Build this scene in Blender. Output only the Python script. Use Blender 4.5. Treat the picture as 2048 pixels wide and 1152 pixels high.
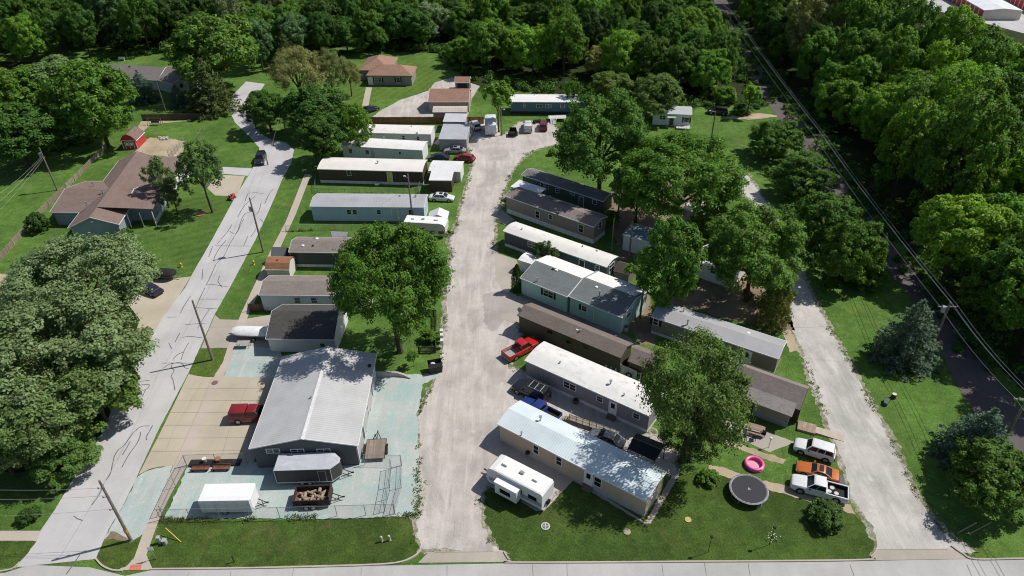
import bpy, bmesh, math, random
import numpy as np
from mathutils import Vector, Matrix, noise, geometry
rad = math.radians
for o in list(bpy.data.objects): bpy.data.objects.remove(o)
SC = bpy.context.scene
COL = SC.collection
# ------------------------------------------------------------------ camera, sky, sun, exposure
FPX, PITCH, ROLL, HCAM = 1409.0, rad(35.3), rad(-1.0), 65.0
X_, U_ = Vector((1, 0, 0)), Vector((0, math.sin(PITCH), math.cos(PITCH)))
FWD = Vector((0, math.cos(PITCH), -math.sin(PITCH)))
RT = X_ * math.cos(ROLL) + U_ * math.sin(ROLL)
UP = -X_ * math.sin(ROLL) + U_ * math.cos(ROLL)
cam = bpy.data.cameras.new('camera'); co = bpy.data.objects.new('camera', cam); COL.objects.link(co)
cam.sensor_width = 36; cam.lens = FPX / 2048 * 36; cam.clip_end = 3000; cam.clip_start = 1
co.matrix_world = Matrix(((RT.x, UP.x, -FWD.x, 0), (RT.y, UP.y, -FWD.y, 0), (RT.z, UP.z, -FWD.z, HCAM), (0, 0, 0, 1)))
SC.camera = co
SC.render.engine = 'CYCLES'; SC.cycles.pixel_filter_type = 'BLACKMAN_HARRIS'; SC.cycles.filter_width = 1.05
SUN_EL, SUN_AZ = rad(52), rad(17.5)
w = bpy.data.worlds.new('World'); SC.world = w; w.use_nodes = True
wt = w.node_tree; bg = wt.nodes['Background']; bg.inputs[1].default_value = 0.084
sk = wt.nodes.new('ShaderNodeTexSky'); sk.sky_type = 'NISHITA'; sk.sun_disc = False
sk.sun_elevation = SUN_EL; sk.sun_rotation = math.pi / 2 - SUN_AZ
wt.links.new(sk.outputs[0], bg.inputs[0])
sl = bpy.data.lights.new('sun', 'SUN'); sl.energy = 4.7; sl.angle = rad(0.53); sl.color = (1, 0.955, 0.89)
so = bpy.data.objects.new('sun', sl); COL.objects.link(so); so.location = (60, 60, 120)
so.rotation_euler = Vector((math.cos(SUN_AZ) * math.cos(SUN_EL), math.sin(SUN_AZ) * math.cos(SUN_EL), math.sin(SUN_EL))).to_track_quat('Z', 'Y').to_euler()
SC.view_settings.view_transform = 'Standard'; SC.view_settings.look = 'None'
SC.view_settings.exposure = 0.03; SC.view_settings.gamma = 1.0
# ------------------------------------------------------------------ helpers
def ray(p):
    return FWD + RT * ((p[0] - 1024) / FPX) - UP * ((p[1] - 576) / FPX)
def G(px, py, z=0.0):
    d = ray((px, py)); k = (z - HCAM) / d.z
    return Vector((d.x * k, d.y * k, z))
def depth(P): return (P - Vector((0, 0, HCAM))).dot(FWD)
def rise(base, top):           # height of an upright thing from the pixels of its foot and its tip
    b = G(*base); d = ray(top); k = math.hypot(b.x, b.y) / math.hypot(d.x, d.y)
    return HCAM + d.z * k
class MB:
    def __init__(s): s.v = []; s.f = []; s.m = []
    def add(s, vs, fs, mi=0):
        o = len(s.v); s.v += [tuple(v) for v in vs]; s.f += [tuple(i + o for i in f) for f in fs]; s.m += [mi] * len(fs); return s
    def box(s, x0, x1, y0, y1, z0, z1, mi=0):
        return s.add([(x0, y0, z0), (x1, y0, z0), (x1, y1, z0), (x0, y1, z0), (x0, y0, z1), (x1, y0, z1), (x1, y1, z1), (x0, y1, z1)],
                     [(3, 2, 1, 0), (4, 5, 6, 7), (0, 1, 5, 4), (1, 2, 6, 5), (2, 3, 7, 6), (3, 0, 4, 7)], mi)
    def bev(s, x0, x1, y0, y1, z0, z1, b=.05, mi=0):      # box with chamfered upright and top edges
        def ring(i, z): return [(x0 + i + b, y0 + i, z), (x1 - i - b, y0 + i, z), (x1 - i, y0 + i + b, z), (x1 - i, y1 - i - b, z), (x1 - i - b, y1 - i, z), (x0 + i + b, y1 - i, z), (x0 + i, y1 - i - b, z), (x0 + i, y0 + i + b, z)]
        return s.loft([ring(0, z0), ring(0, z1 - b), ring(b * .7, z1)], True, mi)
    def loft(s, rings, cap=True, mi=0):
        n = len(rings[0]); vs = [p for r in rings for p in r]; fs = []
        for k in range(len(rings) - 1):
            for i in range(n):
                j = (i + 1) % n; fs.append((k * n + i, k * n + j, (k + 1) * n + j, (k + 1) * n + i))
        if cap: fs.append(tuple(range(n))[::-1]); fs.append(tuple(range((len(rings) - 1) * n, len(rings) * n)))
        return s.add(vs, fs, mi)
    def tube(s, pts, r, n=6, mi=0, cap=True):
        pts = [Vector(p) for p in pts]; rs = r if isinstance(r, (list, tuple)) else [r] * len(pts); rings = []
        for i, p in enumerate(pts):
            d = (pts[min(i + 1, len(pts) - 1)] - pts[max(i - 1, 0)]).normalized()
            a = d.cross(Vector((0, 0, 1)) if abs(d.z) < .9 else Vector((1, 0, 0))).normalized(); b = d.cross(a)
            rings.append([p + (a * math.cos(t) + b * math.sin(t)) * rs[i] for t in [2 * math.pi * k / n for k in range(n)]])
        return s.loft(rings, cap, mi)
    def disc(s, c, r, h, n=16, mi=0, axis='z', r2=None):
        r2 = r if r2 is None else r2; rings = []
        for q, rr in ((0, r), (h, r2)):
            ring = []
            for k in range(n):
                t = 2 * math.pi * k / n; a, b = rr * math.cos(t), rr * math.sin(t)
                ring.append((c[0] + a, c[1] + b, c[2] + q) if axis == 'z' else (c[0] + a, c[1] + q, c[2] + b) if axis == 'y' else (c[0] + q, c[1] + a, c[2] + b))
            rings.append(ring)
        return s.loft(rings, True, mi)
    def ball(s, c, rx, ry, rz, n=10, m=6, mi=0, jit=0, rng=random):
        rings = []
        for i in range(m + 1):
            ph = -math.pi / 2 + math.pi * (i + .02) / (m + .04)
            rings.append([(c[0] + rx * math.cos(ph) * math.cos(t) * (1 + jit * (rng.random() - .5)), c[1] + ry * math.cos(ph) * math.sin(t) * (1 + jit * (rng.random() - .5)), c[2] + rz * math.sin(ph)) for t in [2 * math.pi * k / n for k in range(n)]])
        return s.loft(rings, True, mi)
    def profile(s, prof, x0, x1, mi=0, axis='x'):          # closed (y,z) outline swept along x
        f = (lambda x, p: (x, p[0], p[1])) if axis == 'x' else (lambda x, p: (p[0], x, p[1]))
        return s.loft([[f(x0, p) for p in prof], [f(x1, p) for p in prof]], True, mi)
    def build(s, name, mats, parent=None, smooth=False, loc=None):
        me = bpy.data.meshes.new(name); me.from_pydata(s.v, [], s.f)
        for m in (mats if isinstance(mats, (list, tuple)) else [mats]): me.materials.append(m)
        me.polygons.foreach_set('material_index', s.m)
        bm = bmesh.new(); bm.from_mesh(me); bmesh.ops.recalc_face_normals(bm, faces=bm.faces); bm.to_mesh(me); bm.free()
        if smooth:
            me.polygons.foreach_set('use_smooth', [True] * len(me.polygons))
            try: me.set_sharp_from_angle(angle=rad(38))
            except Exception: pass
        o = bpy.data.objects.new(name, me); COL.objects.link(o)
        if parent: o.parent = parent
        if loc is not None: o.location = loc
        return o
def tag(o, label, cat, group=None):
    o['label'] = label; o['category'] = cat
    if group: o['group'] = group
    return o
def thing(name, label, cat, loc, rz=0, group=None):
    o = bpy.data.objects.new(name, None); COL.objects.link(o); o.empty_display_size = .3
    o.location = loc; o.rotation_euler = (0, 0, rz); return tag(o, label, cat, group)
def kind(o, k): o['kind'] = k; return o
def part(o, label): o['label'] = label; return o
def dup(src, loc, rz, label, scale=None):
    c = src.copy(); COL.objects.link(c); c.location = loc; c.rotation_euler = (0, 0, rz); c['label'] = label
    if scale: c.scale = scale
    for ch in list(src.children):
        k = ch.copy(); COL.objects.link(k); k.parent = c
        for g in list(ch.children):
            q = g.copy(); COL.objects.link(q); q.parent = k
    return c
# ------------------------------------------------------------------ materials
MATS = {}
def nd(t, typ, ins=None, **kw):
    n = t.nodes.new('ShaderNode' + typ)
    for k, v in kw.items(): setattr(n, k, v)
    for k, v in (ins or {}).items():
        if isinstance(v, bpy.types.NodeSocket): t.links.new(v, n.inputs[k])
        else: n.inputs[k].default_value = v
    return n
def c4(c): return (c[0], c[1], c[2], 1)
def base(name):
    m = bpy.data.materials.new(name); m.use_nodes = True; t = m.node_tree
    return m, t, t.nodes['Principled BSDF']
def mixc(t, fac, a, b, mode='MIX'):
    n = nd(t, 'Mix', data_type='RGBA', blend_type=mode)
    for i, v in ((0, fac), (6, a), (7, b)):
        if isinstance(v, bpy.types.NodeSocket): t.links.new(v, n.inputs[i])
        else: n.inputs[i].default_value = v if i == 0 else c4(v)
    return n.outputs[2]
def math_(t, op, a, b=0.0, clamp=False):
    n = nd(t, 'Math', operation=op, use_clamp=clamp)
    for i, v in ((0, a), (1, b)):
        if isinstance(v, bpy.types.NodeSocket): t.links.new(v, n.inputs[i])
        else: n.inputs[i].default_value = v
    return n.outputs[0]
def obj_co(t, scale=None, rot=0):
    v = nd(t, 'TexCoord').outputs['Object']
    if scale or rot: v = nd(t, 'Mapping', {0: v, 3: scale or (1, 1, 1), 2: (0, 0, rot)}).outputs[0]
    return v
def nz(t, vec, scale, lo=.4, hi=.6, detail=4, rough=.55, dist=0.0):
    n = nd(t, 'TexNoise', {'Vector': vec, 'Scale': scale, 'Detail': detail, 'Roughness': rough, 'Distortion': dist})
    return nd(t, 'MapRange', {0: n.outputs[0], 1: lo, 2: hi}).outputs[0]
def bump(t, bs, h, strength=.3, dist=.03):
    t.links.new(nd(t, 'Bump', {'Height': h, 'Strength': strength, 'Distance': dist}).outputs[0], bs.inputs['Normal'])
def setc(t, bs, c, rough=.8, spec=.25):
    if isinstance(c, bpy.types.NodeSocket): t.links.new(c, bs.inputs['Base Color'])
    else: bs.inputs['Base Color'].default_value = c4(c)
    bs.inputs['Roughness'].default_value = rough; bs.inputs['Specular IOR Level'].default_value = spec
def sc(c, k): return tuple(x * k for x in c)
def cached(f):
    def g(*a):
        k = (f.__name__,) + a
        if k not in MATS: MATS[k] = f(*a)
        return MATS[k]
    return g
@cached
def plain(name, c, rough=.6, metal=0.0, var=.12, vs=3.0):
    m, t, b = base(name); v = obj_co(t)
    setc(t, b, mixc(t, nz(t, v, vs, .3, .7), sc(c, 1 - var), sc(c, 1 + var)), rough); b.inputs['Metallic'].default_value = metal
    return m
@cached
def paint(name, c):
    m, t, b = base(name); v = obj_co(t)
    setc(t, b, mixc(t, nz(t, v, 2.0, .35, .75), c, sc(c, .86)), .32, .5)
    b.inputs['Coat Weight'].default_value = .6; b.inputs['Coat Roughness'].default_value = .08
    return m
@cached
def glass(name, c=(.012, .014, .017)):
    m, t, b = base(name); setc(t, b, c, .08, .6); return m
@cached
def siding(name, c, period=.2, vert=False, line=.72, dirt=.25):
    c = tuple(min(.72, x * 1.3) for x in c)
    m, t, b = base(name); v = obj_co(t); s = nd(t, 'SeparateXYZ', {0: v})
    q = math_(t, 'ADD', s.outputs[0], s.outputs[1]) if vert else s.outputs[2]
    fr = math_(t, 'FRACT', math_(t, 'DIVIDE', q, period))
    ln = nd(t, 'MapRange', {0: fr, 1: .0, 2: .22, 3: line, 4: 1.0}).outputs[0]
    d = nz(t, obj_co(t, (1.2, 1.2, .35)), 1.2, .38, .75)
    col = mixc(t, math_(t, 'MULTIPLY', d, dirt), c, sc((c[0] * .9, c[1] * .85, c[2] * .75), .75))
    cc = nd(t, 'CombineXYZ', {0: ln, 1: ln, 2: ln}).outputs[0]
    setc(t, b, mixc(t, 1.0, col, cc, 'MULTIPLY'), .62, .3); bump(t, b, fr, .35, .02)
    return m
@cached
def shingle(name, c, var=.35):
    m, t, b = base(name); v = obj_co(t)
    br = nd(t, 'TexBrick', {'Vector': v, 'Color1': c4(sc(c, 1 - var)), 'Color2': c4(sc(c, 1 + var)), 'Mortar': c4(sc(c, .6)), 'Scale': 1.0, 'Mortar Size': .012, 'Brick Width': .34, 'Row Height': .15, 'Bias': 0.0})
    col = mixc(t, nz(t, v, 5.0, .3, .7), br.outputs[0], c)
    col = mixc(t, math_(t, 'MULTIPLY', nz(t, obj_co(t, (.6, 1.6, 1)), .5, .42, .7), .5), col, sc(c, .72))
    setc(t, b, col, .92, .12); bump(t, b, nz(t, v, 18.0, .2, .8), .35, .02)
    return m
@cached
def ribbed(name, c, period=.3, axis=0, rust=0.0, rough=.42, metal=0.0, line=.78):
    m, t, b = base(name); v = obj_co(t); s = nd(t, 'SeparateXYZ', {0: v})
    fr = math_(t, 'FRACT', math_(t, 'DIVIDE', s.outputs[axis], period))
    tri = math_(t, 'ABSOLUTE', math_(t, 'SUBTRACT', fr, .5))
    ln = nd(t, 'MapRange', {0: tri, 1: .0, 2: .16, 3: line, 4: 1.0}).outputs[0]
    col = mixc(t, nz(t, v, .35, .4, .68), c, sc(c, .86))
    if rust: col = mixc(t, math_(t, 'MULTIPLY', nz(t, obj_co(t, (1, 2.2, 1)), 1.1, .56, .72, 6, .65), rust), col, (.22, .11, .06))
    cc = nd(t, 'CombineXYZ', {0: ln, 1: ln, 2: ln}).outputs[0]
    setc(t, b, mixc(t, 1.0, col, cc, 'MULTIPLY'), rough, .4); b.inputs['Metallic'].default_value = metal
    bump(t, b, tri, .4, .03)
    return m
@cached
def membrane(name, c, stain=(.35, .3, .26), amt=.4, lo=.52):
    m, t, b = base(name); v = obj_co(t)
    st = nz(t, obj_co(t, (.8, 1.3, 1)), 1.1, lo, lo + .2, 7, .7, .4)
    col = mixc(t, math_(t, 'MULTIPLY', st, amt), c, stain)
    col = mixc(t, nz(t, v, .28, .45, .7), col, sc(c, .88))
    s = nd(t, 'SeparateXYZ', {0: v}); fr = math_(t, 'FRACT', math_(t, 'DIVIDE', s.outputs[0], 1.2))
    seam = nd(t, 'MapRange', {0: fr, 1: .0, 2: .03, 3: .35, 4: .0}).outputs[0]
    setc(t, b, mixc(t, seam, col, sc(c, .8)), .55, .3)
    return m
@cached
def wood(name, c, period=.14, axis=0):
    m, t, b = base(name); v = obj_co(t); s = nd(t, 'SeparateXYZ', {0: v})
    q = math_(t, 'DIVIDE', s.outputs[axis], period); fr = math_(t, 'FRACT', q)
    wn = nd(t, 'TexWhiteNoise', {'W': math_(t, 'FLOOR', q)}, noise_dimensions='1D')
    ln = nd(t, 'MapRange', {0: fr, 1: .0, 2: .1, 3: .45, 4: 1.0}).outputs[0]
    col = mixc(t, wn.outputs[0], sc(c, .75), sc(c, 1.25)); col = mixc(t, nz(t, v, 2.0, .35, .7), col, sc(c, .75))
    cc = nd(t, 'CombineXYZ', {0: ln, 1: ln, 2: ln}).outputs[0]
    setc(t, b, mixc(t, 1.0, col, cc, 'MULTIPLY'), .85, .15)
    return m
def grass_mat(name, g1, g2, dry, dryamt, stripe=0.0, srot=0.0):
    m, t, b = base(name); v = obj_co(t)
    col = mixc(t, nz(t, v, .11, .36, .64, 5), g1, g2)
    col = mixc(t, math_(t, 'MULTIPLY', nz(t, v, .62, .42, .66, 6, .65), .6), col, sc(g1, .68))
    col = mixc(t, math_(t, 'MULTIPLY', nz(t, v, .24, .53, .72, 7, .7, .6), dryamt), col, dry)
    col = mixc(t, math_(t, 'MULTIPLY', nz(t, v, .9, .54, .7, 6, .7, 1.0), .55), col, sc(g2, 1.35))
    col = mixc(t, math_(t, 'MULTIPLY', nz(t, obj_co(t, (1, 1.6, 1)), .33, .55, .68, 7, .72, 1.5), .5), col, sc(g1, .55))
    if stripe:
        s = nd(t, 'SeparateXYZ', {0: obj_co(t, None, srot)})
        fr = math_(t, 'PINGPONG', math_(t, 'MULTIPLY', s.outputs[0], 1.0), 1.1)
        col = mixc(t, nd(t, 'MapRange', {0: fr, 1: .35, 2: .75, 3: 0, 4: stripe}).outputs[0], col, sc(g2, 1.25))
    fine = nd(t, 'TexNoise', {'Vector': v, 'Scale': 5.0, 'Detail': 6, 'Roughness': .75}).outputs[0]
    col = mixc(t, nd(t, 'MapRange', {0: fine, 1: .32, 2: .68}).outputs[0], mixc(t, 1.0, col, (.55, .58, .5), 'MULTIPLY'), mixc(t, 1.0, col, (1.35, 1.3, 1.3), 'MULTIPLY'))
    setc(t, b, col, .9, .1); bump(t, b, fine, .9, .16)
    return m
def gravel_mat(name, c, dark, light, rot=0.0, streak=.5, tint=None, tamt=0.0, tlo=.42):
    m, t, b = base(name); v = obj_co(t)
    col = mixc(t, nz(t, v, .22, .38, .66, 6, .62), c, dark)
    col = mixc(t, math_(t, 'MULTIPLY', nz(t, obj_co(t, (1.1, .07, 1), rot), 1.0, .46, .68, 5, .6, .5), streak), col, dark)
    col = mixc(t, math_(t, 'MULTIPLY', nz(t, obj_co(t, (.8, .1, 1), rot), 1.3, .5, .7, 5, .6, .8), streak), col, light)
    col = mixc(t, math_(t, 'MULTIPLY', nz(t, v, .5, .56, .7, 7, .7, 1.0), .55), col, light)
    col = mixc(t, math_(t, 'MULTIPLY', nz(t, v, .85, .62, .74, 8, .75, .7), .55), col, sc(dark, .62))
    if streak > .45:
        col = mixc(t, math_(t, 'MULTIPLY', nz(t, obj_co(t, (1, .45, 1), rot), .16, .53, .68, 7, .7, 1.2), .6), col, sc(dark, .7))
        col = mixc(t, math_(t, 'MULTIPLY', nz(t, obj_co(t, (2.2, .16, 1), rot), 1.0, .58, .7, 6, .7, 1.5), .55), col, sc(dark, .66))
    if tint: col = mixc(t, math_(t, 'MULTIPLY', nz(t, v, .33, tlo, tlo + .25, 7, .68, .8), tamt), col, tint)
    fine = nd(t, 'TexNoise', {'Vector': v, 'Scale': 7.0, 'Detail': 5, 'Roughness': .8}).outputs[0]
    col = mixc(t, nd(t, 'MapRange', {0: fine, 1: .3, 2: .7}).outputs[0], mixc(t, 1.0, col, (.86, .86, .86), 'MULTIPLY'), mixc(t, 1.0, col, (1.12, 1.12, 1.12), 'MULTIPLY'))
    setc(t, b, col, .93, .12); bump(t, b, fine, .5, .05)
    return m
def fringe_mat(name, c):
    m, t, b = base(name); v = obj_co(t)
    k = nz(t, v, 1.1, .42, .56, 8, .75, .4); col = mixc(t, k, (.085, .125, .035), c); col = mixc(t, nz(t, v, 5.0, .4, .65, 4, .7), col, (.2, .18, .12))
    setc(t, b, col, .95, .1); bump(t, b, k, .4, .06); return m
def concrete_mat(name, c, blot=.25, rot=0.0, cell=None):
    m, t, b = base(name); v = obj_co(t)
    col = mixc(t, nz(t, v, .18, .38, .66, 6), c, sc(c, 1 - blot))
    col = mixc(t, math_(t, 'MULTIPLY', nz(t, obj_co(t, (1.0, .06, 1), rot), .8, .48, .7, 4), .4), col, sc(c, .8))
    col = mixc(t, math_(t, 'MULTIPLY', nz(t, v, .9, .58, .75, 7, .7), .4), col, sc(c, .72))
    fine = nd(t, 'TexNoise', {'Vector': v, 'Scale': 9.0, 'Detail': 4, 'Roughness': .7}).outputs[0]
    col = mixc(t, nd(t, 'MapRange', {0: fine, 1: .3, 2: .7}).outputs[0], mixc(t, 1.0, col, (.92, .92, .92), 'MULTIPLY'), mixc(t, 1.0, col, (1.07, 1.07, 1.07), 'MULTIPLY'))
    setc(t, b, col, .9, .15); bump(t, b, fine, .2, .02)
    return m
@cached
def leafmat(name, trans=.36, attr=None):
    m, t, b = base(name)
    oc = nd(t, 'Attribute', attribute_name=attr).outputs['Color'] if attr else nd(t, 'ObjectInfo').outputs['Color']; rn = nd(t, 'NewGeometry').outputs['Random Per Island']
    hs = nd(t, 'HueSaturation', {'Hue': nd(t, 'MapRange', {0: rn, 3: .478, 4: .522}).outputs[0], 'Saturation': 1.0, 'Value': nd(t, 'MapRange', {0: rn, 3: .58, 4: 1.5}).outputs[0], 'Color': oc}).outputs[0]
    setc(t, b, hs, .62, .22)
    tr = nd(t, 'BsdfTranslucent', {0: mixc(t, 1.0, hs, (1.25, 1.35, .55), 'MULTIPLY')})
    mx = nd(t, 'MixShader', {0: trans, 1: b.outputs[0], 2: tr.outputs[0]})
    t.links.new(mx.outputs[0], t.nodes['Material Output'].inputs[0])
    return m
@cached
def chainlink(name, c=(.28, .29, .3), dens=.17):
    m, t, b = base(name); v = nd(t, 'TexCoord').outputs['Object']; s = nd(t, 'SeparateXYZ', {0: v})
    u = math_(t, 'ADD', s.outputs[0], s.outputs[1])
    a1 = math_(t, 'FRACT', math_(t, 'MULTIPLY', math_(t, 'ADD', u, s.outputs[2]), 8.0))
    a2 = math_(t, 'FRACT', math_(t, 'MULTIPLY', math_(t, 'SUBTRACT', u, s.outputs[2]), 8.0))
    k = math_(t, 'LESS_THAN', math_(t, 'MINIMUM', a1, a2), dens * .5)
    setc(t, b, c, .5, .4); b.inputs['Metallic'].default_value = .3
    mx = nd(t, 'MixShader', {0: k, 1: nd(t, 'BsdfTransparent').outputs[0], 2: b.outputs[0]})
    t.links.new(mx.outputs[0], t.nodes['Material Output'].inputs[0])
    return m
WHITE = plain('white_trim', (.74, .74, .73), .5, 0.0, .06)
BLACKM = plain('black_steel', (.02, .02, .021), .5)
STEEL = plain('galvanised_steel', (.42, .43, .44), .4, .6)
GLASS = glass('window_glass')
RUBBER = plain('tyre_rubber', (.018, .018, .018), .85)
POLEW = plain('weathered_pole_wood', (.2, .165, .135), .9, 0.0, .3)
# ------------------------------------------------------------------ the ground and the roads
def smooth_path(p, closed=True, n=4):
    out = []; k = len(p)
    for i in range(k if closed else k - 1):
        a, b, c, d = [p[(i + j) % k] if closed else p[min(max(i + j, 0), k - 1)] for j in (-1, 0, 1, 2)]
        for s in range(n):
            t = s / n
            out.append(.5 * ((2 * b) + (c - a) * t + (2 * a - 5 * b + 4 * c - d) * t * t + (3 * b - a - 3 * c + d) * t ** 3))
    if not closed: out.append(p[-1])
    return out
def patch(name, px, mat, z, jit=0.0, smooth=False, step=.4, world=False, grow=0.0):
    P = [Vector(p) if world else G(*p) for p in px]
    if smooth: P = smooth_path(P)
    if grow:
        ar = sum(P[i].x * P[(i + 1) % len(P)].y - P[(i + 1) % len(P)].x * P[i].y for i in range(len(P))); sg = 1 if ar > 0 else -1; Q = []
        for i in range(len(P)):
            d1, d2 = (P[i] - P[i - 1]).normalized(), (P[(i + 1) % len(P)] - P[i]).normalized(); n1, n2 = Vector((d1.y, -d1.x, 0)), Vector((d2.y, -d2.x, 0)); n = n1 + n2
            Q.append(P[i] + (n.normalized() if n.length > .3 else n1) * sg * grow)
        P = Q
    if jit:
        Q = []
        for i, a in enumerate(P):
            b = P[(i + 1) % len(P)]; n = max(1, int((b - a).length / step)); e = (b - a).normalized(); nn = Vector((-e.y, e.x, 0))
            for s in range(n):
                q = a.lerp(b, s / n); k = noise.noise(q * .31 + Vector((z * 991, 0, 0))) * .7 + noise.noise(q * 1.3) * .5 + random.uniform(-.5, .5)
                Q.append(q + nn * jit * k)
        P = Q
    for p in P: p.z = z
    me = bpy.data.meshes.new(name); tr = geometry.tessellate_polygon([P])
    me.from_pydata([tuple(p) for p in P], [], [tuple(t) for t in tr])
    bm = bmesh.new(); bm.from_mesh(me)
    for f in bm.faces:
        if f.normal.z < 0: f.normal_flip()
    bm.to_mesh(me); bm.free(); me.materials.append(mat)
    o = bpy.data.objects.new(name, me); COL.objects.link(o); return kind(o, 'structure')
def strips(name, lines, width, mat, z, wob=0.0):
    b = MB()
    for px in lines:
        P = [G(*p) for p in px]
        if len(P) > 2: P = smooth_path(P, False, 3)
        Q = []
        for i in range(len(P) - 1):
            n = max(1, int((P[i + 1] - P[i]).length / .5))
            for s in range(n): Q.append(P[i].lerp(P[i + 1], s / n) + Vector((random.uniform(-wob, wob), random.uniform(-wob, wob), 0)))
        Q.append(P[-1]); L, Rr = [], []
        for i, q in enumerate(Q):
            d = (Q[min(i + 1, len(Q) - 1)] - Q[max(i - 1, 0)]).normalized(); nn = Vector((-d.y, d.x, 0)) * width * .5 * random.uniform(.75, 1.2)
            L.append((q.x + nn.x, q.y + nn.y, z)); Rr.append((q.x - nn.x, q.y - nn.y, z))
        k = len(Q); b.add(L + Rr, [(i, k + i, k + i + 1, i + 1) for i in range(k - 1)])
    return kind(b.build(name, mat), 'structure')
random.seed(5)
GR1, GR2 = (.07, .142, .028), (.122, .225, .046)
ground = patch('ground', [(-900, -200, 0), (900, -200, 0), (900, 1500, 0), (-900, 1500, 0)], grass_mat('lawn_grass', GR1, GR2, (.2, .17, .07), .3), 0, world=True)
front_grass = grass_mat('rough_front_grass', (.045, .077, .017), (.083, .142, .028), (.18, .135, .065), .6)  # darker than the other lawns: duller look from above put into the colour
M_STREET = concrete_mat('street_concrete', (.47, .46, .46), .16, rad(-22))
M_MAIN = concrete_mat('main_street_concrete', (.43, .425, .41), .18, rad(90))
M_TAN = concrete_mat('tan_concrete', (.45, .4, .31), .16, rad(-15))
M_WALK = concrete_mat('sidewalk_concrete', (.45, .39, .33), .15, rad(-20))
M_DRIVE = concrete_mat('driveway_concrete', (.4, .36, .31), .2)
M_GRAVEL = gravel_mat('limestone_gravel', (.5, .46, .42), (.36, .33, .3), (.58, .54, .5), rad(4), .55)
M_GRAVELR = gravel_mat('lane_gravel', (.5, .475, .44), (.36, .345, .32), (.58, .555, .52), rad(-24), .5)
M_TEAL = gravel_mat('green_tinted_gravel', (.43, .45, .425), (.34, .385, .37), (.54, .55, .52), rad(10), .4, (.24, .41, .39), .72, .45)
M_ASPH = concrete_mat('old_asphalt', (.13, .112, .108), .25, rad(-35))
M_DIRT = gravel_mat('bare_dirt', (.25, .19, .135), (.15, .11, .075), (.34, .27, .2), 0, .2)
M_SAND = gravel_mat('sandy_bare_ground', (.44, .36, .26), (.3, .25, .16), (.5, .43, .33), 0, .2)
M_FLOOR = grass_mat('woodland_floor', (.022, .034, .011), (.04, .06, .018), (.075, .055, .033), .6)  # very dark colour, deepens the shaded gaps between the trees
M_TAR = plain('tar_sealant', (.12, .12, .125), .6)
M_JOINT = plain('joint_line', (.31, .28, .23), .9)  # muted tone of the slab joints
# woods' floor
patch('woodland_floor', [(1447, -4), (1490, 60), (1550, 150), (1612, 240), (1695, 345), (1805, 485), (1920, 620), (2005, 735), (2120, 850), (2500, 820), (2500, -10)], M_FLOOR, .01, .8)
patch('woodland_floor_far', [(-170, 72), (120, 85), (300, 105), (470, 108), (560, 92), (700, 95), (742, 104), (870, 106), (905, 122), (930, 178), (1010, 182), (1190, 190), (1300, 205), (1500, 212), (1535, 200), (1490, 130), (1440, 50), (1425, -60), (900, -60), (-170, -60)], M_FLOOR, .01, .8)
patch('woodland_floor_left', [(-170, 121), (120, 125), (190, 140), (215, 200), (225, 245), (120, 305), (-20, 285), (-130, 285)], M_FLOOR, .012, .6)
patch('shaded_ground', [(-110, 590), (280, 600), (296, 655), (255, 760), (205, 870), (120, 940), (-110, 950)], M_FLOOR, .012, .5)  # dark sheet, paints in the shade under the street maples
# lawns with separate tones, the foreground ones darkened in colour for the steep view
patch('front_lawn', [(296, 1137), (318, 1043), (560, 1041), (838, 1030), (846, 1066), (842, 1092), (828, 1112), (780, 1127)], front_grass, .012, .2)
patch('corner_lawn', [(960, 985), (1010, 985), (1072, 1022), (1125, 950), (1290, 1040), (1340, 955), (1430, 940), (1570, 985), (1700, 1020), (1742, 1062), (1753, 1090), (1735, 1118), (1560, 1122), (1016, 1124), (1000, 1106), (972, 1070)], grass_mat('corner_grass', (.046, .082, .018), (.08, .137, .027), (.14, .125, .05), .4), .012, .25)
patch('left_yard', [(88, 440), (330, 400), (370, 395), (462, 393), (475, 400), (382, 555), (300, 552), (160, 470)], grass_mat('mown_grass', (.062, .12, .025), (.096, .178, .037), (.13, .13, .045), .2, .22, rad(62)), .012, .05)
patch('house_yard', [(672, 188), (735, 150), (830, 118), (900, 125), (925, 152), (880, 170), (735, 208), (700, 205)], grass_mat('striped_grass', (.072, .132, .026), (.11, .188, .037), (.15, .15, .06), .15, .25, rad(25)), .012, .1)
# roads
ST_R = [(192, 1118), (217, 1059), (250, 1004), (275, 951), (315, 864), (377, 746), (400, 696), (430, 628), (460, 575), (512, 478), (544, 408), (564, 360), (583, 325), (588, 300), (572, 285), (545, 281), (522, 268), (508, 250), (503, 225), (512, 195), (530, 168)]
ST_L = [(492, 163), (466, 190), (458, 218), (470, 245), (498, 272), (519, 296), (505, 338), (470, 395), (425, 478), (382, 553), (370, 576), (325, 636), (300, 681), (275, 728), (225, 816), (200, 877), (170, 914), (140, 969), (110, 1019), (82, 1061), (52, 1111), (30, 1135)]
patch('street', ST_R + ST_L, M_STREET, .03, .04)
main = patch('main_street', [(-400, 1150), (10, 1146), (60, 1130), (180, 1135), (250, 1152), (310, 1139), (800, 1131), (1017, 1127), (1740, 1122), (2500, 1108), (2600, 1400), (-600, 1400)], M_MAIN, .028)
def off(poly, dx): return [(x + dx, y) for x, y in poly]
patch('shaded_road', [(1421, -20), (1443, 50), (1475, 115), (1515, 178), (1558, 238), (1600, 300), (1650, 392), (1755, 515), (1825, 600), (1878, 700), (1925, 790), (1985, 880), (2050, 960), (2200, 1120), (2300, 1100), (2048, 835), (1962, 715), (1900, 628), (1795, 500), (1690, 365), (1590, 232), (1530, 150), (1478, 65), (1447, -20)], M_ASPH, .03, .15)
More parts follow.
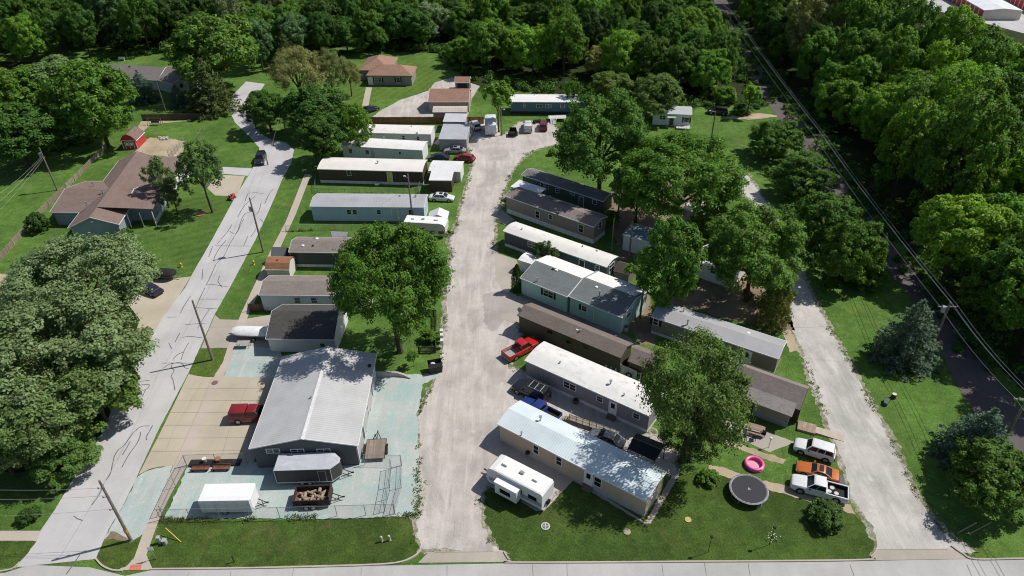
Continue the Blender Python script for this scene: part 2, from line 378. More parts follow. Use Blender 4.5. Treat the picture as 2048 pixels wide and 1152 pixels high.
CG = [(842, 1096), (836, 1060), (834, 1020), (838, 900), (838, 830), (868, 770), (880, 735), (889, 660), (894, 560), (905, 500), (898, 478), (905, 468), (918, 440), (926, 400), (944, 340), (940, 300), (934, 285), (858, 288), (850, 302), (846, 296), (866, 288), (880, 275), (935, 262), (938, 240), (990, 240), (1002, 274), (1020, 262), (1040, 244), (1100, 243), (1116, 262), (1112, 288), (1080, 296), (1040, 318), (1018, 352), (1004, 395), (992, 440), (985, 485), (1000, 560), (1015, 618), (1040, 655), (1045, 690), (1022, 712), (1016, 735), (1050, 742), (1120, 772), (1200, 806), (1300, 862), (1350, 905), (1352, 950), (1300, 935), (1220, 905), (1130, 860), (1000, 850), (1000, 900), (985, 940), (962, 985), (958, 1010), (965, 1056), (985, 1090), (1012, 1108)]
FR = fringe_mat('gravel_fringe', (.42, .39, .35)); patch('gravel_fringe', CG, FR, .016, .5, grow=.55)
patch('gravel_road', CG, M_GRAVEL, .02, .3)
LN = [(1750, 1108), (1755, 1085), (1744, 1055), (1718, 1015), (1700, 985), (1690, 930), (1664, 870), (1640, 800), (1622, 765), (1605, 700), (1580, 650), (1563, 610), (1570, 575), (1598, 555), (1590, 515), (1545, 450), (1500, 400), (1470, 372), (1440, 352), (1452, 340), (1480, 344), (1497, 352), (1535, 412), (1575, 480), (1607, 560), (1640, 622), (1700, 730), (1770, 858), (1830, 985), (1858, 1030), (1895, 1072), (1950, 1104)]
patch('gravel_fringe', LN, FR, .0165, .5, grow=.6); patch('gravel_lane', LN, M_GRAVELR, .02, .3)
patch('home_strip', [(1036, 592), (1062, 590), (1240, 664), (1292, 700), (1262, 695), (1056, 604)], gravel_mat('grey_strip_gravel', (.26, .24, .225), (.17, .16, .15), (.33, .31, .29), 0, .3), .0185, .15)
patch('apron', [(836, 1126), (858, 1104), (1000, 1102), (1025, 1124)], M_DRIVE, .034)
patch('lane_apron', [(1738, 1121), (1754, 1099), (1900, 1098), (1950, 1118)], M_DRIVE, .034)
patch('sidewalk', [(291, 1124), (315, 1044), (352, 931), (420, 755), (455, 655), (491, 628), (540, 508), (574, 443), (609, 352), (622, 349), (594, 436), (560, 508), (497, 630), (480, 660), (447, 755), (374, 931), (336, 1044), (312, 1120), (291, 1138), (234, 1140)][:0] or [(236, 1141), (268, 1118), (287, 1064), (320, 999), (347, 931), (425, 752), (455, 696), (482, 628), (539, 506), (572, 443), (609, 349), (622, 349), (592, 428), (556, 506), (497, 630), (476, 690), (446, 755), (374, 931), (336, 1000), (318, 1040), (293, 1110), (306, 1140)], M_WALK, .046)
patch('tan_parking_lot', [(377, 749), (570, 757), (560, 800), (505, 930), (372, 930), (347, 931), (318, 934), (300, 938), (277, 950), (322, 863)], M_TAN, .036)
patch('driveway', [(430, 630), (440, 639), (480, 640), (540, 630), (548, 702), (455, 697), (402, 697)], M_DRIVE, .036)
patch('green_gravel_plot', [(447, 754), (474, 690), (560, 699), (576, 757)], M_TEAL, .04, .1)
patch('green_gravel_strip', [(207, 1078), (250, 1006), (276, 952), (300, 940), (330, 933), (347, 931), (320, 999), (287, 1068), (262, 1084)], M_TEAL, .04, .15)
patch('green_gravel_yard', [(330, 1038), (375, 933), (470, 930), (500, 925), (722, 920), (752, 752), (800, 748), (862, 748), (885, 735), (880, 752), (845, 770), (836, 830), (838, 920), (836, 1000), (830, 1032), (700, 1037)], M_TEAL, .042, .2)
# small patches
patch('bare_corner', [(205, 1088), (222, 1062), (262, 1080), (275, 1086), (240, 1092)], M_DIRT, .048, .2)
patch('grass_corner', [(194, 1118), (207, 1083), (225, 1078), (262, 1085), (284, 1074), (268, 1116), (252, 1134), (228, 1140), (206, 1132)], grass_mat('corner_strip_grass', (.055, .09, .018), (.09, .14, .028), (.16, .14, .06), .3), .05, .12)
patch('grass_island', [(379, 748), (392, 712), (404, 700), (430, 696), (455, 696), (446, 724), (428, 755), (402, 754)], grass_mat('island_grass', (.068, .115, .022), (.105, .165, .034), (.16, .15, .06), .15), .05, .08)
patch('house_drive', [(742, 236), (760, 222), (800, 200), (856, 182), (870, 165), (905, 155), (960, 172), (945, 195), (935, 236), (860, 246), (742, 246)], M_GRAVEL, .02, .2)
patch('front_walk', [(724, 212), (732, 175), (744, 175), (737, 212)], M_WALK, .03)
patch('ranch_driveway', [(412, 374), (440, 350), (490, 352), (474, 393), (430, 391)], M_TAN, .024)
patch('ranch_drive_slab', [(430, 338), (448, 334), (505, 337), (496, 352), (436, 347)], M_STREET, .036)
patch('lower_driveway', [(250, 600), (292, 560), (358, 556), (382, 553), (300, 684), (262, 690), (280, 640)], M_TAN, .026)
patch('barn_lot', [(262, 311), (288, 283), (300, 275), (345, 278), (374, 284), (362, 312), (300, 318)], M_SAND, .02, .3)
patch('barn_lot_front', [(276, 256), (282, 243), (380, 241), (330, 246), (300, 249), (288, 262)], M_SAND, .024, .3)
patch('left_bare_strip', [(-200, 548), (16, 548), (30, 590), (-200, 610)], M_SAND, .02, .3)
patch('left_sidewalk', [(-300, 1062), (82, 1062), (74, 1082), (-300, 1081)], M_WALK, .045)
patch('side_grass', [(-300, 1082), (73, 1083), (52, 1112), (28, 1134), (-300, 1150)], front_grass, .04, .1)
patch('home_pad', [(990, 505), (1034, 520), (1040, 560), (1012, 590), (992, 560)], M_DRIVE, .034)
patch('home_pad_mid', [(1002, 636), (1036, 602), (1060, 600), (1036, 650)], M_DRIVE, .036)
patch('mud_apron', [(968, 588), (1012, 580), (1046, 598), (1010, 632), (1000, 650), (984, 664), (966, 640)], gravel_mat('brown_gravel', (.37, .335, .31), (.28, .25, .23), (.44, .41, .385), 0, .3), .0215, .35)
patch('home_pad_near', [(985, 436), (1004, 420), (1030, 440), (1010, 450)], M_DRIVE, .036)
patch('camper_pad', [(964, 968), (992, 878), (1150, 958), (1088, 1022), (1072, 1022), (1020, 990)], M_WALK, .026, .06)
patch('home_walk', [(1128, 950), (1150, 955), (1290, 1044), (1350, 940), (1362, 942), (1302, 1048), (1285, 1046)], M_DRIVE, .024, .1)
patch('patio', [(1452, 840), (1490, 846), (1590, 885), (1540, 905), (1450, 866)], M_DRIVE, .026, .1)
patch('stone_path', [(1448, 880), (1462, 878), (1520, 903), (1570, 918), (1565, 930), (1510, 912), (1452, 890)], M_SAND, .02, .2)
patch('dirt_path', [(1418, 930), (1450, 935), (1500, 956), (1580, 972), (1700, 1010), (1712, 1030), (1640, 1010), (1560, 985), (1480, 962), (1420, 946)], M_SAND, .022, .2)
patch('dirt_yard', [(1400, 560), (1480, 545), (1560, 590), (1590, 660), (1545, 655), (1460, 640), (1320, 600), (1390, 585)], M_DIRT, .02, .4)
patch('shaded_yard', [(1230, 350), (1290, 330), (1440, 420), (1400, 480), (1240, 520), (1215, 420)], M_DIRT, .016, .4)
patch('trailer_yard', [(1240, 600), (1300, 590), (1310, 690), (1280, 690), (1255, 650)], M_DIRT, .016, .3)
patch('cedar_pad', [(1560, 640), (1575, 650), (1600, 700), (1580, 705), (1570, 680)], M_SAND, .018, .2)
patch('lot_by_lane', [(1585, 710), (1600, 715), (1612, 760), (1570, 750)], grass_mat('verge_grass', GR1, GR2, (.2, .17, .07), .3), .03, .3)
patch('storage_yard', [(1770, 30), (1830, 10), (2060, 70), (2400, 110), (2400, -20), (1800, -20)], M_STREET, .03)
patch('backyard_path', [(1440, 236), (1520, 226), (1560, 232), (1500, 240)], M_SAND, .02, .3)
# tar-sealed cracks and slab joints, copied from the photograph
def cr(ox, oy, *L): return [[(ox + x / 4, oy + y / 4) for x, y in l] for l in L]
cracks = cr(0, 864, [(1070, 0), (1000, 100), (930, 165), (900, 260), (885, 330), (850, 385)], [(1045, 75), (1010, 135), (980, 185)], [(1125, 0), (1110, 70), (1040, 170), (975, 285)], [(1195, 0), (1170, 40), (1175, 65)], [(830, 420), (790, 510), (735, 585)], [(590, 672), (620, 695), (665, 708)], [(640, 985), (580, 1070), (530, 1140)])
cracks += cr(0, 576, [(1525, 65), (1470, 150), (1445, 200)], [(1640, 0), (1600, 80), (1570, 155)], [(1340, 235), (1415, 233)], [(1590, 90), (1780, 90)], [(1560, 158), (1740, 168)], [(1480, 295), (1640, 283)], [(1675, 170), (1630, 240), (1580, 325)], [(1440, 360), (1400, 435)], [(1350, 437), (1375, 490)], [(1460, 398), (1520, 388), (1630, 402)], [(1510, 440), (1470, 510), (1450, 575)], [(1475, 512), (1420, 535), (1380, 580)], [(1295, 602), (1540, 602)], [(1305, 645), (1340, 620), (1380, 605), (1450, 600), (1480, 640), (1510, 645)], [(1380, 605), (1370, 640), (1395, 660), (1370, 705), (1385, 740), (1400, 820)], [(1110, 750), (1195, 740)], [(1100, 815), (1165, 815), (1195, 775), (1110, 780)], [(1165, 815), (1140, 870)], [(1075, 1150), (1130, 1110), (1195, 1105)], [(1195, 1150), (1222, 1100)])
cracks += cr(0, 288, [(1960, 460), (1985, 400), (2048, 390), (2110, 400)], [(1900, 585), (1960, 490), (2040, 420)], [(2040, 540), (1960, 560), (1920, 640), (1900, 700), (1845, 790), (1790, 900), (1730, 960), (1690, 1050), (1650, 1130)], [(1855, 645), (1830, 690), (1780, 750), (1740, 800)], [(1810, 770), (1760, 830), (1720, 900), (1710, 940)], [(1985, 735), (1950, 815)], [(1720, 815), (2005, 818)], [(1700, 820), (1670, 905)], [(2048, 680), (2030, 710), (2005, 745)], [(1625, 1000), (1615, 1085)], [(1650, 1130), (1700, 1125), (1830, 1145)], [(1760, 1055), (1745, 1100), (1780, 1150)], [(1840, 700), (1890, 715), (1950, 600)], [(2118, 480), (2148, 410), (2185, 360)], [(2070, 690), (2110, 640), (2080, 600)], [(2090, 470), (2070, 540), (2040, 570)])
strips('street_cracks', cracks, .12, M_TAR, .036, .02)
joints = cr(0, 576, [(1700, 715), (1515, 1150)], [(1500, 808), (2160, 802)], [(1400, 905), (2130, 900)], [(1350, 998), (2060, 996)], [(1290, 1100), (2020, 1098)], [(1610, 760), (1385, 1150)], [(2000, 730), (1830, 1150)], [(1690, 315), (1880, 312)]) + cr(0, 864, [(1510, 0), (1395, 270)], [(1240, 52), (2000, 46)], [(1190, 158), (1940, 150)], [(1385, 0), (1330, 150)], [(1830, 0), (1780, 180)])
joints += cr(0, 864, [(1365, 1122), (1340, 1180)], [(1510, 1120), (1500, 1180)], [(1850, 1110), (1840, 1180)], [(1180, 770), (1268, 770)], [(1230, 620), (1320, 620)]) + cr(512, 864, [(305, 1092), (285, 1180)], [(845, 1082), (840, 1180)], [(1530, 1066), (1530, 1180)], [(1430, 965), (1900, 958)]) + cr(1024, 864, [(165, 1058), (172, 1180)], [(440, 1050), (445, 1180)], [(1200, 1060), (1215, 1180)], [(1540, 1045), (1560, 1180)], [(1890, 1050), (1910, 1180)]) + cr(1536, 864, [(655, 1060), (700, 1180)], [(1590, 1060), (1640, 1180)], [(880, 942), (1440, 940)])
strips('slab_joints', joints, .05, M_JOINT, .056)
patch('tactile_pad', [(262, 1130), (284, 1129), (282, 1141), (257, 1141)], plain('red_tactile_paving', (.5, .16, .11), .8), .056)
def kerb(pts):
    P = [G(*p) for p in pts]; P = smooth_path(P, False, 4); b = MB()
    for i in range(len(P) - 1):
        a, c = P[i], P[i + 1]; d = (c - a).normalized(); nn = Vector((-d.y, d.x, 0)) * .09
        b.add([a - nn, c - nn, c + nn, a + nn] + [q + Vector((0, 0, .15)) for q in (a - nn * .8, c - nn * .8, c + nn, a + nn)], [(4, 5, 6, 7), (0, 1, 5, 4), (2, 3, 7, 6)] + ([(0, 3, 7, 4)] if i == 0 else []) + ([(1, 2, 6, 5)] if i == len(P) - 2 else []))
    return kind(b.build('kerb', M_WALK), 'structure')
kerb([(300, 1139), (500, 1137), (700, 1132), (790, 1127), (826, 1115), (843, 1099)])
kerb([(1008, 1104), (1020, 1121), (1040, 1126), (1400, 1124), (1720, 1121), (1742, 1114), (1754, 1100)])
kerb([(1902, 1092), (1925, 1108), (1950, 1119), (2048, 1118), (2300, 1114)])
kerb([(192, 1118), (205, 1132), (225, 1141), (246, 1142)])
kerb([(40, 1125), (20, 1140), (-40, 1148)])
# ------------------------------------------------------------------ trees
LEAF = leafmat('leaf'); BARK = plain('bark', (.085, .065, .048), .95, 0.0, .3, 6.0); PALEBARK = plain('pale_bark', (.3, .27, .23), .95, 0.0, .3, 6.0)
def leaf_mesh(name, C, N, S, rng, asp=.62):
    n = len(C); N = N / np.maximum(np.linalg.norm(N, axis=1, keepdims=True), 1e-6)
    r = rng.normal(size=(n, 3)); T = np.cross(N, r); T /= np.maximum(np.linalg.norm(T, axis=1, keepdims=True), 1e-6); B = np.cross(N, T)
    s = S[:, None]; bend = N * s * .22
    V = np.stack([C + T * s - bend, C + B * s * asp, C - T * s - bend, C - B * s * asp], 1).reshape(-1, 3)
    me = bpy.data.meshes.new(name); me.vertices.add(4 * n); me.loops.add(4 * n); me.polygons.add(n)
    me.vertices.foreach_set('co', V.astype(np.float32).ravel()); me.loops.foreach_set('vertex_index', np.arange(4 * n, dtype=np.int32))
    me.polygons.foreach_set('loop_start', np.arange(0, 4 * n, 4, dtype=np.int32)); me.polygons.foreach_set('loop_total', np.full(n, 4, dtype=np.int32))
    me.materials.append(LEAF); me.update(calc_edges=True); me.validate(); return me
def unit(a): return a / np.maximum(np.linalg.norm(a, axis=1, keepdims=True), 1e-6)
def broad(name, seed, kv=.85, lobes=15, clumps=12, leaves=80, leaf=.05, lr=.4, cr_=.17, low=-.35, gap=.12, tuft=.0):
    rng = np.random.default_rng(seed); i = np.arange(lobes); z = low + (1 - low) * (i + .5) / lobes; ph = i * 2.39996 + rng.normal(0, .35, lobes)
    rr = np.sqrt(np.maximum(0, 1 - z * z)); D = np.stack([rr * np.cos(ph), rr * np.sin(ph), z], 1)
    L = D * (1 - lr * .9) * rng.uniform(.82, 1.12, (lobes, 1)); LR = lr * rng.uniform(.72, 1.2, lobes)
    keep = rng.random(lobes) > gap; L, LR = L[keep], LR[keep]
    L = np.vstack([L, [[0, 0, .1]]]); LR = np.append(LR, lr * 1.2)
    Cs, Ns, Ss = [], [], []
    for l, q in zip(L, LR):
        d = unit(rng.normal(size=(clumps, 3)) + l * 1.1 + np.array([0, 0, .45]))
        cc = l + d * q * rng.uniform(.72, 1.08, (clumps, 1))
        for c, dd in zip(cc, d):
            m = int(leaves * rng.uniform(.6, 1.3)); e = unit(rng.normal(size=(m, 3)) + dd * .55 + np.array([0, 0, .3])); k = cr_ * rng.uniform(.7, 1.3)
            p = c + e * k * np.array([1.05, 1.05, .8]) * rng.uniform(.45, 1.05, (m, 1))
            if tuft: p = p + dd * (rng.random((m, 1)) ** 2) * tuft
            Cs.append(p); Ns.append(e * .8 + dd * .4 + np.array([0, 0, .5]) + rng.normal(0, .45, (m, 3))); Ss.append(leaf * rng.uniform(.6, 1.35, m))
    C = np.vstack(Cs); f = 1 / np.percentile(np.hypot(C[:, 0], C[:, 1]), 98); C = C * f; L = L * f; C[:, 2] *= kv
    return leaf_mesh(name, C, np.vstack(Ns), np.concatenate(Ss) * f, rng), L * np.array([1, 1, kv])
def spruce(name, seed, h=2.6, levels=17, per=15, leaf=.05):
    rng = np.random.default_rng(seed); Cs, Ns, Ss = [], [], []
    for i in range(levels):
        t = i / (levels - 1); z = h * (.03 + .95 * t); r = (1 - t) ** .68 * 1.0 + .03; n = max(4, int(per * (1 - t * .72)))
        for k in range(n):
            a = 2 * math.pi * (k + rng.random() * .8) / n + i; rl = r * rng.uniform(.8, 1.1); m = int(70 * rl) + 14
            u = rng.random(m) ** .6; wd = .13 * (1.15 - u) * (.4 + rl); lat = rng.normal(0, 1, m) * wd
            x = u * rl; dz = -.28 * rl * u ** 1.3 + .1 * rl * u ** 4 + rng.normal(0, .03, m) - np.abs(lat) * .3
            Cs.append(np.stack([x * math.cos(a) - lat * math.sin(a), x * math.sin(a) + lat * math.cos(a), z + dz], 1))
            Ns.append(np.array([math.cos(a) * .4, math.sin(a) * .4, .8]) + rng.normal(0, .5, (m, 3))); Ss.append(leaf * rng.uniform(.6, 1.3, m))
    return leaf_mesh(name, np.vstack(Cs), np.vstack(Ns), np.concatenate(Ss), rng, .4), h
def column(name, seed, h=2.6, n=9000, leaf=.06):
    rng = np.random.default_rng(seed); z = rng.random(n) ** .8; a = rng.random(n) * 6.283; r = np.clip(1.02 * (1 - z ** 2.6) ** .7, 0, 1) * (.55 + .45 * rng.random(n) ** .35) * (1 + .16 * np.sin(a * 5 + z * 14) + .1 * np.sin(a * 9 - z * 23))
    C = np.stack([r * np.cos(a), r * np.sin(a), z * h], 1); N = np.stack([np.cos(a), np.sin(a), .5 + 0 * a], 1) + rng.normal(0, .5, (n, 3))
    return leaf_mesh(name, C, N, leaf * rng.uniform(.6, 1.3, n), rng, .5), h
PROTO = {}
def make_broad(key, kt, bark=None, **kw):
    crown, L = broad('crown', **kw); kv = kw.get('kv', .85); zc = kt + kv; rng = random.Random(kw['seed'])
    b = MB(); r0 = .055; top = Vector((rng.uniform(-.06, .06), rng.uniform(-.06, .06), zc + kv * .25))
    mid = Vector((rng.uniform(-.04, .04), rng.uniform(-.04, .04), kt * .9 + kv * .2))
    b.tube([(0, 0, -.03), (0, 0, .06), mid, top], [r0 * 1.5, r0, r0 * .75, r0 * .2], 7)
    for l in L[::2]:
        e = Vector(l) * .85 + Vector((0, 0, zc)); st = mid.lerp(top, rng.uniform(0, .5)); b.tube([st, st.lerp(e, .55) + Vector((0, 0, .08)), e], [r0 * .5, r0 * .3, r0 * .08], 5)
    me = b.build('trunk', bark or BARK); t = me.data; bpy.data.objects.remove(me)
    PROTO[key] = (crown, t, zc, kv)
make_broad('round', .26, seed=3, kv=.9, lobes=26, lr=.33, cr_=.14, clumps=12, leaves=78, leaf=.036, low=-.75, gap=.12)
make_broad('round2', .24, seed=8, kv=.85, lobes=24, lr=.34, cr_=.15, clumps=12, leaves=78, leaf=.038, low=-.75, gap=.16, tuft=.08)
make_broad('tall', .3, seed=13, kv=1.15, lobes=28, lr=.31, cr_=.13, leaves=72, leaf=.036, low=-.8, gap=.12)
make_broad('tall2', .32, seed=21, kv=1.2, lobes=26, lr=.33, cr_=.13, clumps=13, leaves=68, leaf=.036, low=-.75, gap=.18, tuft=.1)
make_broad('wide', .25, seed=34, kv=.72, lobes=26, lr=.32, cr_=.14, leaves=78, leaf=.036, low=-.6, gap=.1)
make_broad('loose', .45, seed=41, kv=1.0, lobes=20, lr=.34, cr_=.14, leaves=52, leaf=.04, low=-.6, gap=.2, tuft=.1)
make_broad('dense', .3, seed=55, kv=.88, lobes=30, lr=.29, cr_=.125, clumps=15, leaves=115, leaf=.0255, low=-.6, gap=.14, tuft=.12)
make_broad('dense2', .35, seed=58, kv=.8, lobes=28, lr=.3, cr_=.12, clumps=17, leaves=125, leaf=.0225, low=-.55, gap=.16, tuft=.16)
make_broad('feather', .4, seed=61, kv=.85, lobes=18, lr=.38, cr_=.16, clumps=13, leaves=110, leaf=.026, low=-.6, gap=.12, tuft=.22)
make_broad('low', -.15, seed=91, kv=.92, lobes=30, lr=.3, cr_=.125, clumps=12, leaves=76, leaf=.034, low=-.55, gap=.1, tuft=.06)
make_broad('bush', -.25, seed=71, kv=.8, lobes=12, lr=.42, cr_=.2, clumps=10, leaves=70, leaf=.06, low=-.5)
make_broad('sapling', .5, seed=77, kv=1.0, lobes=10, lr=.4, cr_=.22, clumps=8, leaves=45, leaf=.085, gap=.1)
for key, seed in (('spruce', 5), ('spruce2', 9)):
    me, h = spruce('crown', seed); b = MB(); b.tube([(0, 0, -.03), (0, 0, h * .5), (0, 0, h * .97)], [.06, .04, .006], 6); o = b.build('trunk', BARK); PROTO[key] = (me, o.data, 0, h); bpy.data.objects.remove(o)
me, h = column('crown', 4); b = MB(); b.tube([(0, 0, -.03), (0, 0, h * .8)], [.1, .03], 6); o = b.build('trunk', BARK); PROTO['column'] = (me, o.data, 0, h); bpy.data.objects.remove(o)
TC0 = dict(dark=(.036, .075, .016), mid=(.052, .1, .018), green=(.065, .125, .02), bright=(.09, .16, .022), yellow=(.1, .165, .022), silver=(.1, .135, .085), olive=(.115, .125, .066), blue=(.055, .1, .05), spruce=(.052, .08, .075), darkspruce=(.05, .065, .028), cedar=(.075, .08, .022), deep=(.028, .055, .014), locust=(.055, .083, .025))
TC = {k: tuple(min(.9, x * k) for x, k in zip(v, (2.0, 2.02, 1.5))) for k, v in TC0.items()}
rt = random.Random(11)
TREES = []
def plant(key, P, Rm, label, cat='tree', name='broadleaf_tree', col='mid', group=None, zs=1.0, var=.1):
    crown, trunk, zc, kv = PROTO[key]
    t = thing(name, label, cat, (P.x, P.y, 0), rt.uniform(0, 6.28), group); t.scale = (Rm, Rm, Rm * zs)
    c = bpy.data.objects.new('crown', crown); COL.objects.link(c); c.parent = t; c.location = (0, 0, zc)
    cc = TC[col] if isinstance(col, str) else (col[0] * 2.0, col[1] * 2.02, col[2] * 1.5); k = rt.uniform(1 - var, 1 + var); h = rt.uniform(-.06, .06)
    c.color = (cc[0] * k * (1 + h), cc[1] * k, cc[2] * k * (1 - h), 1)
    s = bpy.data.objects.new('trunk', trunk); COL.objects.link(s); s.parent = t
    TREES.append((P.x, P.y, Rm)); return t
def tree(key, box, label, name='broadleaf_tree', cat='tree', col='mid', zs=1.0, group=None):
    x0, y0, x1, y1 = box; zc, kv = PROTO[key][2:4]; Rm = 4.0; cx, cy = (x0 + x1) / 2, (y0 + y1) / 2
    con = key.startswith('spruce') or key == 'column'
    if con:
        for _ in range(8):
            P = G(cx, y1 - .35 * Rm * FPX / 110 * .5); Rm = (x1 - x0) / 2 * depth(P) / FPX
        Rm *= 1.1; hgt = rise((cx, y1 - (x1 - x0) * .2), (cx, y0)); P = G(cx, y1 - (x1 - x0) * .2); zs = max(.5, hgt / (kv * Rm))
    else:
        hw = (x1 - x0) / 2
        for _ in range(8):
            d = ray((cx, cy)); sn = -d.z / d.length; cs = math.sqrt(1 - sn * sn); want = max((y1 - y0) / 2 / hw, .3)
            zz = math.sqrt(max(want * want - sn * sn, .01)) / (kv * cs); zs = min(1.45, max(.8, zz)); cy = y0 + hw * math.sqrt(sn * sn + (kv * zs * cs) ** 2)
            P = G(cx, cy, zs * Rm * zc); Rm = hw * depth(P) / FPX
    return plant(key, P, Rm, label, cat, name, col, group, zs)
def T(*a, **k): return tree(*a, **k)
# the park's own trees
T('dense2', (660, 440, 902, 690), 'big round dark maple spreading over the roofs between the gravel road and the metal garage', 'maple_tree', col=(.046, .094, .018))
T('dense2', (14, 464, 304, 640), 'large grey green silver maple in front of the brown roofed ranch house', 'silver_maple', col='silver')
T('dense', (-40, 590, 285, 790), 'widest silver maple leaning over the cracked street with pale leaf tops', 'silver_maple', col=(.095, .13, .078))
T('dense2', (-60, 690, 215, 905), 'silver maple at the street edge opposite the red pickup', 'silver_maple', col=(.085, .12, .05))
T('low', (92, 690, 276, 880), 'dark green tree overhanging the street opposite the tan parking lot', col=(.06, .1, .028))
T('dense', (-90, 820, 70, 960), 'grey green tree cut by the picture edge above the round lawn bush', 'silver_maple', col=(.085, .115, .055))
T('low', (60, 850, 200, 955), 'thin shaded young tree by the lawn with the round bush', col=(.06, .1, .03))
T('loose', (285, 310, 352, 400), 'small tree by the ranch house eave with bare gravel below', col=(.06, .09, .035))
T('loose', (355, 278, 446, 420), 'taller ragged tree standing in a round mulch ring on the ranch lawn', col=(.058, .09, .036), zs=1.2)
T('loose', (312, 355, 374, 420), 'low dark ornamental tree at the ranch house front porch', col=(.05, .07, .03))
T('round2', (98, 125, 268, 280), 'broad leafy tree just behind the red barn shed', col='mid')
T('wide', (50, 112, 205, 235), 'pale crowned tree at the left wood edge above the red barn', col=(.085, .125, .055))
T('round', (-30, 130, 110, 260), 'green tree at the left picture edge above the lawn', col='mid')
T('round2', (-60, 205, 110, 300), 'dark tree shading the lawn beside the tall transformer pole', col='dark')
T('round2', (340, 35, 515, 172), 'large wide tree rising behind the grey roofed house at the street end', col=(.066, .12, .026))
T('spruce', (372, 112, 482, 244), 'tall brown green spruce beside the street curve', 'spruce_tree', col='darkspruce')
T('spruce2', (262, 137, 322, 215), 'blue spruce against the grey roofed house wall', 'spruce_tree', col='spruce')
T('spruce', (340, 165, 382, 222), 'short blue spruce left of the brown green spruce', 'spruce_tree', col='spruce')
T('spruce2', (545, 62, 610, 150), 'dark spruce spire above the feathery olive tree', 'spruce_tree', col='darkspruce')
T('round', (478, 35, 548, 130), 'blue green tree at the far end of the cracked street', col='blue')
T('feather', (530, 90, 652, 200), 'feathery olive willow by the end of the cracked street', 'willow_tree', col='olive')
T('feather', (618, 95, 700, 185), 'second olive willow closer to the hip roofed house', 'willow_tree', col=(.105, .118, .06))
T('feather', (672, 118, 722, 190), 'small olive willow sapling at the hip roofed house corner', 'willow_tree', col='olive')
T('round', (490, 178, 575, 255), 'dark tree leaning out over the street bend', col='dark')
T('round2', (565, 172, 690, 258), 'dark broad tree with bare grey twigs left of the gravel drive', col='dark')
T('round', (590, 225, 695, 320), 'dark tree shading the end of the white roofed homes', col='dark')
T('tall', (670, 205, 745, 300), 'lighter green tree overhanging the stained white roof', col='green')
T('loose', (480, 205, 530, 250), 'low shrubby tree at the inside of the street bend', col='dark')
T('sapling', (962, 160, 1030, 245), 'young leafy tree beside the white cargo trailer', col=(.075, .135, .028))
T('loose', (1128, 160, 1172, 210), 'small tree poking up in front of the blue home roof', col='mid')
T('round', (1180, 140, 1275, 215), 'olive green tree behind the blue home end', col=(.075, .11, .03))
T('round2', (1260, 150, 1368, 232), 'spreading tree behind the small white cottage', col=(.07, .105, .03))
T('dense', (1108, 192, 1305, 385), 'big dark maple over the dark green home at the loop corner', 'maple_tree', col=(.05, .098, .022))
T('dense2', (1242, 262, 1482, 450), 'big leafy maple in the middle of the right hand homes', 'maple_tree', col=(.056, .112, .018))
T('round', (1225, 325, 1330, 440), 'lower bright maple left of the big leafy maple', 'maple_tree', col=(.06, .12, .02))
T('tall', (1276, 430, 1405, 625), 'tall upright tree between the white roofed home and the teal home', col=(.056, .11, .02))
T('sapling', (1250, 512, 1316, 585), 'small round tree behind the teal home', col=(.062, .125, .022))
T('dense', (1412, 414, 1614, 598), 'wide tree beside the gravel lane over the white house', col=(.06, .112, .026))
T('round', (1380, 405, 1480, 490), 'leafy tree joining the wide lane tree', col=(.052, .1, .02))
T('column', (1513, 550, 1570, 662), 'columnar bronze green cedar at the lane bend', 'cedar_tree', col='cedar')
T('feather', (1268, 655, 1508, 915), 'large fine leaved locust over the white roofed grey home', 'locust_tree', col='locust')
T('feather', (1320, 790, 1460, 925), 'lower dark locust boughs behind the black canopy', 'locust_tree', col=(.036, .056, .02))  # shaded base of the locust, its shade put into a darker leaf colour
T('loose', (1065, 480, 1120, 530), 'dark little tree against the charcoal home wall', col='deep')
T('bush', (1618, 998, 1690, 1062), 'lone dark bush on the lawn beside the white pickup', 'bush', 'bush', col=(.05, .088, .024))
T('spruce', (1735, 585, 1872, 745), 'broad blue spruce by the transformer pole', 'spruce_tree', col='spruce')
T('spruce2', (1862, 795, 2018, 950), 'nearest blue spruce at the right picture edge', 'spruce_tree', col='spruce')
T('low', (1905, 878, 2085, 1042), 'leafy tree at the lower right corner below the blue spruce', col=(.056, .098, .02))
T('low', (1496, 238, 1608, 322), 'dark tree between the open lawn and the shaded road', col='mid')
T('low', (1548, 300, 1672, 402), 'round tree beside the shaded road above a blue spruce', col=(.048, .095, .02))
T('spruce', (1610, 345, 1670, 420), 'blue spruce squeezed between the roadside trees', 'spruce_tree', col='spruce')
T('low', (1590, 380, 1722, 505), 'roadside tree left of the wires with bright top', col=(.046, .092, .018))
T('low', (1640, 436, 1768, 585), 'lowest round tree in the roadside strip', col=(.056, .11, .022))
T('spruce2', (1725, 460, 1770, 555), 'narrow blue spruce under the road wires', 'spruce_tree', col='spruce')
T('bush', (1700, 525, 1772, 585), 'shrubby tree under the wires near the blue spruce', col='mid')
T('sapling', (1478, 165, 1524, 220), 'yellow green young tree at the lawn edge near the dark car', col='bright')
T('bush', (1425, 170, 1475, 215), 'light shrub tree behind the dark parked car', col='green')
T('round', (1836, 384, 2006, 560), 'glowing yellow green maple just inside the right hand wood', col='yellow')
T('tall', (1968, 425, 2100, 590), 'second yellow green maple cut by the right picture edge', col=(.085, .145, .022))
T('bush', (50, 423, 98, 470), 'clipped dark shrub at the corner of the picket fence', 'shrub', 'shrub', col='deep')
T('bush', (232, 455, 270, 490), 'dark shrub at the ranch house gable corner', 'shrub', 'shrub', col='dark')
T('bush', (36, 1012, 80, 1050), 'round dark bush alone on the left lawn', 'shrub', 'shrub', col='deep')
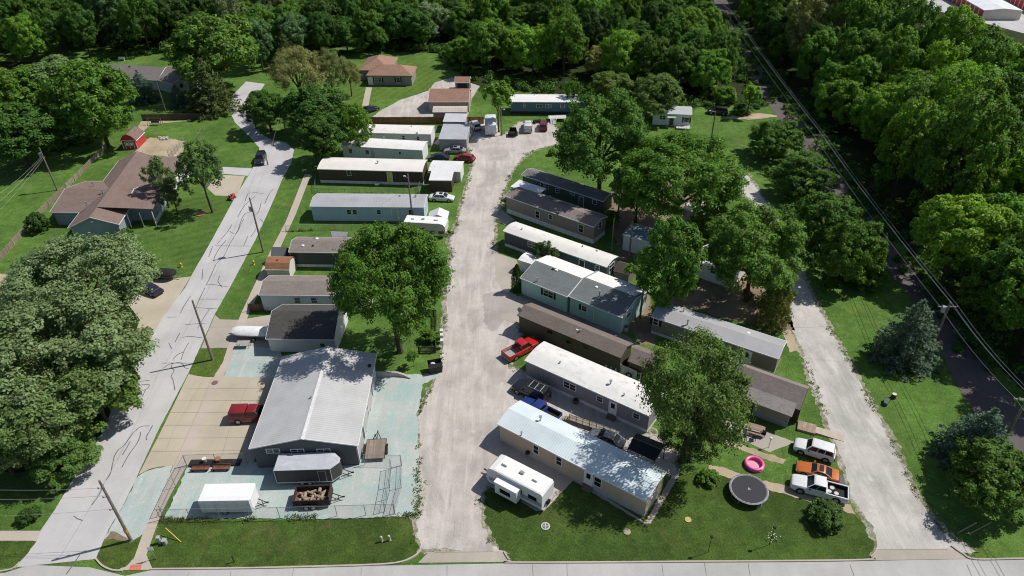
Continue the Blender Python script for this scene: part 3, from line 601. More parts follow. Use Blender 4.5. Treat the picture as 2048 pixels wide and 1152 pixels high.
T('bush', (285, 653, 306, 680), 'small grey shrub at the street edge', 'shrub', 'shrub', col='silver')
T('bush', (1395, 935, 1440, 968), 'low leafy bush by the dirt path', 'shrub', 'shrub', col='mid')
T('bush', (1466, 205, 1505, 232), 'dark little bush at the field path', 'shrub', 'shrub', col='dark')
T('bush', (1530, 265, 1560, 285), 'low shrub below the dark tree by the lane', 'shrub', 'shrub', col='mid')
T('bush', (1096, 295, 1112, 315), 'bright bush at the loop road corner', 'shrub', 'shrub', col='yellow')
T('bush', (840, 655, 878, 690), 'vines over the lattice fence by the mailboxes', 'shrub', 'shrub', col='green')
T('bush', (1205, 418, 1240, 460), 'scrubby bush between the pole and the taupe home', 'shrub', 'shrub', col='green')
T('column', (1024, 528, 1044, 585), 'dark narrow juniper at the teal home corner', 'juniper', 'shrub', col='deep')
T('sapling', (812, 700, 840, 730), 'weedy clump at the lawn edge behind the garage', 'shrub', 'shrub', col='green')
# bare grey branches showing through some crowns
TWIG = plain('dead_wood', (.3, .27, .24), .9, 0, .2)
def bare(lab, n, seed):
    r = random.Random(seed); t = [o for o in bpy.data.objects if o.get('label') == lab][0]; b = MB()
    for _ in range(n):
        a = r.uniform(0, 6.28); p = Vector((.1 * math.cos(a), .1 * math.sin(a), .9)); pts = [p]; d = Vector((math.cos(a), math.sin(a), r.uniform(.4, 1.2))).normalized()
        for k in range(4): p = p + (d + Vector((r.uniform(-.4, .4), r.uniform(-.4, .4), r.uniform(-.2, .3)))) * .26; pts.append(p)
        b.tube(pts, [.018, .014, .01, .007, .003], 4)
        for k in (2, 3): q = pts[k]; b.tube([q, q + Vector((r.uniform(-.25, .25), r.uniform(-.25, .25), r.uniform(.05, .25)))], [.008, .003], 4)
    b.build('bare_branch', TWIG, t)
bare('dark broad tree with bare grey twigs left of the gravel drive', 10, 1); bare('dark tree shading the end of the white roofed homes', 5, 2); bare('taller ragged tree standing in a round mulch ring on the ranch lawn', 4, 3)
# the woods: every tree is a thing of its own
def inside(x, y, poly):
    c = False; j = len(poly) - 1
    for i in range(len(poly)):
        (xi, yi), (xj, yj) = poly[i], poly[j]
        if (yi > y) != (yj > y) and x < (xj - xi) * (y - yi) / (yj - yi) + xi: c = not c
        j = i
    return c
def pix(P):
    d = P - Vector((0, 0, HCAM)); f = d.dot(FWD); return d.dot(RT) / f * FPX + 1024, 576 - d.dot(UP) / f * FPX
FAR = []
def road_x(v, o=0):
    p = [(1400, -120), (1421, -20), (1443, 50), (1475, 115), (1515, 178), (1558, 238), (1600, 300), (1650, 392), (1755, 515), (1825, 600), (1878, 700), (1925, 790), (2200, 1200)]
    for (x0, y0), (x1, y1) in zip(p, p[1:]):
        if v <= y1: return x0 + (x1 - x0) * (v - y0) / (y1 - y0) + o
    return 2200 + o
def woodland(px, spacing, rmin, rmax, cols, where, group, seed, limit, keys=('round', 'round2', 'tall', 'tall2', 'low', 'low', 'tall2', 'low'), zr=(1.0, 1.35), skip=None, skip_t=None):
    r = random.Random(seed); poly = [G(*p).xy[:] for p in px]; xs = [p[0] for p in poly]; ys = [p[1] for p in poly]; cand = []
    for _ in range(14000):
        x, y = r.uniform(min(xs), max(xs)), r.uniform(min(ys), max(ys))
        if not inside(x, y, poly): continue
        Rm = r.uniform(rmin, rmax)
        if any((x - a) ** 2 + (y - b) ** 2 < (spacing * (Rm + q) / (rmin + rmax)) ** 2 for a, b, q in TREES) or any((x - a) ** 2 + (y - b) ** 2 < (spacing * (Rm + q) / (rmin + rmax)) ** 2 for a, b, q in cand): continue
        u, v = pix(Vector((x, y, 8)))
        if u < -130 or u > 2180 or v < -110 or v > 1260 or (skip and skip(u, v)): continue
        if skip_t and any(skip_t(pix(Vector((x + sx * Rm * .7, y, z * Rm))), z) for sx in (-1, 1) for z in (.6, 1.2, 1.8)): continue
        cand.append((x, y, Rm))
    cand.sort(key=lambda c: c[1] - c[2] * 1.5); n = 0
    for i, (x, y, Rm) in enumerate(cand):
        col = r.choices(list(cols), [cols[c] for c in cols])[0]; key = r.choice(keys); zs = r.uniform(*zr)
        if i >= limit: FAR.append((x, y, Rm, key, col, zs)); TREES.append((x, y, Rm)); continue
        u, v = pix(Vector((x, y, 8))); size = 'small' if Rm < rmin + (rmax - rmin) * .33 else 'large' if Rm > rmin + (rmax - rmin) * .67 else 'middling'
        plant(key, Vector((x, y, 0)), Rm, '%s %s tree %s' % (size, TINT[col], where(u, v)), 'tree', 'woodland_tree', col, group, zs, .22); n += 1
    return n, len(cand)
TINT = dict(dark='dark green', mid='mid green', green='fresh green', bright='bright green', yellow='yellow green', olive='olive', silver='pale grey green', deep='deep green', blue='blue green')
def pick(v, *p):
    for k, nm in p:
        if v < k: return nm
def right_of(u, v):
    zone = pick(v, (70, 'by the far road end'), (150, 'near the far dark car'), (260, 'near the open far lawn'), (370, 'near the tightly hemmed pole'), (490, 'near the narrow blue spruce'), (620, 'near the transformer pole'), (5000, 'opposite the right edge pole'))
    e = u - (1440 + (v - 0) * .72); return pick(e, (130, 'in the right wood edge'), (300, 'in the right wood middle'), (9000, 'deep in the right wood')) + ' ' + zone
def behind_blue(u, v):
    zone = pick(u, (960, 'behind the hip roofed house lawn'), (1060, 'behind the young leafy tree'), (1180, 'behind the blue home'), (1300, 'behind the olive green tree'), (1400, 'behind the white cottage'), (9000, 'beside the shaded road'))
    return pick(v, (45, 'far back in'), (100, 'midway into'), (900, 'at the front of')) + ' the wood ' + zone
def far_left(u, v):
    zone = pick(u, (100, 'beyond the left lawn'), (230, 'left of the grey roofed house'), (360, 'behind the grey roofed house'), (480, 'behind the large wide tree'), (600, 'beyond the street end'), (740, 'behind the olive willows'), (9000, 'behind the hip roofed house'))
    return pick(v, (25, 'far back in'), (70, 'midway into'), (900, 'at the front of')) + ' the wood ' + zone
n1 = woodland([(1480, 20), (1520, 75), (1580, 155), (1640, 230), (1728, 335), (1838, 475), (1948, 610), (2030, 725), (2150, 850), (2300, 830), (2350, 300), (2150, 90), (1830, 62), (1770, 40), (1700, 20), (1500, -10)], 7.2, 4.6, 7.2, dict(dark=2, mid=5, green=5, bright=2.2, yellow=.9, olive=.5), right_of, 'woodland right of the road', 3, 128, zr=(1.15, 1.5), skip_t=lambda q, z: q[0] < road_x(q[1], 20), skip=lambda u, v: u > 1780 and v < 112)
n2 = woodland([(905, 70), (915, 130), (1000, 150), (1190, 165), (1320, 180), (1420, 195), (1500, 205), (1530, 195), (1500, 150), (1450, 75), (1420, 20), (1415, -25), (905, -25)], 7.0, 4.2, 6.4, dict(dark=3, mid=5, green=4, bright=.9, olive=.7, deep=.6), behind_blue, 'woodland behind the blue home', 7, 80, skip_t=lambda q, z: q[0] > road_x(q[1], 2))
n3 = woodland([(-260, 122), (120, 126), (170, 116), (350, 106), (470, 112), (540, 122), (640, 118), (730, 104), (870, 104), (905, 70), (905, -28), (-260, -28)], 7.4, 4.4, 6.6, dict(dark=4, mid=4, green=2, olive=.6, silver=1, deep=1, blue=1), far_left, 'woodland at the far left', 9, 90)
print('wood trees', n1, n2, n3, len(TREES), len(FAR))
def far_wood(lst):          # the rest of the wood, behind the trees above: one mass
    rng = np.random.default_rng(2); Vs, Cs = [], []; cache = {}; r = random.Random(6)
    for key in PROTO:
        me = PROTO[key][0]; a = np.empty(len(me.vertices) * 3, np.float32); me.vertices.foreach_get('co', a); cache[key] = a.reshape(-1, 4, 3)
    for x, y, Rm, key, col, zs in lst:
        q = cache[key]; q = q[rng.choice(len(q), 2600, replace=False)]; c = q.mean(1, keepdims=True); q = (c + (q - c) * 2.1).reshape(-1, 3); a = rng.random() * 6.28; ca, sa = math.cos(a), math.sin(a)
        z = (q[:, 2] + PROTO[key][2]) * Rm * zs; Vs.append(np.stack([(q[:, 0] * ca - q[:, 1] * sa) * Rm + x, (q[:, 0] * sa + q[:, 1] * ca) * Rm + y, z], 1)); k = r.uniform(.8, 1.2); cc = TC[col]; Cs.append(np.tile([cc[0] * k, cc[1] * k, cc[2] * k, 1], (len(q), 1)))
    V = np.vstack(Vs); n = len(V) // 4; me = bpy.data.meshes.new('far_wood'); me.vertices.add(4 * n); me.loops.add(4 * n); me.polygons.add(n)
    me.vertices.foreach_set('co', V.astype(np.float32).ravel()); me.loops.foreach_set('vertex_index', np.arange(4 * n, dtype=np.int32)); me.polygons.foreach_set('loop_start', np.arange(0, 4 * n, 4, dtype=np.int32)); me.polygons.foreach_set('loop_total', np.full(n, 4, dtype=np.int32))
    at = me.color_attributes.new('tint', 'FLOAT_COLOR', 'POINT'); at.data.foreach_set('color', np.vstack(Cs).astype(np.float32).ravel())
    me.materials.append(leafmat('far_leaf', .36, 'tint')); me.update(calc_edges=True); o = bpy.data.objects.new('far_wood', me); COL.objects.link(o); return kind(o, 'stuff')
if FAR: far_wood(FAR)
# low growth under the wood's edge
def undergrowth(name, lines, n, width, hmax, col, seed):
    rng = np.random.default_rng(seed); Cs, Ns, Ss = [], [], []
    seg = []
    for px in lines:
        P = [G(*p) for p in px]
        for a, b in zip(P, P[1:]): seg.append((a, b, (b - a).length))
    tot = sum(s[2] for s in seg); pr = [s[2] / tot for s in seg]
    for i in rng.choice(len(seg), n, p=pr):
        a, b, l = seg[i]; q = a.lerp(b, rng.random()); d = (b - a).normalized(); o = rng.normal(0, width)
        h = hmax * rng.uniform(.3, 1); c = np.array([q.x - d.y * o, q.y + d.x * o, h * .45]); m = 70
        e = unit(rng.normal(size=(m, 3)) + [0, 0, .5]); Cs.append(c + e * [h * .8, h * .8, h * .6] * rng.uniform(.5, 1.05, (m, 1))); Ns.append(e + [0, 0, .5] + rng.normal(0, .4, (m, 3))); Ss.append(rng.uniform(.14, .34, m))
    C = np.vstack(Cs); C[:, 2] = np.maximum(C[:, 2], .1)
    o = bpy.data.objects.new(name, leaf_mesh(name, C, np.vstack(Ns), np.concatenate(Ss), rng)); COL.objects.link(o); o.color = (*col, 1); return kind(o, 'stuff')
undergrowth('undergrowth', [[(1450, 30), (1500, 100), (1560, 180), (1620, 255), (1700, 350), (1810, 490), (1920, 630), (2010, 745)], [(740, 98), (880, 100), (910, 130), (1010, 172), (1190, 182), (1320, 205), (1490, 215), (1520, 200)], [(1510, 180), (1460, 100), (1430, 30)], [(180, 125), (350, 100), (470, 105), (560, 95)], [(225, 250), (130, 300), (60, 290)], [(1690, 590), (1640, 540), (1600, 460), (1570, 330)], [(1490, 590), (1590, 590)]], 900, 2.2, 2.2, TC['dark'], 3)

def tufts(name, lines, n, spread, h, col, seed):
    rng = np.random.default_rng(seed); seg = []
    for P in lines:
        for a, b in zip(P, P[1:]): seg.append((a, b, (b - a).length))
    tot = sum(q[2] for q in seg); pr = [q[2] / tot for q in seg]; idx = rng.choice(len(seg), n, p=pr); Cs, Ns, Ss = [], [], []
    for i in idx:
        a, b, l = seg[i]; u = rng.random()
        if noise.noise(a.lerp(b, u) * .22) < -.02: continue
        q = a.lerp(b, u); d = (b - a).normalized(); o = rng.normal(0, spread); m = 9
        if pix(q)[1] > 1088 or pix(q)[1] < 300: continue
        m = 9; k = rng.uniform(.5, 1.3)
        Cs.append(np.array([q.x - d.y * o, q.y + d.x * o, 0]) + np.stack([rng.normal(0, .12 * k, m), rng.normal(0, .12 * k, m), .03 + rng.random(m) * h * k], 1)); Ns.append(rng.normal(0, .5, (m, 3)) + [0, 0, .8]); Ss.append(rng.uniform(.04, .1, m) * k)
    o = bpy.data.objects.new(name, leaf_mesh(name, np.vstack(Cs), np.vstack(Ns), np.concatenate(Ss), rng)); COL.objects.link(o); o.color = (*col, 1); return kind(o, 'stuff')
def ring_(px, world=False): P = smooth_path([G(*p) for p in px]); return P + [P[0]]
tufts('edge_grass', [ring_(CG), [G(*p) for p in ((838, 1032), (836, 1000), (838, 920))], [G(*p) for p in ((1745, 1058), (1718, 1015), (1690, 930), (1664, 870), (1640, 800), (1605, 700))], [G(*p) for p in ((1640, 622), (1700, 730), (1770, 858), (1830, 985), (1895, 1072))]], 2600, .22, .16, (.1, .16, .04), 5)
tufts('fence_weeds', [[G(*p) for p in ((322, 1040), (560, 1037), (789, 1030), (836, 1030))], [G(*p) for p in ((630, 388), (838, 388))], [G(*p) for p in ((572, 463), (704, 460))]], 900, .2, .18, (.1, .125, .045), 6)
# ------------------------------------------------------------------ buildings
HOMES = 'mobile homes along the gravel roads'
def frame(fl, fr, br=None, W=None, h=3.0):
    A, B = G(*fl, h), G(*fr, h); u = (B - A); L = u.length; u.normalize(); n = Vector((-u.y, u.x, 0))
    if W is None: W = (G(*br, h) - B).dot(n)
    c = A + u * L / 2 + n * W / 2; return Vector((c.x, c.y, 0)), math.atan2(u.y, u.x), L, W
def to_local(t, P):
    d = P - Vector(t.location); a = -t.rotation_euler.z
    return Vector((d.x * math.cos(a) - d.y * math.sin(a), d.x * math.sin(a) + d.y * math.cos(a), d.z))
def on_wall(t, side, off_, px):          # pixel -> (distance along wall, height) on one of the thing's own walls
    a = t.rotation_euler.z; u = Vector((math.cos(a), math.sin(a), 0)); v = Vector((-u.y, u.x, 0))
    n = v if side in ('f', 'b') else u; k0 = off_ * (-1 if side in ('f', 'l') else 1); o = Vector((0, 0, HCAM)); d = ray(px)
    P = o + d * ((Vector(t.location) + n * k0 - o).dot(n) / d.dot(n)); q = to_local(t, P)
    return (q.x if side in ('f', 'b') else q.y), q.z
def wmap(side, off_):
    if side == 'f': return lambda s, d, z: (s, -off_ - d, z)
    if side == 'b': return lambda s, d, z: (s, off_ + d, z)
    if side == 'r': return lambda s, d, z: (off_ + d, s, z)
    return lambda s, d, z: (-off_ - d, s, z)
def wbox(b, f, s0, s1, d0, d1, z0, z1, mi=0):
    vs = [f(s, d, z) for z in (z0, z1) for d in (d0, d1) for s in (s0, s1)]
    return b.add(vs, [(0, 1, 3, 2), (4, 5, 7, 6), (0, 1, 5, 4), (2, 3, 7, 6), (0, 2, 6, 4), (1, 3, 7, 5)], mi)
SHUT = plain('black_shutter', (.018, .018, .02), .7)
def window(t, side, off_, s, z, w_, h_, trim=WHITE, shut=False, mull=True, pane=GLASS):
    f = wmap(side, off_); b = MB(); k = .08; w2, h2 = w_ / 2, h_ / 2
    wbox(b, f, s - w2, s - w2 + k, 0, .05, z - h2, z + h2); wbox(b, f, s + w2 - k, s + w2, 0, .05, z - h2, z + h2)
    wbox(b, f, s - w2 + k, s + w2 - k, 0, .05, z + h2 - k, z + h2); wbox(b, f, s - w2 + k, s + w2 - k, 0, .06, z - h2, z - h2 + k)
    if mull:
        if w_ > 1.25: wbox(b, f, s - .035, s + .035, 0, .045, z - h2 + k, z + h2 - k)
        wbox(b, f, s - w2 + k, s + w2 - k, 0, .04, z - .025, z + .025)
    wo = b.build('window', trim, t); p = MB(); wbox(p, f, s - w2 + k * .8, s + w2 - k * .8, .004, .022, z - h2 + k * .8, z + h2 - k * .8); p.build('pane', pane, wo)
    if shut:
        for q in (-1, 1):
            b = MB(); wbox(b, f, s + q * (w2 + .22) - .17, s + q * (w2 + .22) + .17, 0, .035, z - h2, z + h2); b.build('shutter', SHUT, wo)
def door(t, side, off_, s, z0, w_=.95, h_=2.05, m=None, lite=True):
    f = wmap(side, off_); b = MB(); wbox(b, f, s - w_ / 2, s + w_ / 2, 0, .04, z0, z0 + h_); d = b.build('door', m or WHITE, t)
    b = MB()
    for q in (-1, 1): wbox(b, f, s + q * (w_ / 2 + .05) - .05, s + q * (w_ / 2 + .05) + .05, 0, .06, z0, z0 + h_)
    wbox(b, f, s - w_ / 2 - .1, s + w_ / 2 + .1, 0, .06, z0 + h_, z0 + h_ + .1); b.build('door_frame', WHITE, d)
    if lite: b = MB(); wbox(b, f, s - w_ * .28, s + w_ * .28, .042, .05, z0 + h_ * .5, z0 + h_ * .9); b.build('pane', GLASS, d)
    b = MB(); wbox(b, f, s + w_ * .36, s + w_ * .42, .042, .1, z0 + .95, z0 + 1.05); b.build('handle', STEEL, d)
def steps(t, side, off_, s, z0, m=None):
    f = wmap(side, off_); b = MB(); n = max(2, int(z0 / .2))
    for i in range(n): wbox(b, f, s - .6, s + .6, .06 + .28 * i, .06 + .28 * (i + 1) - .01, 0 if i else .0, z0 * (n - i) / (n + .3))
    b.build('steps', m or plain('step_timber', (.16, .13, .1), .9), t)
def roof_curve(kind_, W, rise_, n=9):
    h = W / 2
    if kind_ == 'gable': return [(-h, 0), (0, rise_), (h, 0)]
    if kind_ == 'flat': return [(-h, 0), (0, rise_), (h, 0)]
    if kind_ == 'shed': return [(-h, 0), (h, rise_)]
    if kind_ == 'gambrel': return [(-h, 0), (-h * .62, rise_ * .68), (0, rise_), (h * .62, rise_ * .68), (h, 0)]
    if kind_ == 'bow': return [(-h + W * i / (n - 1), rise_ * (1 - (2 * i / (n - 1) - 1) ** 2)) for i in range(n)]
def block(t, x0, x1, y0, y1, h, rk, rise_, wm, rm, over=.28, th=.09, z0=0.0, axis='x', trim=None, names=('wall', 'roof'), gable_over=None):
    """one roofed volume of a building, ridge along its local x (or y)"""
    go = over if gable_over is None else gable_over
    if axis == 'x': c, W, a0, a1 = (y0 + y1) / 2, y1 - y0, x0, x1
    else: c, W, a0, a1 = (x0 + x1) / 2, x1 - x0, y0, y1
    cur = roof_curve(rk, W, rise_); q = rise_ / max(W, .1) * over * (2 if rk in ('gable', 'flat') else 1.2 if rk != 'shed' else 1)
    prof = [(c + a, h + b) for a, b in cur]; b = MB()
    b.profile([(c - W / 2, z0), ] + [(a, z - .02) for a, z in prof] + [(c + W / 2, z0)], a0, a1, 0, axis); wl = b.build(names[0], wm, t)
    e = [(c - W / 2 - over, h - q)] + prof[1:-1] + [(c + W / 2 + over, h - q if rk != 'shed' else h + rise_ + q)]
    b = MB(); b.profile(e + [(a, z + th) for a, z in reversed(e)], a0 - go, a1 + go, 0, axis); rf = b.build(names[1], rm, t)
    if trim:
        for s in (0, -1):
            b = MB(); y, z = e[s]; sg = -1 if s == 0 else 1; y0_, y1_ = sorted((y + sg * .004, y + sg * .05))
            if axis == 'x': b.box(a0 - go, a1 + go, y0_, y1_, z - .06, z + th + .01)
            else: b.box(y0_, y1_, a0 - go, a1 + go, z - .06, z + th + .01)
            b.build('fascia', trim, t)
        if rk in ('gable', 'flat'):
            for xa, xb in ((a0 - go - .05, a0 - go - .004), (a1 + go + .004, a1 + go + .05)):
                b = MB()
                for k in range(len(e) - 1):
                    (ya, za), (yb, zb) = e[k], e[k + 1]
                    p = [(ya, za - .06), (yb, zb - .06), (yb, zb + th + .012), (ya, za + th + .012)]; b.profile(p, xa, xb, 0, axis)
                b.build('gable_trim', trim, t)
    return wl, rf
def vent(t, px, h, kind_='pipe', rf=None):
    q = to_local(t, G(px[0], px[1], h)); b = MB(); z = h - .12
    if kind_ == 'pipe': b.disc((q.x, q.y, z), .09, .45, 8); b.disc((q.x, q.y, z + .46), .13, .1, 8); n = 'roof_vent'; m = STEEL
    elif kind_ == 'tall': b.disc((q.x, q.y, z), .1, .75, 8); b.disc((q.x, q.y, z + .76), .2, .16, 8); n = 'chimney_pipe'; m = STEEL
    elif kind_ == 'box': b.bev(q.x - .22, q.x + .22, q.y - .22, q.y + .22, z, z + .3, .05); n = 'roof_vent'; m = WHITE
    elif kind_ == 'dark': b.bev(q.x - .2, q.x + .2, q.y - .18, q.y + .18, z, z + .28, .06); n = 'roof_vent'; m = BLACKM
    o = b.build(n, m, rf or t)
def dish(t, px, h):
    q = to_local(t, G(px[0], px[1], h)); b = MB(); b.tube([(q.x, q.y, h - .35), (q.x, q.y, h + .3)], .03, 6)
    b.loft([[(q.x + r * math.cos(a), q.y - .1 - d + r * .35 * math.sin(a), h + .35 + r * .9 * math.sin(a)) for a in [2 * math.pi * k / 12 for k in range(12)]] for r, d in ((.38, .12), (.3, .05), (.1, 0))], True); b.tube([(q.x, q.y - .1, h + .1), (q.x, q.y - .5, h + .25)], .015, 5)
    b.build('satellite_dish', plain('dish_grey', (.3, .3, .31), .5), t)
def home(label, fl, fr, br=None, W=None, h=3.1, roof=('gable', .45), wall=None, roofm=None, over=.22, skirt=None, skh=.75, wins=(), doors=(), ewins=(), lwins=(), fdoors=(), vents=(), trim=WHITE, name='mobile_home', cat='mobile home', group=HOMES, cut=0.0, step=True):
    loc, rz, L, W = frame(fl, fr, br, W, h); t = thing(name, label, cat, loc, rz, group)
    lx, wy = L / 2 - .12, W / 2 - over
    wl, rf = block(t, -lx, lx, -wy, wy, h, roof[0], roof[1], wall, roofm, over, trim=trim, gable_over=.12, z0=skh if skirt else 0.0)
    if skirt: b = MB(); b.box(-lx + .03, lx - .03, -wy + .03, wy - .03, 0, skh - .003); b.build('skirting', skirt, t)
    for it in wins:
        px, w_, h_, *r = it; s, z = on_wall(t, 'f', wy, px); s = max(-lx + w_ / 2 + .1, min(lx - w_ / 2 - .1, s)); z = max(h_ / 2 + .4, min(h - h_ / 2 - .12, z)); window(t, 'f', wy, s, z, w_, h_, trim or WHITE, *(r or ()))
    for it in ewins:
        px, w_, h_ = it[:3]; s, z = on_wall(t, 'r', lx, px); s = max(-wy + w_ / 2 + .1, min(wy - w_ / 2 - .1, s)); window(t, 'r', lx, s, min(max(z, 1.3), h - h_ / 2), w_, h_)
    for it in lwins:
        px, w_, h_ = it[:3]; s, z = on_wall(t, 'l', lx, px); window(t, 'l', lx, s, min(max(z, 1.3), h + .5), w_, h_)
    for it in doors:
        px, m = it[:2]; s, z = on_wall(t, 'f', wy, px); z0 = skh if skirt else .12
        door(t, 'f', wy, s, z0, it[2] if len(it) > 2 else .95, min(2.05, h - z0 - .15), m, m is None)
        if skirt and step and len(it) < 4: steps(t, 'f', wy, s, z0)
    for fr_, w_, h_, m in fdoors:
        f = wmap('f', wy); s = -lx + fr_ * 2 * lx; b = MB(); wbox(b, f, s - w_ / 2, s + w_ / 2, 0, .05, .02, h_); d = b.build('garage_door', m, t)
        b = MB()
        for q in (-1, 1): wbox(b, f, s + q * (w_ / 2 + .08) - .08, s + q * (w_ / 2 + .08) + .08, 0, .08, 0, h_ + .1)
        wbox(b, f, s - w_ / 2, s + w_ / 2, 0, .08, h_, h_ + .1); b.build('door_frame', WHITE, d)
    for it in vents: vent(t, it[:2], h + (it[3] if len(it) > 3 else roof[1] * .6), it[2] if len(it) > 2 else 'pipe', rf)
    return t
SK_W = siding('white_skirting', (.62, .63, .64), .3, True, .9, .5)
WR = membrane('white_roof_coating', (.72, .71, .69)); WR2 = membrane('stained_white_roof', (.7, .68, .64), (.3, .16, .1), .75, .56); WR3 = membrane('patched_white_roof', (.68, .67, .64), (.42, .4, .38), .7, .5)
TAUPE = shingle('taupe_shingle', (.235, .2, .183), .25); BROWN = shingle('brown_shingle', (.19, .155, .136), .25); GREYSH = shingle('grey_shingle', (.165, .18, .18), .2); DKSH = shingle('dark_shingle', (.19, .185, .185), .3)
REDBR = shingle('reddish_brown_shingle', (.31, .19, .14), .25); RANCH = shingle('ranch_brown_shingle', (.205, .15, .13), .22)
def sid(n, c, p=.2, v=False): return siding(n, c, p, v)
DOORW = None
# right column, near to far
t = home('tan mobile home with pale blue ribbed metal roof nearest the front lawn', (995, 848), (1294, 1003), (1331.5, 944), h=3.05, roof=('gable', .55), wall=sid('tan_siding', (.37, .3, .23)), roofm=ribbed('pale_blue_metal_roof', (.62, .7, .72), .3, 0), skirt=siding('grey_skirting', (.3, .3, .3), .3, True), skh=.55,
     wins=[((1072, 899), .85, 1.4), ((1118, 922), .85, 1.4), ((1195.5, 964), 1.0, 1.5)], doors=[((1177, 956), None)], ewins=[((1306, 984), .9, 1.1)], vents=[(1081, 842, 'tall', .45), (1043, 868, 'pipe', .25)])
q = to_local(t, G(1316, 960, 3.5)); b = MB(); b.tube([(q.x + .3, q.y, 0), (q.x + .3, q.y, 5.2)], .03, 6); b.tube([(q.x - .9, q.y, 5.1), (q.x + 1.1, q.y, 5.2)], .025, 5)
for k in range(6): b.tube([(q.x - .8 + .3 * k, q.y - .5 + .05 * k, 5.13), (q.x - .8 + .3 * k, q.y + .5 - .05 * k, 5.13)], .015, 4)
b.build('antenna', plain('antenna_metal', (.55, .52, .4), .5), t)
q = to_local(t, G(1284, 978, 3.3)); b = MB(); b.tube([(q.x, q.y, 3.2), (q.x, q.y, 3.9)], .025, 5); b.tube([(q.x - .5, q.y, 3.8), (q.x + .5, q.y, 3.85)], .02, 5); b.tube([(q.x, q.y - .4, 3.7), (q.x, q.y + .4, 3.9)], .02, 5); b.build('antenna', STEEL, t)
home('grey mobile home with a patchy white roof beside the black suv', (1049, 721), (1299, 833), W=4.7, h=3.2, roof=('bow', .3), wall=sid('grey_vertical_siding', (.2, .19, .205), .4, True), roofm=WR3, skirt=SK_W, skh=.6,
     wins=[((1139.5, 772), 1.9, 1.1), ((1199.7, 798), .95, .95), ((1272.5, 832), .95, .95)], doors=[((1225.8, 814), None)], vents=[(1221, 770, 'tall'), (1237, 775, 'box'), (1120, 728, 'pipe'), (1248, 792, 'pipe')])
t = home('olive brown mobile home with a brown shingle roof and satellite dish', (1035, 630), (1241.5, 716), (1264, 686), h=3.1, roof=('gable', .7), wall=sid('olive_siding', (.075, .068, .045)), roofm=BROWN, trim=plain('olive_trim', (.09, .085, .06), .7),
     wins=[((1100, 662), 1.0, 1.0), ((1137, 680), .95, 1.25), ((1171, 692), .85, .8)], vents=[(1155, 660, 'box'), (1160, 664, 'pipe')])
dish(t, (1041, 622), 3.5)
TEALW = sid('teal_siding', (.34, .5, .48)); 
t = home('teal double wide home with grey shingles and a white rear roof', (1040, 556), (1134, 594), W=8.0, h=3.1, roof=('gable', .9), wall=TEALW, roofm=GREYSH, wins=[((1096.5, 588), 1.9, 1.2, True)], vents=[(1075, 560, 'pipe', .4)])
L2, r2, l2, w2 = frame((1137, 590), (1239, 636), W=8.2, h=3.15)
q = to_local(t, L2); al = r2 - t.rotation_euler.z
xs0, xs1 = q.x - l2 / 2 + .1, q.x + l2 / 2 - .1; yb = q.y - 4.1
block(t, xs0, xs1, yb + .2, yb + 8.0, 3.15, 'gable', .95, TEALW, GREYSH, .22, trim=WHITE, gable_over=.12)
b = MB(); b.add([(-t.get('l', 0) or xs0 - 13, 0, 0)] * 0, []) if 0 else None
for cx_, w_, h_, sh in (((1168.5, 616), 1.0, 1.0, True),):
    s, z = on_wall(t, 'f', -(yb + .2), cx_); window(t, 'f', -(yb + .2), s, 1.9, w_, h_, WHITE, sh)
s, z = on_wall(t, 'f', -(yb + .2), (1181, 628)); door(t, 'f', -(yb + .2), s, .35, .95, 2.05, plain('pale_teal_door', (.42, .55, .55), .6), False)
f = wmap('r', xs1); b = MB(); wbox(b, f, yb + 1.6, yb + 2.9, .0, .05, 2.0, 2.5); wo = b.build('window', WHITE, t); b = MB(); wbox(b, f, yb + 1.7, yb + 2.8, .052, .06, 2.06, 2.44); b.build('pane', GLASS, wo)
def rear_sheet(x0, x1, ylo, yhi, z1, z0_, nm):       # white coating over the back slope
    b = MB(); b.profile([(ylo, z1), (yhi, z0_), (yhi, z0_ + .05), (ylo, z1 + .05)], x0, x1); return b.build(nm, WR, t)
lx = frame((1040, 556), (1134, 594), W=8.0, h=3.1)[2] / 2
rear_sheet(-lx - .1, lx - .05, .25, 4.05, 3.1 + .9 * (1 - .25 / 3.78) + .1, 3.12, 'rear_roof'); ym = yb + 4.1
rear_sheet(xs0 + .1, xs1 - .3, ym + .3, ym + 4.1, 3.15 + .95 * (1 - .3 / 3.9) + .1, 3.17, 'rear_roof')
vent(t, (1113, 541), 4.0, 'box'); vent(t, (1106, 539), 4.0, 'dark'); vent(t, (1193, 575), 3.9, 'box'); vent(t, (1199, 590), 3.9, 'tall'); vent(t, (1186, 606), 3.5, 'pipe')
home('charcoal mobile home with a white roof behind the teal home', (1006, 462), (1214, 535), (1234, 513), h=3.1, roof=('bow', .35), wall=sid('charcoal_siding', (.06, .065, .072), .4, True), roofm=WR2, skirt=SK_W, skh=.6,
     wins=[((1064, 490), 1.7, 1.1), ((1194.7, 536), .9, 1.0)], doors=[((1164, 525), plain('dark_door', (.03, .035, .035), .5))], ewins=[((1223, 534), 1.7, 1.4)], vents=[(1044, 461, 'pipe'), (1133, 492, 'box'), (1165, 495, 'pipe'), (1193, 503, 'dark')])
t = home('taupe mobile home with white skirting and a shingle roof dappled by tree shade', (1010, 392), (1188, 454), (1211.5, 432), h=3.6, roof=('gable', .6), wall=sid('taupe_siding', (.24, .2, .175)), roofm=TAUPE, skirt=SK_W, skh=.95,
     wins=[((1075, 429), 1.0, 1.5), ((1101, 434), .85, 1.0), ((1162, 457), 1.1, 1.6)], ewins=[((1200, 450), 1.0, 1.2)], vents=[(1115, 427, 'dark'), (1100, 396, 'pipe'), (1088, 392, 'box')])
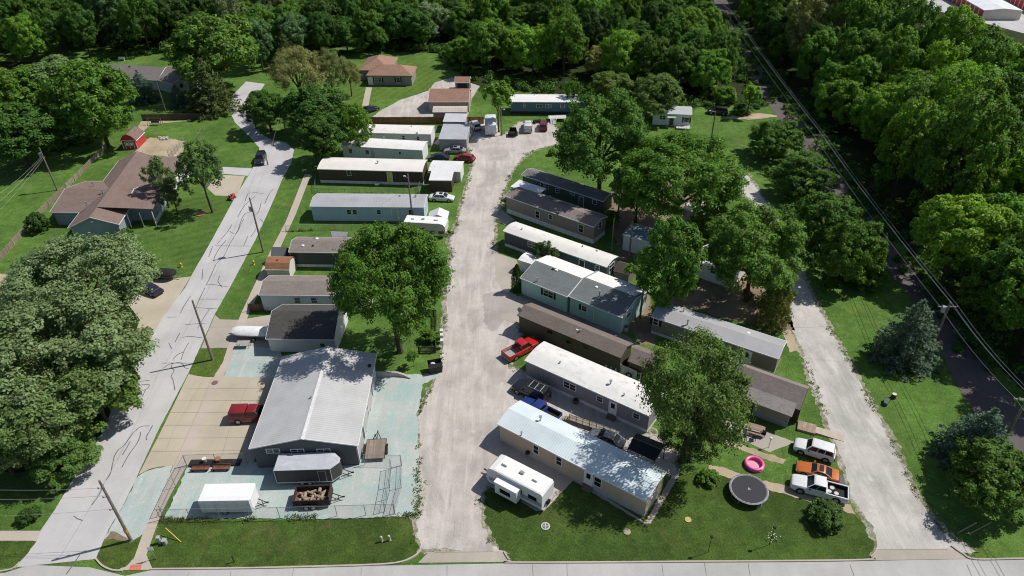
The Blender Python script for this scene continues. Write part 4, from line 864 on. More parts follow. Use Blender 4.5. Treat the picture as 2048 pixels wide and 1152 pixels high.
s0 = to_local(t, G(1056, 373, 3.2)); b = MB(); b.profile([(s0.y - 1.3, 2.75), (s0.y + 1.5, 3.05), (s0.y + 1.5, 3.1), (s0.y - 1.3, 2.8)], s0.x - 3.2, s0.x + 3.2); 
for dx, dy in ((-3, -1.2), (3, -1.2), (-3, 1.4), (3, 1.4)): b.tube([(s0.x + dx, s0.y + dy, 0), (s0.x + dx, s0.y + dy, 2.8)], .05, 6)
b.build('carport_awning', ribbed('white_metal_awning', (.74, .75, .75), .25, 0), t)
home('dark green mobile home with a dark shingle roof under the big maple', (1043, 350), (1206.5, 403), (1224, 387), h=3.2, roof=('gable', .5), wall=sid('dark_green_siding', (.075, .085, .062), .4, True), roofm=DKSH, skirt=SK_W, skh=.5,
     wins=[((1085, 370), .85, 1.0), ((1093.5, 373), .85, 1.0), ((1115, 381), .85, 1.0), ((1145, 387), 1.1, .6), ((1189, 404), .9, .95)], doors=[((1163, 399), sid('green_door', (.09, .1, .075)))], vents=[(1120, 358, 'dark')])
home('long grey mobile home with a light grey roof beside the gravel lane', (1303, 633.5), (1557, 718), (1576, 683.5), h=3.1, roof=('gable', .5), wall=sid('warm_grey_siding', (.19, .165, .145)), roofm=membrane('grey_roof_coating', (.36, .36, .37), (.24, .24, .25), .5), skirt=SK_W, skh=.5,
     wins=[((1310, 643), .9, 1.2, True)], doors=[((1494.5, 710), None, 1.0, 1)], vents=[(1351, 625, 'box'), (1367, 624, 'tall'), (1375, 648, 'tall'), (1387, 631, 'pipe'), (1497, 667, 'box'), (1511, 678, 'box')])
t = home('taupe shingled house with a deep front porch by the lane', (1437, 758), (1601, 818), (1619.6, 771), h=2.9, roof=('gable', 1.3), wall=sid('tan_house_siding', (.2, .165, .13)), roofm=TAUPE, over=.4, name='house', cat='house', group=None, trim=plain('brown_trim', (.1, .075, .06), .7))
a, c = to_local(t, G(1489, 799, 2.45)), to_local(t, G(1584, 833.6, 2.45)); wy = frame((1437, 758), (1601, 818), (1619.6, 771), h=2.9)[3] / 2
b = MB(); b.profile([(a.y, 2.4), (-wy + .5, 3.0), (-wy + .5, 3.09), (a.y, 2.49)], a.x, c.x); b.build('porch_roof', shingle('grey_taupe_shingle', (.25, .23, .215), .25), t)
b = MB(); b.box(a.x + 1.2, c.x - .3, a.y + .5, -wy + .34, 0, 2.45); b.build('porch_wall', sid('tan_house_siding', (.2, .165, .13)), t)
b = MB(); b.box(a.x + 1.19, c.x - .29, a.y + .47, a.y + .5, 0, .9); b.build('porch_base', plain('grey_block', (.25, .27, .28), .9), t)
for px, m_ in (((1590, 838), plain('dark_brown_panel', (.06, .03, .025), .8)),):
    b = MB(); b.box(c.x - .2, c.x + .6, -wy + .36, -wy + .4, 0.1, 2.3); b.build('door', m_, t)
home('brown shingled outbuilding joining the olive home behind the locust', (1255, 722), (1304, 741), (1314, 704), h=2.6, roof=('gable', .8), wall=sid('brown_siding', (.09, .07, .05)), roofm=BROWN, name='outbuilding', cat='outbuilding', group=None, trim=None)
home('pale blue white mobile home half hidden by the tall upright tree', (1245, 469), (1345, 498), W=4.4, h=3.1, roof=('bow', .35), wall=sid('pale_blue_siding', (.5, .54, .57), .4, True), roofm=ribbed('blue_grey_roof', (.2, .25, .29), .4, 0), skirt=SK_W, skh=.4, trim=WHITE)
home('white house with dark paired windows under the wide lane tree', (1385, 520), (1471, 549), (1490, 510), h=3.0, roof=('gable', .6), wall=sid('white_siding', (.6, .6, .6)), roofm=WR, wins=[((1426, 541), .9, 1.2), ((1438, 545), .9, 1.2), ((1400, 532), .9, .9)], name='house', cat='house', group=None)
home('white roofed mobile home buried in leaves left of the big leafy maple', (1262, 312), (1350, 330), W=4.4, h=3.1, roof=('bow', .35), wall=sid('cream_siding', (.55, .52, .47)), roofm=WR, skirt=SK_W)
home('white roofed mobile home glimpsed between the maple and the lane tree', (1365, 418), (1450, 445), W=4.4, h=3.1, roof=('bow', .35), wall=sid('white_siding', (.6, .6, .6)), roofm=WR, skirt=SK_W)
home('brown shed with a bowed white metal roof among the trees', (1235, 350), (1279, 361), (1293, 341), h=2.3, roof=('bow', .7), wall=sid('brown_siding', (.09, .07, .05)), roofm=ribbed('white_shed_roof', (.7, .72, .72), .3, 0), name='shed', cat='shed', group='garden sheds', fdoors=[(.75, 1.2, 1.7, plain('louvred_door', (.12, .1, .085), .8))])
home('small dark gabled shed behind the charcoal home', (1226, 542), (1258, 551), (1264, 528), h=2.1, roof=('gable', .8), wall=sid('grey_brown_siding', (.14, .12, .105)), roofm=shingle('worn_brown_shingle', (.09, .07, .06), .3), name='shed', cat='shed', group='garden sheds', trim=None)
home('white metal shed at the left end of the teal home', (1036, 520), (1071, 531), (1079, 514), h=2.2, roof=('bow', .2), wall=sid('white_metal', (.62, .62, .61), .3, True), roofm=WR, name='shed', cat='shed', group='garden sheds')
# left column, near to far
t = home('big metal garage with light grey ribbed roof and dark gable wall', (716, 891), (753, 708), (566, 711), h=3.5, roof=('gable', 1.35), wall=sid('slate_metal_siding', (.065, .072, .078), .3, True), roofm=ribbed('grey_metal_roof', (.46, .46, .46), .32, 0, 0, .5), over=.35, name='metal_garage', cat='garage', group=None,
     lwins=[((546, 901.5), 1.6, .75), ((595, 902), 1.6, .75), ((647.5, 901.5), 1.6, .75)], fdoors=[(.12, 2.8, 2.8, sid('grey_overhead_door', (.32, .32, .32), .5)), (.38, 2.8, 2.8, sid('grey_overhead_door', (.32, .32, .32), .5)), (.6, 2.8, 2.8, sid('grey_overhead_door', (.32, .32, .32), .5)), (.84, 2.8, 2.8, sid('grey_overhead_door', (.32, .32, .32), .5))], vents=[(739, 731, 'dark', .3), (623, 798, 'pipe', 1.2)])
b = MB(); lx = frame((716, 891), (753, 708), (566, 711), h=3.5)[2] / 2; b.profile([(-.35, 4.8), (0, 4.95), (.35, 4.8), (.35, 4.86), (0, 5.01), (-.35, 4.86)], -lx - .13, lx + .13); b.build('ridge_cap', plain('ridge_metal', (.5, .5, .5), .45), t)
home('white garage with a dark shingle roof behind the metal garage', (531, 677), (668, 678.5), (676, 609), h=2.7, roof=('gable', 1.7), wall=sid('white_siding', (.6, .6, .6)), roofm=shingle('charcoal_shingle', (.085, .08, .078), .3), over=.35, name='garage', cat='garage', group=None, wins=[((645, 690), .8, .8)])
home('blue grey mobile home with taupe shingles left of the big maple', (517, 590), (735, 592), (742, 553), h=3.1, roof=('gable', .75), wall=sid('blue_grey_siding', (.5, .52, .57)), roofm=TAUPE, skirt=SK_W, skh=.3, wins=[((595, 600.5), 1.0, 1.05), ((628, 600.5), 1.0, 1.05)], vents=[(539, 568, 'dark', .4), (583, 568, 'dark', .4), (637, 568, 'dark', .4)])
home('charcoal mobile home with a taupe shingle roof by the wood shingled shed', (577, 504), (770, 506), (780, 476), h=3.1, roof=('gable', .75), wall=sid('charcoal_siding_b', (.06, .058, .06), .2), roofm=TAUPE, skirt=SK_W, skh=.55, vents=[(606, 492, 'box', .4), (626, 492, 'dark', .4), (630, 478, 'pipe', .5), (634, 478, 'box', .5)])
home('powder blue mobile home with a plain grey roof', (619.5, 413), (848, 415), (853, 389), h=3.1, roof=('gable', .5), wall=sid('powder_blue_siding', (.36, .44, .54)), roofm=ribbed('dull_grey_roof', (.38, .38, .4), .6, 0, 0, .6, 0, .93), skirt=siding('pale_blue_skirting', (.45, .5, .55), .3, True), skh=.65, wins=[((698, 424), .9, 1.1), ((709.5, 424), .9, 1.1), ((757.7, 424), .85, 1.0), ((821, 424), .85, 1.0)], doors=[((789.5, 427), plain('pale_blue_door', (.42, .5, .57), .6), 1.0, 1)], vents=[(799, 393, 'dark'), (832, 393, 'pipe'), (832, 397, 'tall')])
home('dark brown mobile home with a white roof and yellow door', (634, 338.5), (845, 344), (850, 320), h=3.1, roof=('bow', .45), wall=sid('dark_brown_siding', (.065, .043, .033), .4, True), roofm=membrane('cream_white_roof', (.7, .67, .63), (.5, .42, .36), .4, .56), skirt=SK_W, skh=.6, trim=plain('cream_trim', (.6, .58, .52), .6), wins=[((698, 346), .9, 1.1)], doors=[((779.5, 352), plain('yellow_door', (.62, .55, .12), .6), .95, 1)], vents=[(756, 329, 'tall')])
home('grey white mobile home with a clean white roof third from the wooden fence', (682, 292), (845, 301), (851, 283), h=3.1, roof=('bow', .4), wall=sid('pale_grey_siding', (.54, .56, .54), .4, True), roofm=WR, skirt=siding('grey_skirt_b', (.33, .34, .34), .3, True), skh=.5, wins=[((701, 302), .95, 1.0), ((734.5, 304), .9, 1.0), ((800, 306), .6, .7)], doors=[((745, 305), sid('pale_grey_door', (.36, .38, .37)), .9, 1)], vents=[(768, 277, 'pipe')])
home('white mobile home with rust streaks on its roof nearest the wooden fence', (700, 265), (862, 269), (871, 252), h=3.1, roof=('bow', .4), wall=sid('dull_white_siding', (.54, .54, .53), .4, True), roofm=membrane('rusty_white_roof', (.72, .69, .65), (.36, .18, .12), .8, .55), skirt=siding('grey_skirt_b', (.33, .34, .34), .3, True), skh=.5, wins=[((807, 275), .7, 1.0), ((836, 277), .7, 1.0)], vents=[(823, 255, 'pipe'), (835, 265, 'box')])
home('grey metal roofed shed by the parked silver sedan', (876.5, 279), (933.6, 279.6), (938.7, 251), h=2.6, roof=('shed', .25), wall=sid('grey_panel', (.26, .26, .27), .5, True), roofm=ribbed('grey_shed_roof', (.42, .43, .45), .25, 0), name='shed', cat='shed', group='metal roofed sheds', trim=None)
home('smaller metal roofed shed against the brown fence', (885.4, 244), (930.5, 244.6), (931.5, 229.5), h=2.4, roof=('shed', .2), wall=sid('grey_panel', (.26, .26, .27), .5, True), roofm=ribbed('silver_shed_roof', (.52, .53, .55), .25, 0), name='shed', cat='shed', group='metal roofed sheds', trim=None)
home('white ribbed carport roof beside the brown mobile home', (856.5, 342), (921, 344), (925, 323), h=2.5, roof=('bow', .3), wall=sid('pale_carport_wall', (.5, .5, .48), .4, True), roofm=ribbed('white_carport_roof', (.72, .72, .71), .3, 0), over=.5, name='carport', cat='carport', group=None)
home('dark brown shed with a white metal roof behind the white sedan', (857.5, 361), (903.5, 361.5), (906, 344), h=2.6, roof=('shed', .2), wall=sid('dark_brown_siding', (.065, .043, .033), .4, True), roofm=ribbed('white_carport_roof', (.72, .72, .71), .3, 0), name='shed', cat='shed', group='metal roofed sheds')
home('white gabled garden shed behind the camper trailer', (894, 437), (898, 423), (861, 422), h=2.2, roof=('gable', .7), wall=sid('white_metal', (.62, .62, .61), .3, True), roofm=ribbed('white_shed_roof', (.7, .72, .72), .3, 0), name='shed', cat='shed', group='garden sheds')
home('gambrel shed with reddish wood shingles by the sidewalk', (529.5, 539), (578, 540), (583, 516), h=1.9, roof=('gambrel', 1.1), wall=sid('cream_shed_siding', (.5, .48, .44)), roofm=shingle('cedar_shingle', (.3, .15, .085), .3), name='shed', cat='shed', group='garden sheds', vents=[(555, 521, 'dark', .9)])
home('little dark grey shed beside the sidewalk above the gambrel shed', (541, 511), (571, 511.5), (574, 497), h=1.9, roof=('gable', .9), wall=sid('brown_siding', (.09, .07, .05)), roofm=ribbed('dark_grey_metal', (.15, .155, .165), .3, 0), name='shed', cat='shed', group='garden sheds', trim=None)
home('tan garage with a reddish brown roof above the wooden fence', (856, 203), (937.5, 203), W=8.2, h=2.9, roof=('gable', 1.7), wall=sid('tan_garage_siding', (.3, .25, .22)), roofm=REDBR, over=.35, name='garage', cat='garage', group=None)
home('cream lean-to with a bowed roof in front of the tan garage', (864.8, 224.5), (933.6, 224.5), W=3.6, h=2.4, roof=('bow', .6), wall=sid('tan_garage_siding', (.3, .25, .22)), roofm=ribbed('cream_roof', (.52, .47, .4), .8, 0, 0, .6, 0, .92), name='lean_to', cat='shed', group=None)
t = home('small brown wood store with an open front full of logs', (909, 164.5), (939, 164.8), W=3.4, h=2.4, roof=('gable', .9), wall=sid('brown_store_siding', (.14, .1, .075)), roofm=REDBR, name='wood_store', cat='shed', group=None)
b = MB(); b.box(-1.3, 1.3, -1.55, -1.48, .1, 2.0); b.build('shade_panel', plain('painted_shade', (.03, .022, .018), .9), t); b = MB()  # dark panel on the solid wall stands for the shaded open front
r_ = random.Random(2)
for i in range(22): b.tube([(r_.uniform(-1.1, 1.1), -1.95, .15 + r_.random() * .7), (r_.uniform(-1.1, 1.1), -1.56, .15 + r_.random() * .7)], .1, 7)
b.build('firewood', plain('cut_logs', (.45, .3, .2), .9), t)
home('blue mobile home with a long white roof at the wood edge', (1020, 204), (1186.5, 205), (1184, 190), h=3.2, roof=('bow', .3), wall=sid('deep_blue_siding', (.085, .14, .19), .4, True), roofm=WR, skirt=plain('dark_skirting', (.03, .035, .04), .8), skh=.8, wins=[((1048.5, 211), .55, .9), ((1078.5, 212), 1.5, 1.0), ((1096.5, 212), 1.5, 1.0), ((1125, 212), 1.0, 1.1)], doors=[((1146, 214), None, .95, 1)], vents=[(1069, 191, 'pipe')])
t = home('small white cottage with a grey roof and front porch', (1306, 226), (1384, 230), (1385.5, 214), h=2.9, roof=('gable', .5), wall=sid('white_siding', (.6, .6, .6)), roofm=membrane('pale_grey_roof', (.44, .46, .48), (.3, .31, .32), .4), wins=[((1325, 235), 1.5, 1.1), ((1373, 240), 1.2, 1.3, True)], doors=[((1343, 240), plain('brown_door', (.12, .08, .05), .6))], name='cottage', cat='cottage', group=None)
q = on_wall(t, 'f', 3, (1343, 240))[0]; wy = frame((1306, 226), (1384, 230), (1385.5, 214), h=2.9)[3] / 2; b = MB(); b.box(q - 1, q + 1, -wy - 1.3, -wy + .1, 2.35, 2.43); b.build('porch_roof', ribbed('green_porch_roof', (.3, .46, .4), .2, 0), t); b = MB()
for dx in (-.9, .9): b.tube([(q + dx, -wy - 1.2, 0), (q + dx, -wy - 1.2, 2.34)], .06, 6)
b.build('porch_posts', WHITE, t); b = MB(); b.box(q + 1.2, q + 4.4, -wy - 2.0, -wy + .1, .1, .35)
for k in range(9): b.box(q + 1.3 + k * .36, q + 1.36 + k * .36, -wy - 2.0, -wy - 1.95, .35, 1.15)
b.box(q + 1.2, q + 4.4, -wy - 2.0, -wy - 1.95, 1.15, 1.22); b.build('porch_deck', plain('white_deck', (.5, .5, .48), .8), t)
t = thing('storage_building', 'storage building with red doors and a white roof beyond the right hand wood', 'storage building', (0, 0, 0))
loc, rz, L, W = frame((1858, -42), (1969, 21), W=12, h=3); t.location = loc; t.rotation_euler.z = rz; t['group'] = 'storage buildings beyond the wood'
RED = plain('red_roller_door', (.42, .03, .025), .5)
def storage(t, L, W):
    block(t, -L / 2, L / 2, -W / 2, W / 2, 3, 'gable', .6, sid('cream_metal', (.5, .46, .38), .4, True), ribbed('white_storage_roof', (.72, .73, .74), .5, 0), .1)
    n = int(L / 3.2)
    for k in range(n): b = MB(); s = -L / 2 + (k + .5) * L / n; b.box(s - 1.3, s + 1.3, -W / 2 - .05, -W / 2 - .003, .05, 2.7); b.build('roller_door', RED, t)
storage(t, L, W)
loc, rz, L, W = frame((1985, -38), (2075, 15), W=12, h=3); t = thing('storage_building', 'second storage building with red doors in the top right corner', 'storage building', loc, rz, 'storage buildings beyond the wood'); storage(t, L, W)
# hip-roofed house by the gravel drive
def hip(t, x0, x1, y0, y1, h, rise_, rm, wm, over=.45, ins=None, name='roof'):
    b = MB(); b.box(x0, x1, y0, y1, 0, h); b.build('wall', wm, t); X0, X1, Y0, Y1 = x0 - over, x1 + over, y0 - over, y1 + over
    z = h - .05; a = ins if ins is not None else min(X1 - X0, Y1 - Y0) / 2
    if X1 - X0 >= Y1 - Y0: r0, r1 = (X0 + a, (Y0 + Y1) / 2), (X1 - a, (Y0 + Y1) / 2)
    else: r0, r1 = ((X0 + X1) / 2, Y0 + a), ((X0 + X1) / 2, Y1 - a)
    v = [(X0, Y0, z), (X1, Y0, z), (X1, Y1, z), (X0, Y1, z), (r0[0], r0[1], h + rise_), (r1[0], r1[1], h + rise_)] + [(X0, Y0, z - .15), (X1, Y0, z - .15), (X1, Y1, z - .15), (X0, Y1, z - .15)]
    f = [(0, 1, 5, 4), (1, 2, 5), (2, 3, 4, 5), (3, 0, 4)] if X1 - X0 >= Y1 - Y0 else [(0, 1, 4), (1, 2, 5, 4), (2, 3, 5), (3, 0, 4, 5)]
    b = MB(); b.add(v, f + [(6, 7, 1, 0), (7, 8, 2, 1), (8, 9, 3, 2), (9, 6, 0, 3), (9, 8, 7, 6)]); return b.build(name, rm, t)
loc, rz, L, W = frame((732, 150.5), (824.5, 151), W=7.2, h=2.9)
t = thing('house', 'grey house with a reddish brown hip roof and white front door', 'house', loc, rz); WG = sid('house_grey_siding', (.23, .21, .2))
hip(t, -L / 2 + .4, L / 2 - .4, -W / 2 + .4, W / 2, 2.9, 1.7, REDBR, WG); a = to_local(t, G(720, 137, 2.9)); c = to_local(t, G(787, 130, 2.9))
hip(t, a.x + .4, c.x - .4, 1.0, 11.5, 2.92, 2.0, REDBR, WG, name='rear_roof'); wy = W / 2 - .4
s = on_wall(t, 'f', wy, (741, 161))[0]; door(t, 'f', wy, s, .1, 1.2, 2.1, None, False)
for px, w_, h_ in (((756, 158), 2.0, 1.2), ((796, 158), 1.1, 1.4)): s = on_wall(t, 'f', wy, px)[0]; window(t, 'f', wy, s, 1.55, w_, h_, WHITE, True)
# brown-roofed ranch house
P0, P1 = G(184, 433, 4.6), G(277, 304, 4.6); u = P1 - P0
t = thing('ranch_house', 'brown roofed ranch house with blue grey gables left of the cracked street', 'house', (P0.x, P0.y, 0), math.atan2(u.y, u.x)); BG = sid('slate_blue_siding', (.2, .24, .28)); Lr = u.length
yl, yr = to_local(t, G(141, 448, 2.9)).y, to_local(t, G(237, 448, 2.9)).y; yR = to_local(t, G(318, 400, 2.9)).y
block(t, 0, Lr, yr + .3, yl - .3, 2.9, 'gable', 1.7, BG, RANCH, .35, trim=WHITE)
x1 = to_local(t, G(295, 425, 2.9)).x; rk = 1.7
# wide rear part: same ridge, longer street-side slope
ym = (yr + yl) / 2; wide = ym - (yR - ym) * 0; b = MB(); hw = abs(yl - ym)
zz = lambda y: 4.6 + .06 - (ym - y) * (1.2 / max(.1, ym - yR))
b.profile([(ym, zz(ym)), (yR - .3, zz(yR - .3)), (yR - .3, zz(yR - .3) + .1), (ym, zz(ym) + .1)], x1, Lr - 1.5); b.build('street_side_roof', RANCH, t)
b = MB(); b.profile([(ym, 0), (yR + .5, 0), (yR + .5, zz(yR + .5) - .02), (ym, zz(ym) - .02)], x1 + 2.6, Lr - 1.8); b.build('street_side_wall', BG, t)
b = MB()
for k in range(3): b.tube([(x1 + .2, yR + .1 + k * 2.2, 0), (x1 + .2, yR + .1 + k * 2.2, 2.9)], .09, 6)
for k in range(26): b.box(x1 + .3 + k * .3, x1 + .36 + k * .3, yR - .1, yR - .05, .3, 1.15)
b.box(x1 + .2, x1 + 8.2, yR - .12, yR - .03, 1.15, 1.22); b.build('porch_railing', WHITE, t)
a, c = to_local(t, G(100, 424, 2.9)), to_local(t, G(160, 424, 2.9)); d_ = to_local(t, G(126, 368.5, 4.4))
hw = abs(d_.x - a.x)
loc2 = frame((100, 424), (162, 424.5), W=2 * 6.2, h=2.9); q = to_local(t, loc2[0]); dr = loc2[1] - t.rotation_euler.z
def turned(parent, q, ang, x0, x1, y0, y1, h, rk_, rise_, wm, rm, nm):
    n0 = set(parent.children); block(parent, x0, x1, y0, y1, h, rk_, rise_, wm, rm, .35, trim=WHITE, names=nm)
    for o in parent.children:
        if o not in n0: o.location = (q.x, q.y, 0); o.rotation_euler = (0, 0, ang)
turned(t, q, dr, -loc2[2] / 2 + .3, loc2[2] / 2 + 7, -5.9, 5.9, 2.9, 'gable', 1.55, BG, RANCH, ('wing_wall', 'wing_roof'))
loc3 = frame((346, 352), (376, 327), W=7.5, h=2.8); q = to_local(t, loc3[0]); turned(t, q, loc3[1] - t.rotation_euler.z, -loc3[2] / 2 - 1, loc3[2] / 2, -3.6, 6, 2.8, 'gable', 1.2, WHITE, RANCH, ('garage_wall', 'garage_roof'))
b = MB(); b.disc((.0, ym, 3.6), .22, .06, 12, 0, 'x'); o = b.build('gable_vent', WHITE, t); o.location.x = -.1
for px in ((187, 371), (206, 387), (174, 411)): vent(t, px, 4.2, 'tall')
# grey house at the street end
loc, rz, L, W = frame((196, 152), (312, 160), W=9, h=2.9); t = thing('house', 'grey house with a brown grey roof behind the blue spruces', 'house', loc, rz); GW = sid('grey_house_siding', (.3, .33, .35)); RF = shingle('greyed_brown_shingle', (.2, .175, .165), .25)
block(t, -L / 2, L / 2, -4.2, 4.2, 2.9, 'gable', 1.9, GW, RF, .35, trim=WHITE)
l3 = frame((307, 157), (345, 167.5), (384, 140), h=3.0); q = to_local(t, l3[0]); turned(t, q, l3[1] - rz, -l3[2] / 2 + .2, l3[2] / 2 - .2, -l3[3] / 2 + .2, l3[3] / 2 - .2, 3.0, 'gable', 1.8, GW, RF, ('wing_wall', 'wing_roof'))
for ch in list(t.children):
    if ch.name.startswith('wing_roof'):
        b = MB()
        for k in (-.25, .1): b.box(l3[2] / 2 - .19, l3[2] / 2 - .14, l3[3] * k - .4, l3[3] * k + .4, 1.2, 2.3)
        o = b.build('window', GLASS, t); o.location = ch.location; o.rotation_euler = ch.rotation_euler
vent(t, (259, 133), 4.7, 'dark')
# red barn shed
t = home('red barn shaped shed with white trim and a brown gambrel roof', (272, 281), (289, 264), W=3.6, h=2.1, roof=('gambrel', 1.4), wall=sid('barn_red_siding', (.36, .035, .03), .3, True), roofm=shingle('barn_roof_shingle', (.2, .14, .12), .25), name='barn_shed', cat='shed', group=None)
l = frame((272, 281), (289, 264), W=3.6, h=2.1); f = wmap('l', l[2] / 2 - .12); b = MB()
for s0, s1, z0_, z1 in ((-1.6, -1.46, 0, 2.1), (1.46, 1.6, 0, 2.1), (-1.0, 1.0, 1.7, 1.82), (-1.0, -.9, 0, 1.7), (.9, 1.0, 0, 1.7), (-.05, .05, 0, 1.7), (-1.5, 1.5, 2.1, 2.2)): wbox(b, f, s0, s1, 0.004, .05, z0_, z1)
b.build('trim', WHITE, t)
for s in (-.47, .47): b = MB(); wbox(b, f, s - .28, s + .28, .006, .04, .9, 1.5); b.build('window', WHITE, t)
# ------------------------------------------------------------------ vehicles
TAIL = plain('tail_lamp_red', (.28, .01, .01), .25, 0, .05); HEAD = plain('headlamp_glass', (.6, .62, .64), .12, 0, .05); DARKP = plain('dark_plastic', (.022, .022, .024), .65)
CARGL = glass('car_glass', (.01, .012, .014)); ALU = plain('alloy_rim', (.4, .41, .42), .35, .7, .05)
def slab(b, q, off_=.012, mi=0):
    q = [Vector(p) for p in q]; n = (q[1] - q[0]).cross(q[3] - q[0]).normalized(); b.add([p + n * off_ * .2 for p in q] + [p + n * off_ for p in q], [(3, 2, 1, 0), (4, 5, 6, 7), (0, 1, 5, 4), (1, 2, 6, 5), (2, 3, 7, 6), (3, 0, 4, 7)], mi)
def inset(q, a, b_, c, d):             # fractions in from: left, right, bottom, top; q = bl, br, tr, tl
    bl, br, tr, tl = [Vector(p) for p in q]; f = lambda s, t: bl.lerp(br, s).lerp(tl.lerp(tr, s), t)
    return [f(a, c), f(1 - b_, c), f(1 - b_, 1 - d), f(a, 1 - d)]
def wheel(t, x, y, r, w_=.22, n=18):
    b = MB(); s = 1 if y > 0 else -1
    b.loft([[(x + rr * math.cos(a), y + s * d, r + rr * math.sin(a)) for a in [2 * math.pi * k / n for k in range(n)]] for d, rr in ((-w_ * .5, r * .93), (-w_ * .4, r), (w_ * .35, r), (w_ * .5, r * .92), (w_ * .5, r * .62))]); o = b.build('wheel', RUBBER, t, True)
    b = MB(); b.disc((x, y + s * w_ * .42, r), r * .64, s * w_ * .1, 14, 0, 'y'); b.disc((x, y + s * w_ * .53, r), r * .2, s * .02, 8, 0, 'y'); b.build('rim', ALU, o)
CARS = dict(
    sedan=dict(L=4.8, W=1.84, gb=(-.375, .235), gt=(-.22, .06), zt=1.46, belt=.96, nose=.72, tail=.86, r=.33, wb=(.3, -.29)),
    hatch=dict(L=4.4, W=1.78, gb=(-.455, .27), gt=(-.37, .07), zt=1.56, belt=1.0, nose=.78, tail=.95, r=.33, wb=(.31, -.31)),
    suv=dict(L=4.9, W=1.96, gb=(-.475, .215), gt=(-.43, .09), zt=1.82, belt=1.12, nose=.98, tail=1.08, r=.39, wb=(.3, -.3)),
    bigsuv=dict(L=5.5, W=2.05, gb=(-.48, .215), gt=(-.45, .1), zt=1.92, belt=1.16, nose=1.04, tail=1.12, r=.42, wb=(.3, -.29)),
    sports=dict(L=4.55, W=1.88, gb=(-.36, .16), gt=(-.16, .02), zt=1.22, belt=.84, nose=.58, tail=.86, r=.34, wb=(.3, -.3)),
    pickup=dict(L=5.9, W=2.02, gb=(-.105, .235), gt=(-.085, .115), zt=1.92, belt=1.2, nose=1.08, tail=1.15, r=.42, wb=(.32, -.3), bed=(-.497, -.115)))
def car(label, kind_, c, front, rear, group=None, L=None, name=None, cat=None, topper=False, bed_floor=None, rack=False, roofc=None, sunroof=False):
    s = CARS[kind_]; P0, P1 = G(*front), G(*rear); mid = (P0 + P1) / 2; d = P0 - P1; L = L or s['L']; hw = s['W'] / 2; zb = .27 if kind_ in ('suv', 'bigsuv', 'pickup') else .19
    t = thing(name or {'pickup': 'pickup_truck'}.get(kind_, 'parked_car'), label, cat or {'pickup': 'pickup truck', 'suv': 'suv', 'bigsuv': 'suv'}.get(kind_, 'car'), mid, math.atan2(d.y, d.x), group)
    P = paint('car_paint_%d' % (hash(c) % 9999), c); be, no, ta = s['belt'], s['nose'], s['tail']; bed = s.get('bed')
    def ring(x, w_, zl, zs, zt): return [(x, -w_ * .9, zl), (x, -w_, zl + .12), (x, -w_, (zl + zs) / 2 + .08), (x, -w_ * .97, zs), (x, -w_ * .86, zt), (x, -w_ * .4, zt + .025), (x, w_ * .4, zt + .025), (x, w_ * .86, zt), (x, w_ * .97, zs), (x, w_, (zl + zs) / 2 + .08), (x, w_, zl + .12), (x, w_ * .9, zl)]
    g0, g1 = s['gb']; st = []
    if bed: st += [(bed[1] - .0, 1.0, zb, be - .12, be - .02)]
    else: st += [(-.5, .82, zb + .14, ta - .3, ta - .16), (-.488, .93, zb + .05, ta - .14, ta - .03), (-.46, .97, zb, ta - .1, ta), (g0 * .9, 1.0, zb, be - .11, be), (0, 1.0, zb, be - .11, be)]
    st += [(g1 * .8, 1.0, zb, be - .11, be), (g1 + .04, .995, zb, be - .14, be - .04), (.4, .97, zb, no - .1, no + .02), (.465, .92, zb + .04, no - .16, no - .06), (.492, .84, zb + .1, no - .26, no - .14), (.5, .74, zb + .18, no - .34, no - .22)]
    b = MB(); b.loft([ring(x * L, w_ * hw, zl, zs, zt) for x, w_, zl, zs, zt in st]); zt = s['zt']; h0, h1 = s['gt']; wb_, wt = hw * .9, hw * (.74 if zt > 1.7 else .68)
    zc = be - .03
    B = [(g0 * L, -wb_, zc), (g1 * L, -wb_, zc), (g1 * L, wb_, zc), (g0 * L, wb_, zc)]; R_ = [(h0 * L, -wt, zt - .04), (h1 * L, -wt, zt - .04), (h1 * L, wt, zt - .04), (h0 * L, wt, zt - .04)]
    R2 = [(h0 * L + .12, -wt + .12, zt), (h1 * L - .16, -wt + .12, zt), (h1 * L - .16, wt - .12, zt), (h0 * L + .12, wt - .12, zt)]
    b.loft([B, R_, R2]); b.build('body', P, t, True)
    Fq = [B[1], B[2], R_[2], R_[1]]; Rq = [B[3], B[0], R_[0], R_[3]]; Lq = [B[0], B[1], R_[1], R_[0]]; Rt = [B[2], B[3], R_[3], R_[2]]
    m = MB(); slab(m, inset(Fq, .06, .06, .1, .08)); m.build('windscreen', CARGL, t); m = MB(); slab(m, inset(Rq, .07, .07, .14, .1)); m.build('rear_window', CARGL, t)
    dv = [(0.04, .52), (.55, .95)] if bed else [(.05, .33), (.36, .62), (.65, .95)] if zt > 1.7 else [(.08, .5), (.53, .93)]
    for q, flip in ((Lq, False), (Rt, True)):
        for a, e in dv:
            if flip: a, e = 1 - e, 1 - a
            m = MB(); slab(m, inset(q, a, 1 - e, .14, .12)); m.build('side_window', CARGL, t)
    if roofc: m = MB(); m.loft([[(h0 * L + .15, -wt + .14, zt + .004), (h1 * L - .2, -wt + .14, zt + .004), (h1 * L - .2, wt - .14, zt + .004), (h0 * L + .15, wt - .14, zt + .004)], [(h0 * L + .2, -wt + .18, zt + .03), (h1 * L - .25, -wt + .18, zt + .03), (h1 * L - .25, wt - .18, zt + .03), (h0 * L + .2, wt - .18, zt + .03)]]); m.build('roof_panel', paint('roof_paint_%d' % (hash(roofc) % 9999), roofc), t)
